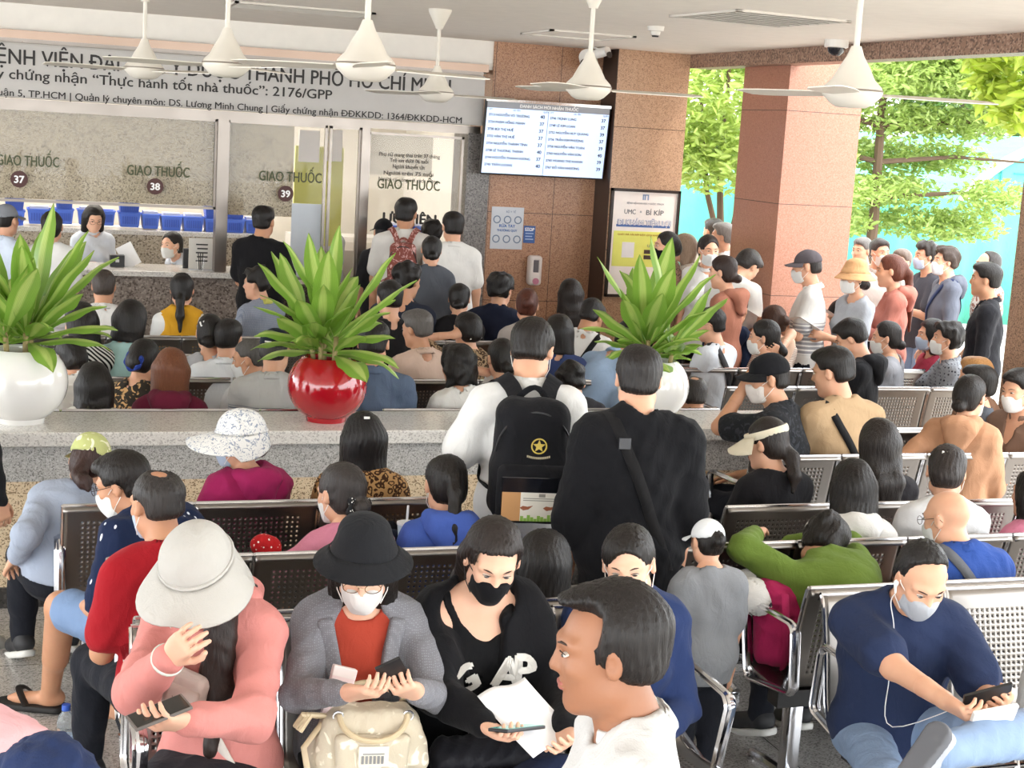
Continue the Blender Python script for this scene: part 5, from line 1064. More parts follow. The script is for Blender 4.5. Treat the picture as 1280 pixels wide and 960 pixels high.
q('person in white tee wearing a reddish backpack in the queue', (508, 248), y=12.45, pose='stand', rot=-15, sex='m', hair=('short', BK), top=('#e9e5de', 's', None, None, .026), head=(-15, 3, 0), sk='m')
q('person in black cap standing in the queue left of the reddish backpack', (480, 274), y=12.75, pose='stand', rot=-10, hair=('lowbun', BK), hat=('cap', '#1d1d20'), top=('#2e2d30', 's', None))
q('person in pale top half hidden between the white polo and the reddish backpack', (540, 276), y=12.75, pose='stand', rot=-12, hair=('mess', BK), top=('#e4e1dc', 's', None))
q('person in grey seen standing inside beyond the yellow board', (413, 262), y=15.3, pose='stand', rot=100, sex='m', hair=('short', BK), top=('#a2a5aa', 's', None))
q('person in black long sleeves seated before the white polo in the queue', (575, 355), y=10.9, rot=-12, hair=('lowbun', BK), top=('#1d1b1d', 'l', None), fat=1.1, head=(-8, 10, 0))
q('person in leopard scarf resting the head on one hand', (585, 390), y=9.2, rot=8, hair=('tied', BK), top=('#a58a6c', 's', None, ('leopard', '#3f2d20', 40.)), head=(15, 6, 0), armL='head')
q('person holding up one bent arm beside the black backpack, behind the wall', (572, 432), y=8.25, rot=10, hair=('wavy', BK, .14), top=('#e8e6e2', 's', None), head=(10, 12, 0), armR=('head'))
q('person in navy shirt and glasses seated before the gel dispenser', (627, 342), y=11.1, rot=-20, sex='m', hair=('mess', BK), top=('#23283a', 's', None, None, .024), glasses=True, head=(-25, 5, 0))
q('person in speckled grey top seated below the gel dispenser', (660, 362), y=10.4, rot=-5, hair=('bun', '#4b2418'), top=('#b5aba4', 's', None, ('dash', '#4d4a4c', 30.)), head=(-15, 10, 0))
q('person in brown top seated against the brown wall beside the dispenser', (714, 350), y=11.1, rot=-5, hair=('long', '#1d1511', .55), top=('#7d5a4a', 's', None), head=(-5, 5, 0))
q('person in white tee with black strap looking down, left of the right plant', (742, 376), y=10.0, rot=-35, sex='m', hair=('short', BK), top=('#e6e3de', 's', None), head=(-20, 35, 0), lean=10, sk='m')
q('person in light blue shirt bending forward left of the right plant', (792, 402), y=9.1, rot=-70, sex='m', hair=('short', BK), top=('#a9c2e2', 's', 'shirt'), head=(-10, 20, 0), lean=35)
q('person in charcoal tee bending low just beyond the wall', (715, 455), y=8.35, rot=-10, hair=('mess', BK), top=('#37353a', 's', None), head=(0, 30, 0), lean=22, fat=1.1)
q('person in dark tee just left of the white polo and black backpack', (628, 424), y=8.3, rot=0, hair=('lowbun', BK), top=('#2a2a2e', 's', None), head=(5, 8, 0))
q('person in blue top seated beyond the right shoulder of the backpack wearer', (700, 395), y=9.2, rot=-10, hair=('bob', BK), top=('#38436a', 's', None), head=(-5, 10, 0))
q('person in brown top seated low behind the wall beside the right pot', (868, 470), y=8.25, rot=-10, sex='m', hair=('fringe', '#2f2a27'), top=('#6c6258', 's', None), head=(0, 10, 0), sk='m', lean=15)
# right side crowd
q('person in black mask standing before the framed poster', (835, 290), y=11.5, pose='stand', rot=80, hair=('tied', BK), top=('#8a6a58', 'l', None, ('floral', '#4b3a30', 30.)), mask='#17171a')
q('person in vertical stripes standing just behind the black mask', (856, 293), y=11.9, pose='stand', rot=60, hair=('bob', '#8a7460'), top=('#e7dccc', 's', None, ('vstripe', '#8a7c6c', 30.)))
q('person in white shirt and white mask facing us beside the pink pillar', (887, 294), y=11.2, pose='stand', rot=150, hair=('tied', '#241a15'), top=('#f1efec', 's', 'shirt'), mask=WH, head=(25, 5, 0))
q('person in white seen beyond the white mask beside the pink pillar', (905, 279), y=12.6, pose='stand', rot=60, sex='m', hair=('short', '#77736f'), top=('#f3f2f0', 's', 'shirt'))
q('person in white farthest back, just left of the pink pillar', (893, 274), y=13.4, pose='stand', rot=20, sex='m', hair=('short', '#3a3532'), top=('#f3f2f0', 's', None))
q('person in white shirt bowing the head against the pink pillar', (938, 314), y=10.4, pose='stand', rot=-60, sex='m', hair=('short', '#2a2522'), top=('#f1efea', 's', 'shirt'), head=(-15, 45, 0), lean=12)
q('person in dusty pink hoodie standing behind the right plant', (905, 320), y=9.9, pose='stand', rot=40, hair=('lowbun', '#2a1b15'), top=('#a9705c', 'l', 'hood'), head=(10, 8, 0))
q('person in navy hoodie seated beside the dusty pink hoodie', (922, 366), y=10.15, rot=-25, hair=('bun', '#2a1c16'), top=('#2a3550', 'l', 'hood'), head=(-25, 10, 0))
q('person in pale grey tee, dark strap and glasses behind the right pot', (890, 386), y=9.6, rot=35, sex='m', hair=('short', BK), top=('#dfe4ea', 's', None), glasses=True, head=(20, 8, 0), fat=1.08)
q('person in grey cap and white shirt with striped sleeves before the pink pillar', (1010, 313), y=10.0, pose='stand', rot=62, sex='m', hair=('short', '#2b2624'), hat=('cap', '#5c565a'), top=('#eceae6', 's', 'shirt', ('block', '#8d8c90', 10.)), mask=WH, armL='front', armR='front', head=(0, 8, 0))
q('person in straw coloured sunhat and grey top standing before the hoarding', (1070, 328), y=9.85, pose='stand', rot=95, hair=('lowbun', BK), hat=('bucket', '#d9a878'), top=('#b9bec6', 's', None), mask=WH, armL='front')
q('person in pale polo and mask standing behind the straw sunhat', (1101, 299), y=11.8, pose='stand', rot=150, sex='m', hair=('short', '#3b3431'), top=('#ddd8d2', 's', 'polo'), mask='#e9dfd8', head=(30, 0, 0))
q('person in white half hidden left of the pale polo behind the sunhat', (1079, 298), y=12.3, pose='stand', rot=110, sex='m', hair=('short', '#6b6663'), top=('#e7e4df', 's', None))
q('person in pale top half hidden right of the pale polo behind the sunhat', (1128, 312), y=11.9, pose='stand', rot=120, hair=('short', '#6b5a50'), top=('#e3ded8', 's', None))
q('person in coral hoodie standing right of the straw sunhat', (1115, 319), y=9.95, pose='stand', rot=65, hair=('pony', '#5b2f20', .5), top=('#c77f70', 'l', 'hood'), armL='front', armR='front', head=(0, 5, 0))
q('person in dark tee, jeans and blue mask standing at right', (1160, 303), y=11.4, pose='stand', rot=80, sex='m', hair=('mess', '#2e2724'), top=('#4b4c54', 's', None), bottom=('#8fa8cc', 'long'), mask='#c9d4ea', armL='front', armR='front')
q('person in grey hooded jacket and white mask standing at right', (1185, 309), y=10.9, pose='stand', rot=72, sex='m', hair=('mess', '#3a2d26'), top=('#686c78', 'l', 'hood'), mask='#e6eaf0', head=(5, -5, 0), bottom=('#8fa8cc', 'long'))
q('person in black jacket standing against the dark right pillar', (1235, 329), y=9.3, pose='stand', rot=55, sex='m', hair=('short', BK), top=('#26262a', 'l', 'open'), sk='m')
q('person in patterned top half hidden behind the black jacket', (1237, 314), y=10.9, pose='stand', rot=70, sex='m', hair=('receding', '#3a3634'), top=('#d9cfc2', 's', None, ('leopard', '#8a5a4a', 30.)), mask=WH)
q('person in red top and blue mask half hidden behind the dotted shirt', (1166, 400), y=9.6, rot=75, hair=('bob', BK), top=('#a8384c', 's', None), mask=BLU)
q('person in black and white dotted shirt and mask leaning on one arm', (1187, 404), y=9.0, rot=65, sex='m', hair=('mess', BK), top=('#8d9096', 's', 'shirt', ('dots', '#2b2d35', 45.)), mask=WH, fat=1.08, armR='knee', head=(0, -4, 0))
q('person in grey blouse and mask facing left, beside the black hooded jacket', (1110, 402), y=9.2, rot=48, hair=('lowbun', BK), top=('#9a9ca3', 's', None), mask=WH, head=(15, 5, 0))
q('person in black hooded jacket looking down at a phone', (1064, 400), y=8.8, rot=50, sex='m', hair=('short', BK), top=('#1f1f22', 'l', 'hood'), head=(5, 30, 0))
q('person in white top and mask looking down beside the striped sleeves', (1050, 376), y=10.5, rot=75, hair=('lowpony', BK, .12), top=('#f1ece6', 's', None), mask=WH, head=(10, 30, 0))
q('person in beige and brown striped tee behind the peach top', (968, 382), y=9.8, rot=20, hair=('bun', '#3a251b'), top=('#e5d9cc', 's', None, ('stripe', '#8d6f60', 26.)), head=(0, 5, 0))
q('person in peach top and mask touching the back of the neck', (957, 400), y=8.95, rot=35, hair=('lowpony', BK, .14), top=('#e2bfa6', 's', None), mask=WH, head=(25, 5, 0), armR='nape')
q('person in black cap and dark shirt leaning an elbow on the low wall', (962, 443), y=7.0, rot=35, sex='m', hair=('short', BK), hat=('cap', '#1b1b1e'), top=('#232427', 's', 'shirt', ('floral', '#34363b', 26.), .024), mask='#e9dfd6', head=(30, 10, 0), armL=((.05, .10, -.03), 'h', (-.5, .3, -1)), twist=10, lean=8, sk='m')
q('person in tan tee with black shoulder strap facing the pink pillar', (1043, 435), y=7.02, rot=5, sex='m', hair=('short', BK), top=('#c0a27e', 's', None, None, .024), head=(38, 14, 0), fat=1.05, lean=5, armL='front')
q('person in brown top half hidden farthest back beside the dark pillar', (1222, 447), y=7.65, rot=20, hair=('short', '#a77848'), top=('#8d6a55', 's', None))
q('person in grey top half hidden just behind the peach hooded jacket', (1226, 458), y=7.4, rot=60, hair=('short', BK), top=('#5c6068', 's', None))
q('person in brown jacket and mask seated before the dark right pillar', (1276, 462), y=7.0, rot=100, sex='m', hair=('short', BK), top=('#8a6f60', 'l', 'open'), mask=WH, armL='lap', armR='fold', head=(0, 10, 0))
q('person in peach hooded jacket, glasses and white mask', (1215, 470), y=6.85, rot=-48, hair=('lowbun', BK), top=('#bf9070', 'l', 'hood', None, .032), mask=WH, glasses=True, head=(-15, 5, 0), armL='hip', lean=4)
# right benches
q('person in cream sun visor and black tee', (960, 523), y=6.02, rot=12, hair=('lowpony', '#221a16', .26), hat=('visor', '#e6dcc4', None, 10, -8), top=('#1e1d20', 's', None, None, .024), head=(30, 14, 0))
q('person in dark top with a white hair clip, beside the cream visor', (1100, 525), y=6.02, rot=-5, hair=('long', '#231d1a', .42), top=('#2d2b2e', 's', None), head=(5, 6, 0))
q('person in white hoodie seated before the dark top and white clip', (1068, 577), y=5.5, rot=-20, hair=('long', BK, .27), top=('#eeece8', 'l', 'hood'), head=(5, 14, 0))
q('person in white knit with a pearl hair clip', (1186, 557), y=5.46, rot=-20, hair=('tied', '#2a2320'), top=('#e9eaec', 'l', None, None, .024), head=(-12, 18, 0), mask=WH)
q('person in blue shirt with a grey bag strap and glasses', (1187, 612), y=4.93, rot=5, sex='m', hair=('bald', BK), top=('#33529c', 's', 'shirt', None, .024), mask=WH, glasses=True, head=(22, 16, 0), lean=10, fat=1.12)
q('person in olive green shirt slumped over the bench back', (1035, 648), y=5.16, rot=8, hair=('mess', BK), top=('#6b8238', 'l', None, None, .028), lean=38, head=(-35, 55, 20), armL=((-.02, .34, .12), 's', (-1, .1, .35)), armR=((-.06, .40, .02), 's', (1, .3, .2)), fat=1.1, tilt=-4)
q('small person in white cap and grey tee standing between the benches', (886, 650), pose='stand', rot=-5, hair=('bun', BK), hat=('cap', '#eef0f2'), top=('#8f9195', 's', None), head=(10, 12, 0), s=.64, z=1.05)
q('person in pink top at the right edge of the benches', (1296, 588), y=5.95, rot=10, hair=('long', BK), top=('#e08aa6', 'l', None))
R1 = q('person in navy tee and grey mask looking at a phone', (1158, 680), y=3.95, rot=164, sex='m', hair=('receding', '#1d1a19'), top=('#2b3654', 's', None, None, .024), bottom=('#8fa6c6', 'long'), mask='#b9bdc4', head=(6, 32, 0), lean=12, fat=1.06, armL=(at_y(1250, 876, 3.62), 'w', (.6, .5, -.9)), armR=(at_y(1186, 880, 3.60), 'w', (-.8, .6, -.9)), legs=dict(L=(('w', at_y(1290, 916, 3.56)), ('w', at_y(1168, 940, 3.44)), (.55, .25, -.7)), dn=('L', V3(.7, .6, .3))), palm=(V3(.8, 0, .6), V3(-.8, 0, .6)), curl=(.8, .8), shoes='#a9acb2')
q('person in white tee cut by the right edge beside the navy tee', (1392, 715), y=4.0, rot=150, sex='m', hair=('short', BK), top=('#e6e4e0', 's', None, None, .03), bottom=('#1f2026', 'long'), sk='m')
# left benches
q('person in magenta hoodie and white floral sunhat', (301, 517), y=6.32, rot=25, hair=('tied', '#2a2320'), hat=('sunhat', '#f0efec', ('floral', '#8f98a8', 60.), 12, 0, .12), top=('#a5285f', 'l', 'hood', None, .034), mask=BLU, head=(32, 4, 0), fat=1.05)
q('person in leopard print top seated before the low wall', (455, 517), y=6.3, rot=-12, hair=('bob', '#120e0d', .19), top=('#b9905f', 's', None, ('leopard', '#3a2416', 42.), .024), head=(8, 4, 0))
q('person in pink top with a spotted scrunchie', (427, 580), y=5.55, rot=12, hair=('lowbun', '#332e2c'), top=('#d98aa2', 'l', None), head=(20, 10, 0), mask=WH, lean=6, armL=((-.12, .12, -.22), 's', (-1, -.2, -.3)))
q('person in blue hooded top seated beside the drink cup', (559, 570), y=5.56, rot=-6, hair=('pony', BK, .36), top=('#4c66b8', 'l', 'hood'), head=(5, 12, 0), mask=WH, lean=8)
q('person in grey seated behind the black zip hoodie, back to us', (683, 665), y=4.94, rot=-35, hair=('bob', BK, .2), top=('#6e6f73', 's', None), head=(0, 10, 0))
q('person in red polo seated with back to us at left', (196, 587), y=4.98, rot=18, sex='m', hair=('fringe', '#2c2826'), top=('#a81f29', 's', 'polo', None, .022), head=(12, 12, 0), fat=.96, lean=6, tilt=0, sk='m', mask=BLU)
q('person in navy print tee, shorts and glasses leaning forward', (152, 567), y=5.62, rot=38, sex='m', hair=('short', BK), top=('#1f2b4a', 's', 'polo', ('dash', '#dfe4ee', 26.), .03), bottom=('#7f98bd', 'short'), glasses=True, mask=WH, head=(30, 18, 0), lean=30, fat=1.1, sk='m', armL='knee', armR='knee', shoes=None, legs=dict(L=(('w', at_z(76, 758, .52)), ('w', at_z(62, 872, .055)), (-.5, 1, -.12))))
q('person in yellow green patterned cap and grey blue shirt', (114, 543), y=6.38, rot=8, hair=('lowpony', '#33201b', .2), hat=('cap', '#c9cf8a', ('floral', '#e9e7c8', 20.), 0), top=('#aab4c6', 'l', 'shirt', None, .022), head=(-25, 22, 8), lean=12, tilt=13, armL=('hip'))
q('person in dark trousers standing at the left edge', (-38, 395), y=6.9, pose='stand', rot=-60, sex='m', hair=('short', BK), top=('#26262a', 'l', None), shoes='#8d8a84')
# front row
F1_ = q('person walking past in white shirt, nearest to the camera', (768, 733), y=2.42, pose='stand', rot=74, sex='m', hair=('comb', '#171210'), top=('#dcdcdb', 's', 'shirt', None, .022), head=(0, 6, 0), sk='#96694f', detail=0, bottom=('#3a3f4a', 'long'))
q('person in navy knit hat at the bottom left corner', (57, 936), y=2.55, rot=20, hair=('bob', BK), hat=('beanie', '#28365c'), top=('#5b4a52', 'l', None), detail=1)
q('person in pale pink at the bottom left edge', (-72, 722), y=3.1, rot=-10, hair=('bob', BK), top=('#efb9bd', 'l', None, None, .03), detail=1)
L1 = q('person in wide white sunhat and pink hooded top, hand to face', (246, 664), y=4.06, rot=146, hair=('back', '#241a16'), hat=('sunhat', '#c6c3bd', None, 0, 2, .085), top=('#e0938c', 'l', 'hood', None, .026), bottom=('#2b2b31', 'skirt'), head=(6, 32, 0), lean=12, armR=(at_y(212, 822, 3.84), 'w', (-.55, -.1, -.9)), armL=(at_y(236, 902, 3.70), 'w', (.8, .3, -.6)), palm=(V3(.6, 0, .8), V3(-.4, -1, .3)), curl=(.6, .7), sk='p')
L2 = q('person in black bucket hat and grey blazer over a red top', (456, 662), y=4.16, rot=172, hair=('bob', BK, .17), hat=('bucket', '#242528', None, 0, 13, .046, .016), top=('#b84a38', 'n', None, None, .012), bottom=('#17171b', 'long'), mask='#f1efec', glasses='#a08a70', head=(-6, 22, 0), lean=8, armL=(at_y(518, 864, 3.86), 'w', (.7, .5, -.7)), armR=(at_y(437, 866, 3.86), 'w', (-.7, .5, -.7)), palm=(V3(.5, .1, .9), V3(-.5, .1, .9)), curl=(.75, .6), sk='p')
L3 = q('person in black zip hoodie with white letters and black mask', (620, 652), y=4.16, rot=172, hair=('back', '#231c19'), top=('#1a1a1c', 'n', 'wide', None, .010), bottom=('#26304e', 'long'), mask='#17171a', head=(0, 26, -4), lean=8, fat=1.1, armR=(at_y(604, 906, 3.86), 'w', (-.7, .5, -.7)), armL=(at_y(706, 912, 3.84), 'w', (.7, .5, -.7)), palm=(V3(.2, -.6, .4), V3(-.4, 0, .9)), curl=(.5, .7), sk='p', legs=dict(R=(V3(-.22, .40, .56), V3(.16, .50, .50), (.5, .5, .5))))
q('person in navy top and white mask behind the walking person', (788, 660), y=4.2, rot=165, hair=('tied', BK), top=('#2b3a63', 'l', None, None, .026), mask=WH, head=(-14, 12, 6), lean=6, sk='p')
S1 = q('person in white polo standing, wearing a black backpack', (668, 400), y=5.75, pose='stand', rot=-12, sex='m', hair=('short', BK), top=('#ecebe8', 's', 'polo', None, .026), bottom=('#1c1c20', 'long'), mask=WH, head=(-20, 22, 0), armL=((-.12, .20, -.42), 's'), armR=((-.02, .38, -.28), 's'))
S2 = q('person in loose black tee with crossbody strap standing, back to us', (801, 435), y=5.15, pose='stand', rot=-8, sex='m', hair=('short', '#1d1816'), top=('#17171a', 'h', None, None, .040), bottom=('#18181b', 'long'), head=(-10, 8, 0), sk='l', fat=1.06)
# ---------------------------------------------------------------- worn and held things
def who(start): return next(v for k, v in INFO.items() if k.startswith(start))
def acc(name, label, cat, info, c, group=None):
    r = empty(name, info['toW'](c), math.atan2(info['Rz'][1, 0], info['Rz'][0, 0]), label, cat, group); return r, (lambda p: V3(p) - V3(c))
def shift(prims, c):
    out = []
    for p in prims:
        p = dict(p)
        for k in ('a', 'b', 'c'):
            if k in p and p['t'] != 'p': p[k] = p[k] - V3(c)
        if p['t'] == 'p': p['d'] = p['d'] - float(p['n'] @ V3(c))
        out.append(p)
    return out
def sash(label, info, side, mat, wd=.02, name='bag_strap', cat='strap', lean_=.5, pouch=None, buckle=None):
    """strap round the trunk from one shoulder (side -1 left, 1 right) to the other hip"""
    s = info['s']; T = info['J']['T1']; c = info['t1'](0, 0, .27); g = grow(info['torso'], .018 * s + .012)
    if 'gar' in info: g = [p for p in info['gar'][:len(info['torso'])]]
    U_ = nrm(T @ V3(side * lean_, -.05, 1)); V_ = T @ V3(0, 1, 0); n = 44; th = np.linspace(0, 2 * math.pi, n + 1)[:-1]
    d = np.cos(th)[:, None] * U_ + np.sin(th)[:, None] * V_; P_ = march(g, np.tile(c, (n, 1)), d, .6, info.get('folds'))
    P_ = (P_ + np.roll(P_, 1, 0) + np.roll(P_, -1, 0)) / 3 + d * .010; cc = P_.mean(0); r, Lp = acc(name, label, cat, info, cc); v = []; f = []
    for i in range(n):
        t = nrm(P_[(i + 1) % n] - P_[i - 1]); sd = nrm(np.cross(t, d[i]))
        for a, b in ((-1, 0), (1, 0), (1, -1), (-1, -1)): v.append(Lp(P_[i] + sd * wd * a + d[i] * .005 * b))
        j = (i + 1) % n
        for k in range(4): f.append((4 * i + k, 4 * i + (k + 1) % 4, 4 * j + (k + 1) % 4, 4 * j + k))
    mesh_np('strap', v, f, mat, r)
    if buckle is not None: i = int(buckle * n); MB().box((-.022, -.004, -.02), (.022, .004, .02)).build('buckle', plain('#2c2c30', .35), r).location = Lp(P_[i] + d[i] * .006)
    if pouch: 
        p0 = P_[int(pouch[0] * n)] + d[int(pouch[0] * n)] * .03; v, f = sdf_mesh([rbox(Lp(p0), pouch[1], None, .02)], .009, lambda X: noisef(X, 3, 40, .004)); mesh_np('pouch', v, f, pouch[2], r)
    return r
BLKC = cloth('#1c1c1f'); STRAPM = cloth('#1b1a1b', None, '#fff', 40., .7)
def backpack(label, info, mat, sc=1., drop=.0, big=False, mat2=None):
    s = info['s'] * sc; t1 = lambda x, y, z: info['t1'](x * sc, -.135 + (y + .135) * sc, .29 + (z - .29) * sc - drop); T = info['J']['T1'].T; c = t1(0, -.24, .05)
    r, Lp = acc('backpack', label, 'backpack', info, c); sd = lambda pr, h, nm, m_, par=r, n=0.: (lambda vf: mesh_np(nm, vf[0], vf[1], m_, par))(sdf_mesh(shift(pr, c), h, (lambda X: noisef(X, 77, 30, n)) if n else None))
    body = sd([rbox(t1(0, -.235, .28), (.150 * s, .092 * s, .235 * s), T, r=.075 * s), rbox(t1(0, -.24, .16), (.155 * s, .098 * s, .12 * s), T, r=.05 * s, k=.04)], .009, 'bag_body', mat, n=.006)
    sd([rbox(t1(0, -.315, .155), (.142 * s, .055 * s, .115 * s), T, r=.035 * s)], .009, 'front_pocket', mat2 or mat, n=.004)
    zp = MB(); zp.tube([Lp(t1(.15 * math.sin(a), -.30 - .02 * math.cos(a), .30 + .175 * math.cos(a))) for a in np.linspace(-1.5, 1.5, 17)], .004, 6); zp.build('zip', plain('#0e0e10', .4), r, True)
    hb = MB(); hb.tube([Lp(t1(x, -.165 - .05 * math.sin(math.pi * k), .505 + .05 * math.sin(math.pi * k))) for x, k in zip(np.linspace(-.055, .055, 9), np.linspace(0, 1, 9))], .013, 8, flat=(0, 1, 0)); hb.build('grab_handle', mat, r, True)
    g = info['gar'][:len(info['torso'])]
    for q_ in (-1, 1):
        J = info['J']; tt = info['t2']; raw = [t1(q_ * .06, -.16, .50), tt(q_ * .075, -.10, .03), tt(q_ * .095, -.03, .045), tt(q_ * .10, .06, .0), tt(q_ * .115, .12, -.12), tt(q_ * .14, .11, -.26), tt(q_ * .155, .02, -.36), t1(q_ * .14, -.15, .12)]
        pts = []
        for i in range(len(raw) - 1):
            for k in range(5): pts.append(raw[i] + (raw[i + 1] - raw[i]) * k / 5)
        X = np.array(pts + [raw[-1]]); ctr = info['t1'](0, 0, .30); D = X - ctr; D[:, 2] *= .7; D /= np.linalg.norm(D, axis=1)[:, None]; e = evalp(g, X, info['folds']); X = X + D * np.clip(.012 - e, 0, .1)[:, None]
        for _ in range(2): X[1:-1] = (X[1:-1] * 2 + X[:-2] + X[2:]) / 4
        b = MB(); v = []; n = len(X)
        for i in range(n):
            t = nrm(X[min(i + 1, n - 1)] - X[max(i - 1, 0)]); sv = nrm(np.cross(t, D[i])); wd = .032 if i < 22 else .014
            for a_, o_ in ((-1, 0), (1, 0), (1, .008), (-1, .008)): v.append(Lp(X[i] + sv * wd * a_ * sc + D[i] * o_))
        b.add(v, [(4 * i + k, 4 * i + (k + 1) % 4, 4 * i + 4 + (k + 1) % 4, 4 * i + 4 + k) for i in range(n - 1) for k in range(4)]); b.build('shoulder_strap', mat, r, True)
    return r, Lp, t1, T, s
def onsurf(o, prims, toL_, dirv, off=.003, disp=None):
    """lay a flat mesh onto a smooth solid by moving its points along dirv"""
    n = len(o.data.vertices); v = np.zeros(n * 3, np.float32); o.data.vertices.foreach_get('co', v); v = v.reshape(-1, 3)
    P_ = toL_(v); X = march(prims, P_ - np.array(dirv) * 0, np.array([dirv] * n), .0) if False else None
    return v
# the two standing men
r, Lp, t1_, T_, s_ = backpack('black backpack with gold star badge worn over a white polo', S1, BLKC, 1.0, .0)
GOLD = plain('#c9b04a', .4)
Mb = Matrix([[*(S1['J']['T1'] @ np.array([[1, 0, 0], [0, 0, -1], [0, 1, 0]]))[i]] for i in range(3)]).to_4x4()   # x right, y up, z outwards (towards -y)
def badge(nm, mb, mat, p, par=r): o = mb.build(nm, mat, par); o.matrix_local = Matrix.Translation(Vector(Lp(p))) @ Mb; return o
def star(R1, R2, z): return [((R1 if k % 2 == 0 else R2) * math.sin(math.pi * k / 5), (R1 if k % 2 == 0 else R2) * math.cos(math.pi * k / 5), z) for k in range(10)]
pb = t1_(.015, -.333, .345)
badge('badge_ring', MB().lathe([(.026, 0), (.031, 0), (.031, .003), (.026, .003), (.026, 0)], 28), GOLD, pb)
badge('star', MB().add(star(.025, .011, .002) + star(.025, .011, .0), [tuple(range(10))[::-1]] + [(k, (k + 1) % 10, 10 + (k + 1) % 10, 10 + k) for k in range(10)]), GOLD, pb)
m = MB(); [m.box((x - .0028, -.047 + 9 * x * x * .4 - .004, 0), (x + .0028, -.047 + 9 * x * x * .4 + .004, .002)) for x in np.linspace(-.042, .042, 13)]; badge('badge_lettering', m, plain('#b5a98a', .5), pb)
pp = t1_(0, -.374, .14)
badge('clear_pocket', MB().box((-.125, -.085, -.01), (.125, .09, .002), bev=.004), plain('#15161b', .12), pp)
badge('brown_card', MB().box((-.122, -.082, .002), (-.05, .03, .0035)), plain('#c08f5c', .5), pp); badge('white_card', MB().box((-.05, -.082, .002), (.122, .03, .0035)), plain('#e6e2d6', .5), pp)
m = MB(); [m.box((x, -.082, .004), (x + .012, -.082 + hh_, .0045)) for x, hh_ in zip(np.linspace(-.048, .108, 13), (.02, .012, .024, .016, .01, .022, .018, .012, .026, .014, .02, .016, .022))]; badge('green_print', m, plain('#86b04a', .5), pp)
for x in (-.03, .06): badge('bird_print', MB().add([(x - .022, -.03, .0045), (x - .008, -.04, .0045), (x + .012, -.036, .0045), (x + .03, -.02, .0045), (x + .008, -.025, .0045), (x - .01, -.022, .0045)], [(0, 1, 2, 4, 5), (2, 3, 4)]), plain('#9a5a3a', .5), pp)
m = MB(); [m.box((-.04, y, .004), (.115, y + .003, .0045)) for y in (-.002, .006)]; m.box((.02, .013, .004), (.045, .026, .0045)); badge('print_lines', m, plain('#8d8a80', .5), pp)
sash('black crossbody strap with a hip pouch worn over the loose black tee', S2, -1, STRAPM, .021, 'crossbody_bag', 'bag', .42, (.53, (.055, .035, .09), BLKC), .93)
# white sleeves under the mustard vest
i = who('person in mustard vest over white sleeves seated before the counter'); us = grow(i['torso'], .006)
for nm in 'LR': S, E, Wr = i['arms'][nm]; us += [cap(S, E, .062, .055, k=.03), cap(E, Wr, .052, .042, k=.02)]
v, f = sdf_mesh(us + [half(-i['J']['T1'][:, 2], i['t1'](0, 0, -.03)), cap(i['t2'](0, 0, -.01), i['hp'](0, 0, 0), .058, .06, k=.01, op='-')], .016, lambda X: noisef(X, 31, 24, .008, True)); mesh_np('blouse', v, f, cloth('#efefec'), i['root'])
# straps in the crowd
sash('dark strap across the back of the white shirt before the counter', who('person in white shirt with a dark strap across the back, seated before the counter'), -1, STRAPM, .024)
sash('black strap across the back of the tan tee', who('person in tan tee with black shoulder strap facing the pink pillar'), -1, STRAPM, .021)
sash('grey strap across the back of the blue shirt', who('person in blue shirt with a grey bag strap and glasses'), -1, cloth('#6d6f74'), .020)
sash('black strap across the white tee left of the right plant', who('person in white tee with black strap looking down, left of the right plant'), 1, STRAPM, .02)
sash('wide dark strap on the shoulder of the pale grey tee', who('person in pale grey tee, dark strap and glasses behind the right pot'), -1, cloth('#3b3a3c'), .03, lean_=.35)
sash('dark blue strap over the grey hooded jacket at right', who('person in grey hooded jacket and white mask standing at right'), -1, cloth('#2a3558'), .022)
backpack('reddish backpack worn over a white tee in the queue', who('person in white tee wearing a reddish backpack in the queue'), cloth('#8e5148', 'floral', '#c9a09a', 26.), .72, -.02)
# woman in grey blazer
def inlocal(info): return info['t1'], info['t2'], info['hp']
J = L2; s = J['s']; t1, t2, hp = inlocal(J); T1, T2 = J['J']['T1'], J['J']['T2']; am = .92
bz = grow(L2['torso'], .026)
for nm in 'LR':
    S, E, Wr = L2['arms'][nm]; bz += [cap(S, E, .062 * s, .052 * s, k=.035), cap(E, E + .86 * (Wr - E), .052 * s, .043 * s, k=.02)]
fold2 = lambda X: noisef(X, 41, 22, .008, True)
GREYB = cloth('#84848a', 'dots', '#8f8f95', 160.)
cutz = [half(-T1[:, 2], t1(0, 0, -.05)), cap(t2(0, .0, -.01), hp(0, -.005, -.06) + T2[:, 2] * .1, .064 * s, .07 * s, k=.012, op='-'), rbox(t1(0, .22, .18), (.062 * s, .17 * s, .26 * s), T1.T, r=.02, k=.02, op='-'), cap(t2(0, .10, -.02), t1(0, .16, .15), .085 * s, .05 * s, k=.02, op='-')]
v, f = sdf_mesh(bz + cutz, .0085, fold2); mesh_np('blazer', v, f, GREYB, L2['root'])
for q_ in (-1, 1):
    lp = grow(L2['torso'], .036) + [dict(rbox(t2(q_ * .088, .10, -.13), (.026 * s, .10 * s, .13 * s), (T2 @ roty(q_ * .22)).T, r=.01), op='&'), cap(t2(0, .0, -.01), hp(0, -.005, -.06) + T2[:, 2] * .1, .066 * s, .07 * s, k=.012, op='-')]
    v, f = sdf_mesh(lp, .008); mesh_np('lapel', v, f, GREYB, L2['root'])
    lp = grow(L2['torso'], .04) + [dict(rbox(t1(q_ * .115, .10, .02), (.05 * s, .12 * s, .018 * s), T1.T, r=.006), op='&')]; v, f = sdf_mesh(lp, .008); mesh_np('pocket_flap', v, f, GREYB, L2['root'])
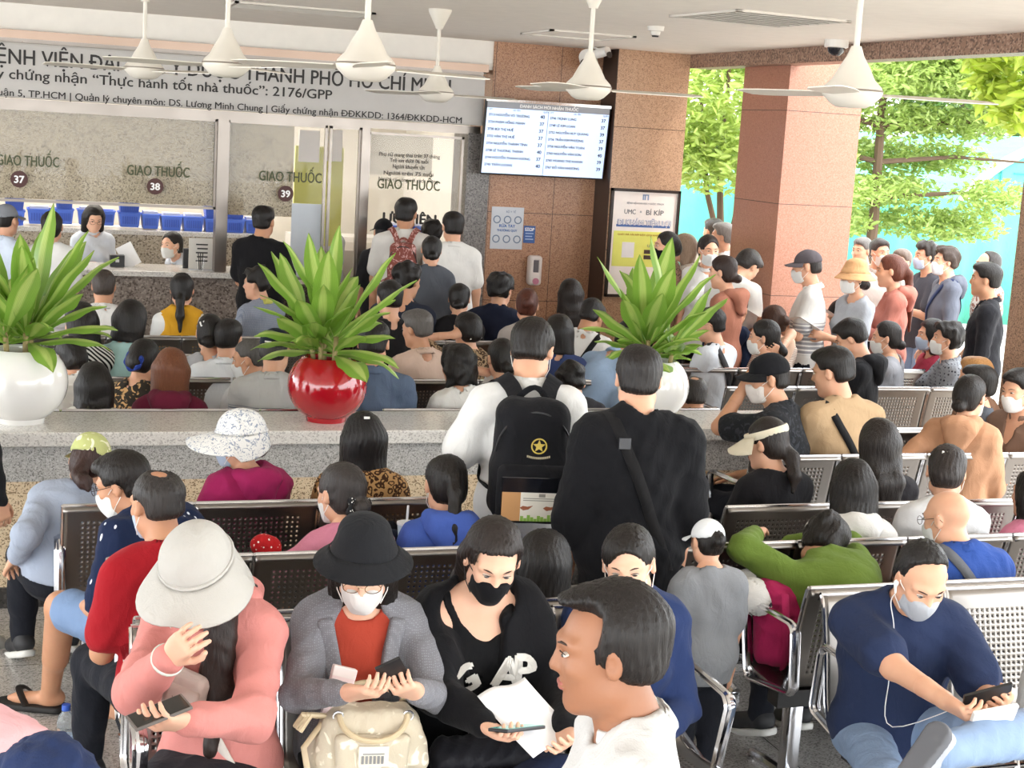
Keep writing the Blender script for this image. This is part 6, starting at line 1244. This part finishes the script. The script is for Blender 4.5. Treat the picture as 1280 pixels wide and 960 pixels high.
def phone(label, ctr, nml, up, c='#1d1d20', scr='#1a2a28', sz=(.073, .150, .009), lit=0.):
    z = nrm(nml); y = nrm(V3(up) - z * (V3(up) @ z)); x = np.cross(y, z); r = bpy.data.objects.new('smartphone', None); COL.objects.link(r); r.matrix_world = Matrix([[x[i], y[i], z[i], ctr[i]] for i in range(3)] + [[0, 0, 0, 1]]); tag(r, label, 'phone'); w, h, d = sz
    MB().box((-w / 2, -h / 2, -d), (w / 2, h / 2, 0), bev=.003).build('case', plain(c, .35), r); MB().box((-w / 2 + .004, -h / 2 + .006, 0), (w / 2 - .004, h / 2 - .006, .0008)).build('screen', plain(scr, .12, 0, .5, lit), r); return r
def smooth(pts, n=6):
    P_ = [V3(p_) for p_ in pts]; P_ = [P_[0]] + P_ + [P_[-1]]; out = []
    for i in range(1, len(P_) - 2):
        for k in range(n): t = k / n; out.append(.5 * (2 * P_[i] + (P_[i + 1] - P_[i - 1]) * t + (2 * P_[i - 1] - 5 * P_[i] + 4 * P_[i + 1] - P_[i + 2]) * t * t + (3 * P_[i] - P_[i - 1] - 3 * P_[i + 1] + P_[i + 2]) * t ** 3))
    return out + [P_[-2]]
def handtip(info, nm, d=.085): Wr, X, Nn, Y = info['hands'][nm]; return info['toW'](Wr + X * d * info['s'] + Nn * .022 * info['s'])
face = lambda info: info['toW'](info['hp'](0, .09, 0))
a, b = handtip(L2, 'L'), handtip(L2, 'R'); c = (a * .75 + b * .25) + V3(0, 0, .02); phone('dark phone held by the person in black bucket hat', c, face(L2) - c, V3(-.3, .6, .8))
# cream handbag on her lap
hc = L2['t1'](-.02, .325, .125); hc[2] = L2['J']['P'][2] + .085
r, Lp = acc('handbag', 'cream leather handbag with two handles on the lap of the grey blazer', 'handbag', L2, hc)
CREAM = cloth('#d9cdb6', 'floral', '#e8e0cd', 14., .5)
v, f = sdf_mesh([rbox((0, 0, .085), (.150, .075, .085), r=.05), cap((-.10, 0, .03), (.10, 0, .03), .075, k=.04), rbox((0, .012, .16), (.11, .05, .03), r=.02, k=.04)], .008, lambda X: noisef(X, 5, 26, .008, True)); mesh_np('bag_body', v, f, CREAM, r)
v, f = sdf_mesh([rbox((0, .082, .07), (.105, .022, .06), r=.02)], .007, lambda X: noisef(X, 6, 26, .005)); mesh_np('front_pocket', v, f, CREAM, r)
CRM = plain('#cbb997', .45)
for yy, dz in ((.055, 0), (-.05, .01)):
    hd_ = MB(); hd_.tube([(.095 * math.cos(a), yy + .055 * math.sin(a) * (1 if yy > 0 else -.6), .175 - .055 * math.sin(a) * (1 if yy > 0 else -.8)) for a in np.linspace(0, math.pi, 17)], .0085, 8); hd_.build('handle', CRM, r, True)
    for sx in (-1, 1): rg = MB(); rg.tube([(sx * .098 + .014 * math.cos(a), yy, .172 + .014 * math.sin(a)) for a in np.linspace(0, 2 * math.pi, 15)[:-1]], .003, 6, closed=True); rg.build('ring', M_CHROME, r, True)
MB().box((-.042, .103, .045), (.042, .110, .105), bev=.003).build('label_patch', plain('#e9e2d2', .5), r); m = MB(); [m.box((-.028 + k * .011, .110, .055), (-.021 + k * .011, .1125, .078)) for k in range(6)]; m.box((-.03, .110, .082), (.03, .1125, .085)); m.build('buckle_plate', M_STEEL, r)
MB().tube([(.14, .02, .14), (.19, .05, .08), (.17, .09, -.02), (.10, .13, -.07)], .012, 8, flat=(0, 0, 1)).build('shoulder_strap', CRM, r, True)
for k in range(3): MB().tube([(.13 + .01 * k, .02, .16), (.17 + .012 * k, .03, .17), (.20 + .006 * k, .03 - .02 * k, .12)], .008, 6).build('tassel', CRM, r, True)
bc = L2['toW'](hc + V3(.105, -.02, .16)); r = empty('pink_box', bc, .3, 'pale pink box standing in the cream handbag', 'box'); r.rotation_euler = (.25, -.25, math.atan2(L2['Rz'][1, 0], L2['Rz'][0, 0])); MB().box((-.034, -.02, -.02), (.034, .02, .125), bev=.004).build('carton', plain('#ead2d2', .5), r); MB().box((-.0345, -.0205, .095), (.0345, .0205, .126), bev=.004).build('lid', plain('#f0e3e0', .5), r)
# woman in black hoodie
J = L3; s = J['s']; t1, t2, hp = inlocal(J); T1, T2 = J['J']['T1'], J['J']['T2']
hz = grow(L3['torso'], .034)
for nm in 'LR':
    S, E, Wr = L3['arms'][nm]; hz += [cap(S, E, .074 * s, .072 * s, k=.05), cap(E, Wr, .070 * s, .046 * s, k=.03)]
hzt = grow(L3['torso'], .034) + [q__ for q__ in hz if q__['t'] == 'c' and q__['ra'] == .074 * s]
cutz = [half(-T1[:, 2], t1(0, 0, -.05)), cap(t2(0, .03, -.01), hp(0, .0, -.06) + T2[:, 2] * .1, .10 * s, .10 * s, k=.012, op='-'), rbox(t1(-.01, .22, .16), (.034 * s, .17 * s, .26 * s), (T1 @ roty(.12)).T, r=.02, k=.02, op='-'), ell(t2(.085, .085, .0), (.058 * s, .09 * s, .075 * s), T2.T, k=.02, op='-'), cap(t2(.02, .12, -.02), t1(-.01, .18, .26), .088 * s, .036 * s, k=.02, op='-')]
fold3 = lambda X: noisef(X, 52, 20, .010, True)
HOOD = cloth('#17171a'); v, f = sdf_mesh(hz + cutz, .0085, fold3); mesh_np('zip_hoodie', v, f, HOOD, L3['root'])
v, f = sdf_mesh([cap(t2(-.10, -.04, .0), t2(0, -.115, .0), .04 * s, .05 * s, k=.04), cap(t2(.12, -.05, -.02), t2(0, -.115, .0), .036 * s, .05 * s, k=.04), cap(t2(-.10, -.04, .0), t2(-.075, .07, -.05), .036 * s, .024 * s, k=.03), cap(t2(-.075, .07, -.05), t2(-.065, .11, -.13), .024 * s, .014 * s, k=.03)], .009, fold3); mesh_np('hood', v, f, HOOD, L3['root'])
LET = cloth('#d8d5cf')
for ch, cx, cz, rz in (('G', .078, .31, .42), ('A', -.066, .33, -.10), ('P', -.120, .335, -.03)):
    o = text(ch, .088, LET, L3['root'], (0, 0, 0), (0, 0, 0), align='CENTER', bold=.075, name='letter_patch'); n = len(o.data.vertices); vv = np.zeros(n * 3, np.float32); o.data.vertices.foreach_get('co', vv); vv = vv.reshape(-1, 3); ca, sa = math.cos(rz), math.sin(rz)
    x = -(vv[:, 0] * ca - (vv[:, 1] - .05) * sa); z = (vv[:, 0] * sa + (vv[:, 1] - .05) * ca)
    o0 = np.stack([t1(cx + a_ / s, 0, cz + b_ / s) for a_, b_ in zip(x, z)]); D = np.tile(T1[:, 1], (n, 1)); X = march(hzt, o0, D, .35); X = X + T1[:, 1] * (.011 + .5 * vv[:, 2:3]); o.data.vertices.foreach_set('co', X.astype(np.float32).ravel()); o.data.update()
zpts = [t1(.036 + .10 * max(0, z - .1), 0, z) for z in np.linspace(.02, .30, 12)]; X = march(hzt, np.array(zpts), np.tile(T1[:, 1], (12, 1)), .35, fold3); MB().tube([x_ - T1[:, 1] * .0 for x_ in X], .004, 6).build('zip', M_STEEL, L3['root'], True)
c = handtip(L3, 'R', .10) + V3(.03, 0, .012); ph3 = phone('phone with a lit green screen held by the black zip hoodie wearer', c, face(L3) - c + V3(0, -.1, .4), V3(.8, .5, .2), '#1b1b1e', '#3f8f86', (.075, .155, .010), .5)
pc = at_y(660, 898, 3.86); r = empty('paper_sheet', pc, -.1, 'white paper sheet on the lap of the black zip hoodie wearer', 'paper'); r.rotation_euler = (.38, -.1, .45)
nx = 12; v = [((i / nx - .5) * .19, (j / nx - .5) * .25, .012 * math.sin(i * .5) + .02 * (j / nx) ** 2) for j in range(nx + 1) for i in range(nx + 1)]; o = mesh_np('sheet', v, [(j * (nx + 1) + i, j * (nx + 1) + i + 1, (j + 1) * (nx + 1) + i + 1, (j + 1) * (nx + 1) + i) for j in range(nx) for i in range(nx)], plain('#f1f1f3', .8), r); o.modifiers.new('s', 'SOLIDIFY').thickness = .0012
qc = L3['t1'](0, .26, .11); r, Lp = acc('quilted_bag', 'black quilted jacket bundle on the lap of the zip hoodie wearer', 'jacket', L3, qc); v, f = sdf_mesh([cap((-.15, 0, 0), (.12, .02, .0), .055, .05, k=.04), cap((-.1, .05, -.02), (.14, .06, -.01), .045, k=.04)], .009, lambda X: noisef(X, 9, 30, .006) + .006 * np.abs(np.sin((X[..., 0] + X[..., 2]) * 70)).astype(np.float32)); mesh_np('quilted_cloth', v, f, cloth('#1d1d22', None, '#fff', 40., .5), r)
# woman in the white sunhat
c = handtip(L1, 'L', .10); phone('phone held low by the person in wide white sunhat', c + V3(0, 0, .01), V3(-.2, -.2, 1), V3(-1, -.3, 0), '#6a6460', '#23211f')
wc = L1['t1'](.0, .19, .33); r, Lp = acc('chest_bag', 'small pinkish white bag on the chest of the pink hooded top', 'bag', L1, wc); BG = cloth('#ded0c8', None, '#fff', 40., .6)
v, f = sdf_mesh([rbox((0, 0, 0), (.062, .03, .075), roty(.25), r=.03)], .007); mesh_np('bag_body', v, f, BG, r); v, f = sdf_mesh([rbox((0, .028, -.012), (.05, .014, .052), roty(.25), r=.012)], .007); mesh_np('front_pocket', v, f, BG, r)
m = MB(); [m.tube([(-.012 + .008 * k, .044, -.03), (-.008 + .008 * k, .044, .01 + .004 * (k % 2))], .0015, 5) for k in range(4)]; m.build('printed_emblem', plain('#9a8780', .6), r)
sash('pale strap round the trunk of the pink hooded top', L1, 1, cloth('#e6dcd2'), .015)
wr = L1['hands']['R'][0]; E_ = L1['arms']['R'][1]; dv = nrm(wr - E_); o1 = nrm(np.cross(dv, V3(0, 0, 1))); o2 = np.cross(dv, o1); p0 = wr - dv * .015; r, Lp = acc('bracelet', 'pale bracelet on the raised wrist of the pink hooded top wearer', 'bracelet', L1, p0); MB().tube([o1 * .041 * math.cos(a) + o2 * .041 * math.sin(a) for a in np.linspace(0, 2 * math.pi, 21)[:-1]], .0055, 8, closed=True).build('band', plain('#cfd8cd', .2), r, True)
# long dark hair falling over her shoulder
t1, t2, hp = inlocal(L1); s = L1['s']; fl = lambda X: noisef(X, 66, 60, .006)
v, f = sdf_mesh([cap(hp(-.06, -.03, .0), hp(-.075, .0, -.09), .034 * s, .034 * s, k=.03), cap(hp(-.075, .0, -.09), t1(-.085, .15, .34), .034 * s, .034 * s, k=.03), cap(t1(-.085, .15, .34), t1(-.07, .20, .17), .034 * s, .014 * s, k=.03), cap(hp(-.05, .02, -.05), t1(-.05, .17, .30), .024 * s, .018 * s, k=.03)], .007, fl); mesh_np('hair_lock', v, f, hairmat('#241a16'), L1['root'])
# man in navy tee
a, b = handtip(R1, 'L'), handtip(R1, 'R'); c = (a + b) / 2 + V3(0, -.01, .025); phone('dark phone in the hands of the person in navy tee', c, face(R1) - c, V3(.9, .3, .5), '#1f1d1c', '#15181a'); c2 = c - nrm(face(R1) - c) * .025 + V3(0, -.015, -.03); phone('white power bank held under the phone at the navy tee', c2, face(R1) - c2, V3(.9, .3, .4), '#e4e2dd', '#d6d4cf', (.07, .14, .014))
hp = R1['hp']; e0 = hp(.088, .008, -.012); r, Lp = acc('wired_earphone', 'white wired earphone worn with the navy tee', 'earphone', R1, e0); v, f = sdf_mesh([ell((0, 0, 0), (.008, .01, .01)), cap((.002, .003, 0), (.003, .01, -.03), .0035, k=.004)], .003); mesh_np('earbud', v, f, plain('#f0f0ee', .3), r); MB().tube(smooth([Lp(e0 + V3(.003, .01, -.03)), Lp(hp(.09, .03, -.09)), Lp(hp(.075, .09, -.16)), Lp(R1['t1'](.08, .19, .33)), Lp(R1['t1'](.06, .24, .16)), Lp(R1['toL'](c))]), .0016, 6).build('cable', plain('#ecebe8', .5), r, True)
# held and lying about
pk = at_y(330, 680, 5.47); r = empty('polka_dot_pouch', pk, 0, 'red pouch with white dots held by the person in pink top', 'pouch'); v, f = sdf_mesh([ell((0, 0, 0), (.052, .045, .042)), ell((.03, 0, -.02), .03, k=.03)], .007, lambda X: noisef(X, 8, 50, .006)); mesh_np('cloth', v, f, cloth('#c8282c', 'spots', '#f3ece6', 55.), r)
dc = at_y(508, 655, 5.62); r = empty('drink_cup', dc, 0, 'small drink cup with a white straw beside the blue hooded top', 'cup'); MB().lathe([(.028, -.09), (.036, 0), (.033, 0), (.026, -.085)], 20).build('cup', plain('#cfe0ee', .2), r, True); MB().lathe([(.038, 0), (.038, .008), (.0001, .010)], 20).build('lid', plain('#e9eef4', .3), r, True); MB().tube([(0, 0, -.05), (.004, 0, .075)], .005, 8).build('straw', plain('#f4f6f8', .4), r, True)
bc = at_y(478, 668, 5.7); r = empty('shoulder_bag', bc, .3, 'dark navy bag on the bench beside the blue hooded top', 'bag'); v, f = sdf_mesh([rbox((0, 0, -.09), (.13, .06, .10), r=.05)], .01, lambda X: noisef(X, 4, 25, .012)); mesh_np('bag_body', v, f, cloth('#232a40'), r); MB().tube([(-.09, 0, -.01), (-.03, .01, .045), (.05, .01, .03), (.1, 0, -.02)], .016, 8, flat=(0, 1, 0)).build('strap', cloth('#26262c'), r, True)
fc = at_y(612, 768, 4.80); r = empty('folded_scarf', fc, 0, 'white scarf with dark flowers on the bench behind the grey blazer', 'scarf'); v, f = sdf_mesh([cap((-.1, 0, -.02), (.08, .02, -.03), .055, .05), ell((.02, .03, .01), .05, k=.03)], .009, lambda X: noisef(X, 14, 45, .016)); mesh_np('cloth', v, f, cloth('#eceae7', 'floral', '#3d3f48', 30.), r)
# pink backpack and white cap on the bench
bp = V3(2.86, 4.98, .435); r = empty('backpack', bp, .2, 'raspberry pink backpack standing on the empty bench seat', 'backpack'); r.scale = (.86, .86, .86); PK = cloth('#b02a5a'); v, f = sdf_mesh([rbox((0, 0, .20), (.125, .085, .20), rotx(.12), r=.07), rbox((0, -.08, .13), (.10, .04, .10), rotx(.12), r=.035, k=.02)], .009, lambda X: noisef(X, 21, 28, .012, True)); mesh_np('bag_body', v, f, PK, r)
MB().tube([(-.05, .03, .385), (-.03, .05, .43), (.03, .05, .43), (.05, .03, .385)], .012, 8, flat=(0, 1, 0)).build('grab_handle', cloth('#d9b48a'), r, True)
for sx in (-1, 1): MB().tube([(sx * .07, -.10, .36), (sx * .09, -.15, .24), (sx * .08, -.15, .10), (sx * .05, -.11, .02)], .022, 8, flat=(0, 1, 0)).build('shoulder_strap', cloth('#d98aa0') if sx > 0 else PK, r, True)
MB().tube([(-.02, -.14, .06), (.02, -.16, .10), (.05, -.14, .04), (.0, -.15, .02), (-.02, -.14, .06)], .014, 8, flat=(0, 1, 0)).build('ribbon', cloth('#e0c8a8'), r, True)
cp = V3(2.74, 4.99, .70); r = empty('sports_hat', cp, .5, 'white cap with a tiny dark mark hung on the pink backpack', 'cap'); r.rotation_euler = (.5, -.9, .3); r.scale = (.85, .85, .85)
v, f = sdf_mesh([ell((0, 0, 0), (.09, .105, .09)), half((0, 0, -1), (0, 0, 0)), ell((0, 0, -.01), (.082, .097, .082), k=.002, op='-')], .007, lambda X: noisef(X, 3, 40, .004)); mesh_np('crown', v, f, cloth('#eeedea'), r)
n = 16; v = []; [v.append((rr_ * math.sin(a) * 1.0, -.03 + (rr_ + .005) * math.cos(a) * 1.05, .004 - .02 * abs(math.sin(a)) + dz)) for dz in (0, -.005) for rr_ in (.09, .16) for a in np.linspace(-1.0, 1.0, n)]
f = [(i, i + 1, n + i + 1, n + i) for i in range(n - 1)] + [(2 * n + i, 3 * n + i, 3 * n + i + 1, 2 * n + i + 1) for i in range(n - 1)] + [(n + i, n + i + 1, 3 * n + i + 1, 3 * n + i) for i in range(n - 1)]; mesh_np('bill', v, f, cloth('#f0efec'), r); MB().box((-.012, -.1, .03), (.012, -.094, .05)).build('mark', plain('#3a3d46', .6), r)
# bottle and sandals at lower left
bt = at_z(82, 948, 0); r = empty('water_bottle', bt, 0, 'clear plastic water bottle with a blue cap on the floor at lower left', 'bottle'); PET, _t2 = newmat('pet', '#dfe8ee', .08); _t2.b.inputs['Transmission Weight'].default_value = .9; _t2.b.inputs['IOR'].default_value = 1.3
MB().lathe([(.0001, .004), (.03, .0), (.033, .01), (.033, .05), (.030, .056), (.033, .062), (.033, .10), (.030, .106), (.033, .112), (.033, .14), (.028, .165), (.014, .185), (.013, .195)], 24).build('bottle', PET, r, True); MB().lathe([(.0001, .212), (.015, .212), (.016, .208), (.016, .19), (.0001, .19)], 20).build('bottle_cap', plain('#2f57b8', .4), r, True); MB().lathe([(.0336, .07), (.0336, .10)], 24).build('label', plain('#b8cfe6', .4), r, True)
M7 = who('person in navy print tee, shorts and glasses leaning forward')
A_ = M7['toL'](at_z(62, 872, .055)); th = V3(-.5, 1, 0); th = nrm(th); sx = V3(th[1], -th[0], 0); Mh_ = np.array([sx, th, (0, 0, 1)]); cf = V3(A_[0], A_[1], 0) + th * .075
v, f = sdf_mesh([cap(cf - th * .10 + V3(0, 0, .016), cf + th * .10 + V3(0, 0, .016), .046, .052, k=.01), half((0, 0, 1), (0, 0, .028)), half((0, 0, -1), (0, 0, .002))], .007); sd_ = mesh_np('sandal', v, f, plain('#1d1a19', .7), M7['root'])
MB().tube(smooth([cf - sx * .052 + th * .0 + V3(0, 0, .03), cf - sx * .03 + th * .035 + V3(0, 0, .075), cf + th * .05 + V3(0, 0, .085), cf + sx * .03 + th * .035 + V3(0, 0, .075), cf + sx * .052 + th * .0 + V3(0, 0, .03)]), .016, 8, flat=(0, 0, 1)).build('strap', plain('#1d1a19', .6), sd_, True)
# papers in hands of the queue
for st, nm, lab in (('person in grey cap and white shirt with striped sleeves before the pink pillar', 'L', 'white paper held by the person with striped sleeves'), ('person in coral hoodie standing right of the straw sunhat', 'L', 'pale pink paper held by the person in coral hoodie'), ('person in straw coloured sunhat and grey top standing before the hoarding', 'L', 'white slip held by the person in straw sunhat')):
    i = who(st); c = handtip(i, nm, .1) + V3(0, 0, .03); r = empty('paper_sheet', c, math.atan2(i['Rz'][1, 0], i['Rz'][0, 0]), lab, 'paper'); r.rotation_euler = (.5, .2, r.rotation_euler[2]); MB().box((-.075, -.02, -.001), (.075, .19, .001)).build('sheet', plain('#f4f2ee' if 'pink' not in lab else '#f0d6cc', .8), r)
i = who('person in black hooded jacket looking down at a phone'); c = handtip(i, 'L', .09); phone('phone held by the person in black hooded jacket', c + V3(0, 0, .02), face(i) - c, V3(0, 0, 1))
# clips, scrunchies and the like belong to their wearers
def clip(st, pts, r_, mat, nm='hair_clip', closed=False):
    i = who(st); MB().tube([i['hp'](*p_) for p_ in pts], r_, 6, closed=closed).build(nm, mat, i['root'], True)
PEARL = plain('#f0eeea', .25)
clip('person with a white star hair clip and grey top, seated before the mustard vest', [(-.05, -.09, .06), (-.035, -.10, .075), (-.03, -.105, .05), (-.05, -.10, .045), (-.06, -.09, .07)], .006, PEARL)
clip('person in white knit with a pearl hair clip', [(-.02, -.108, .06), (.0, -.114, .03), (.012, -.116, .0)], .007, PEARL); clip('person in white knit with a pearl hair clip', [(-.03, -.102, .075), (.01, -.106, .07)], .008, PEARL)
clip('person in dark top with a white hair clip, beside the cream visor', [(-.028, -.118, .0), (.028, -.118, .0)], .011, PEARL); clip('person in leopard scarf resting the head on one hand', [(-.05, -.10, -.055), (.05, -.10, -.05)], .007, PEARL)
clip('person in leopard print top seated before the low wall', [(-.012, -.095, .112), (.014, -.095, .112)], .006, PEARL)
for st, c_, p2, z_, rr_ in (('person in pink top with a spotted scrunchie', '#2a2a2c', '#f2efec', -.055, .05), ('person in floral top with a blue scrunchie, left of the maroon hoodie', '#2c4190', '#4a63b8', -.02, .052), ('person in navy top and white mask behind the walking person', '#b98468', '#cfa088', -.055, .045)):
    i = who(st); b_ = MB(); b_.tube([i['hp'](rr_ * math.cos(a), -.105 - .004 * math.sin(5 * a), z_ + rr_ * math.sin(a)) for a in np.linspace(0, 2 * math.pi, 31)[:-1]], [.012 + .005 * math.sin(6 * a) for a in np.linspace(0, 2 * math.pi, 31)[:-1]], 8, closed=True); b_.build('scrunchie', cloth(c_, 'spots', p2, 90.), i['root'], True)
# printed marks on caps
i = who('person in navy cap and grey polo with striped hem'); clip('person in navy cap and grey polo with striped hem', [(-.02, -.124, .055), (.02, -.124, .055)], .004, PEARL, 'cap_print')
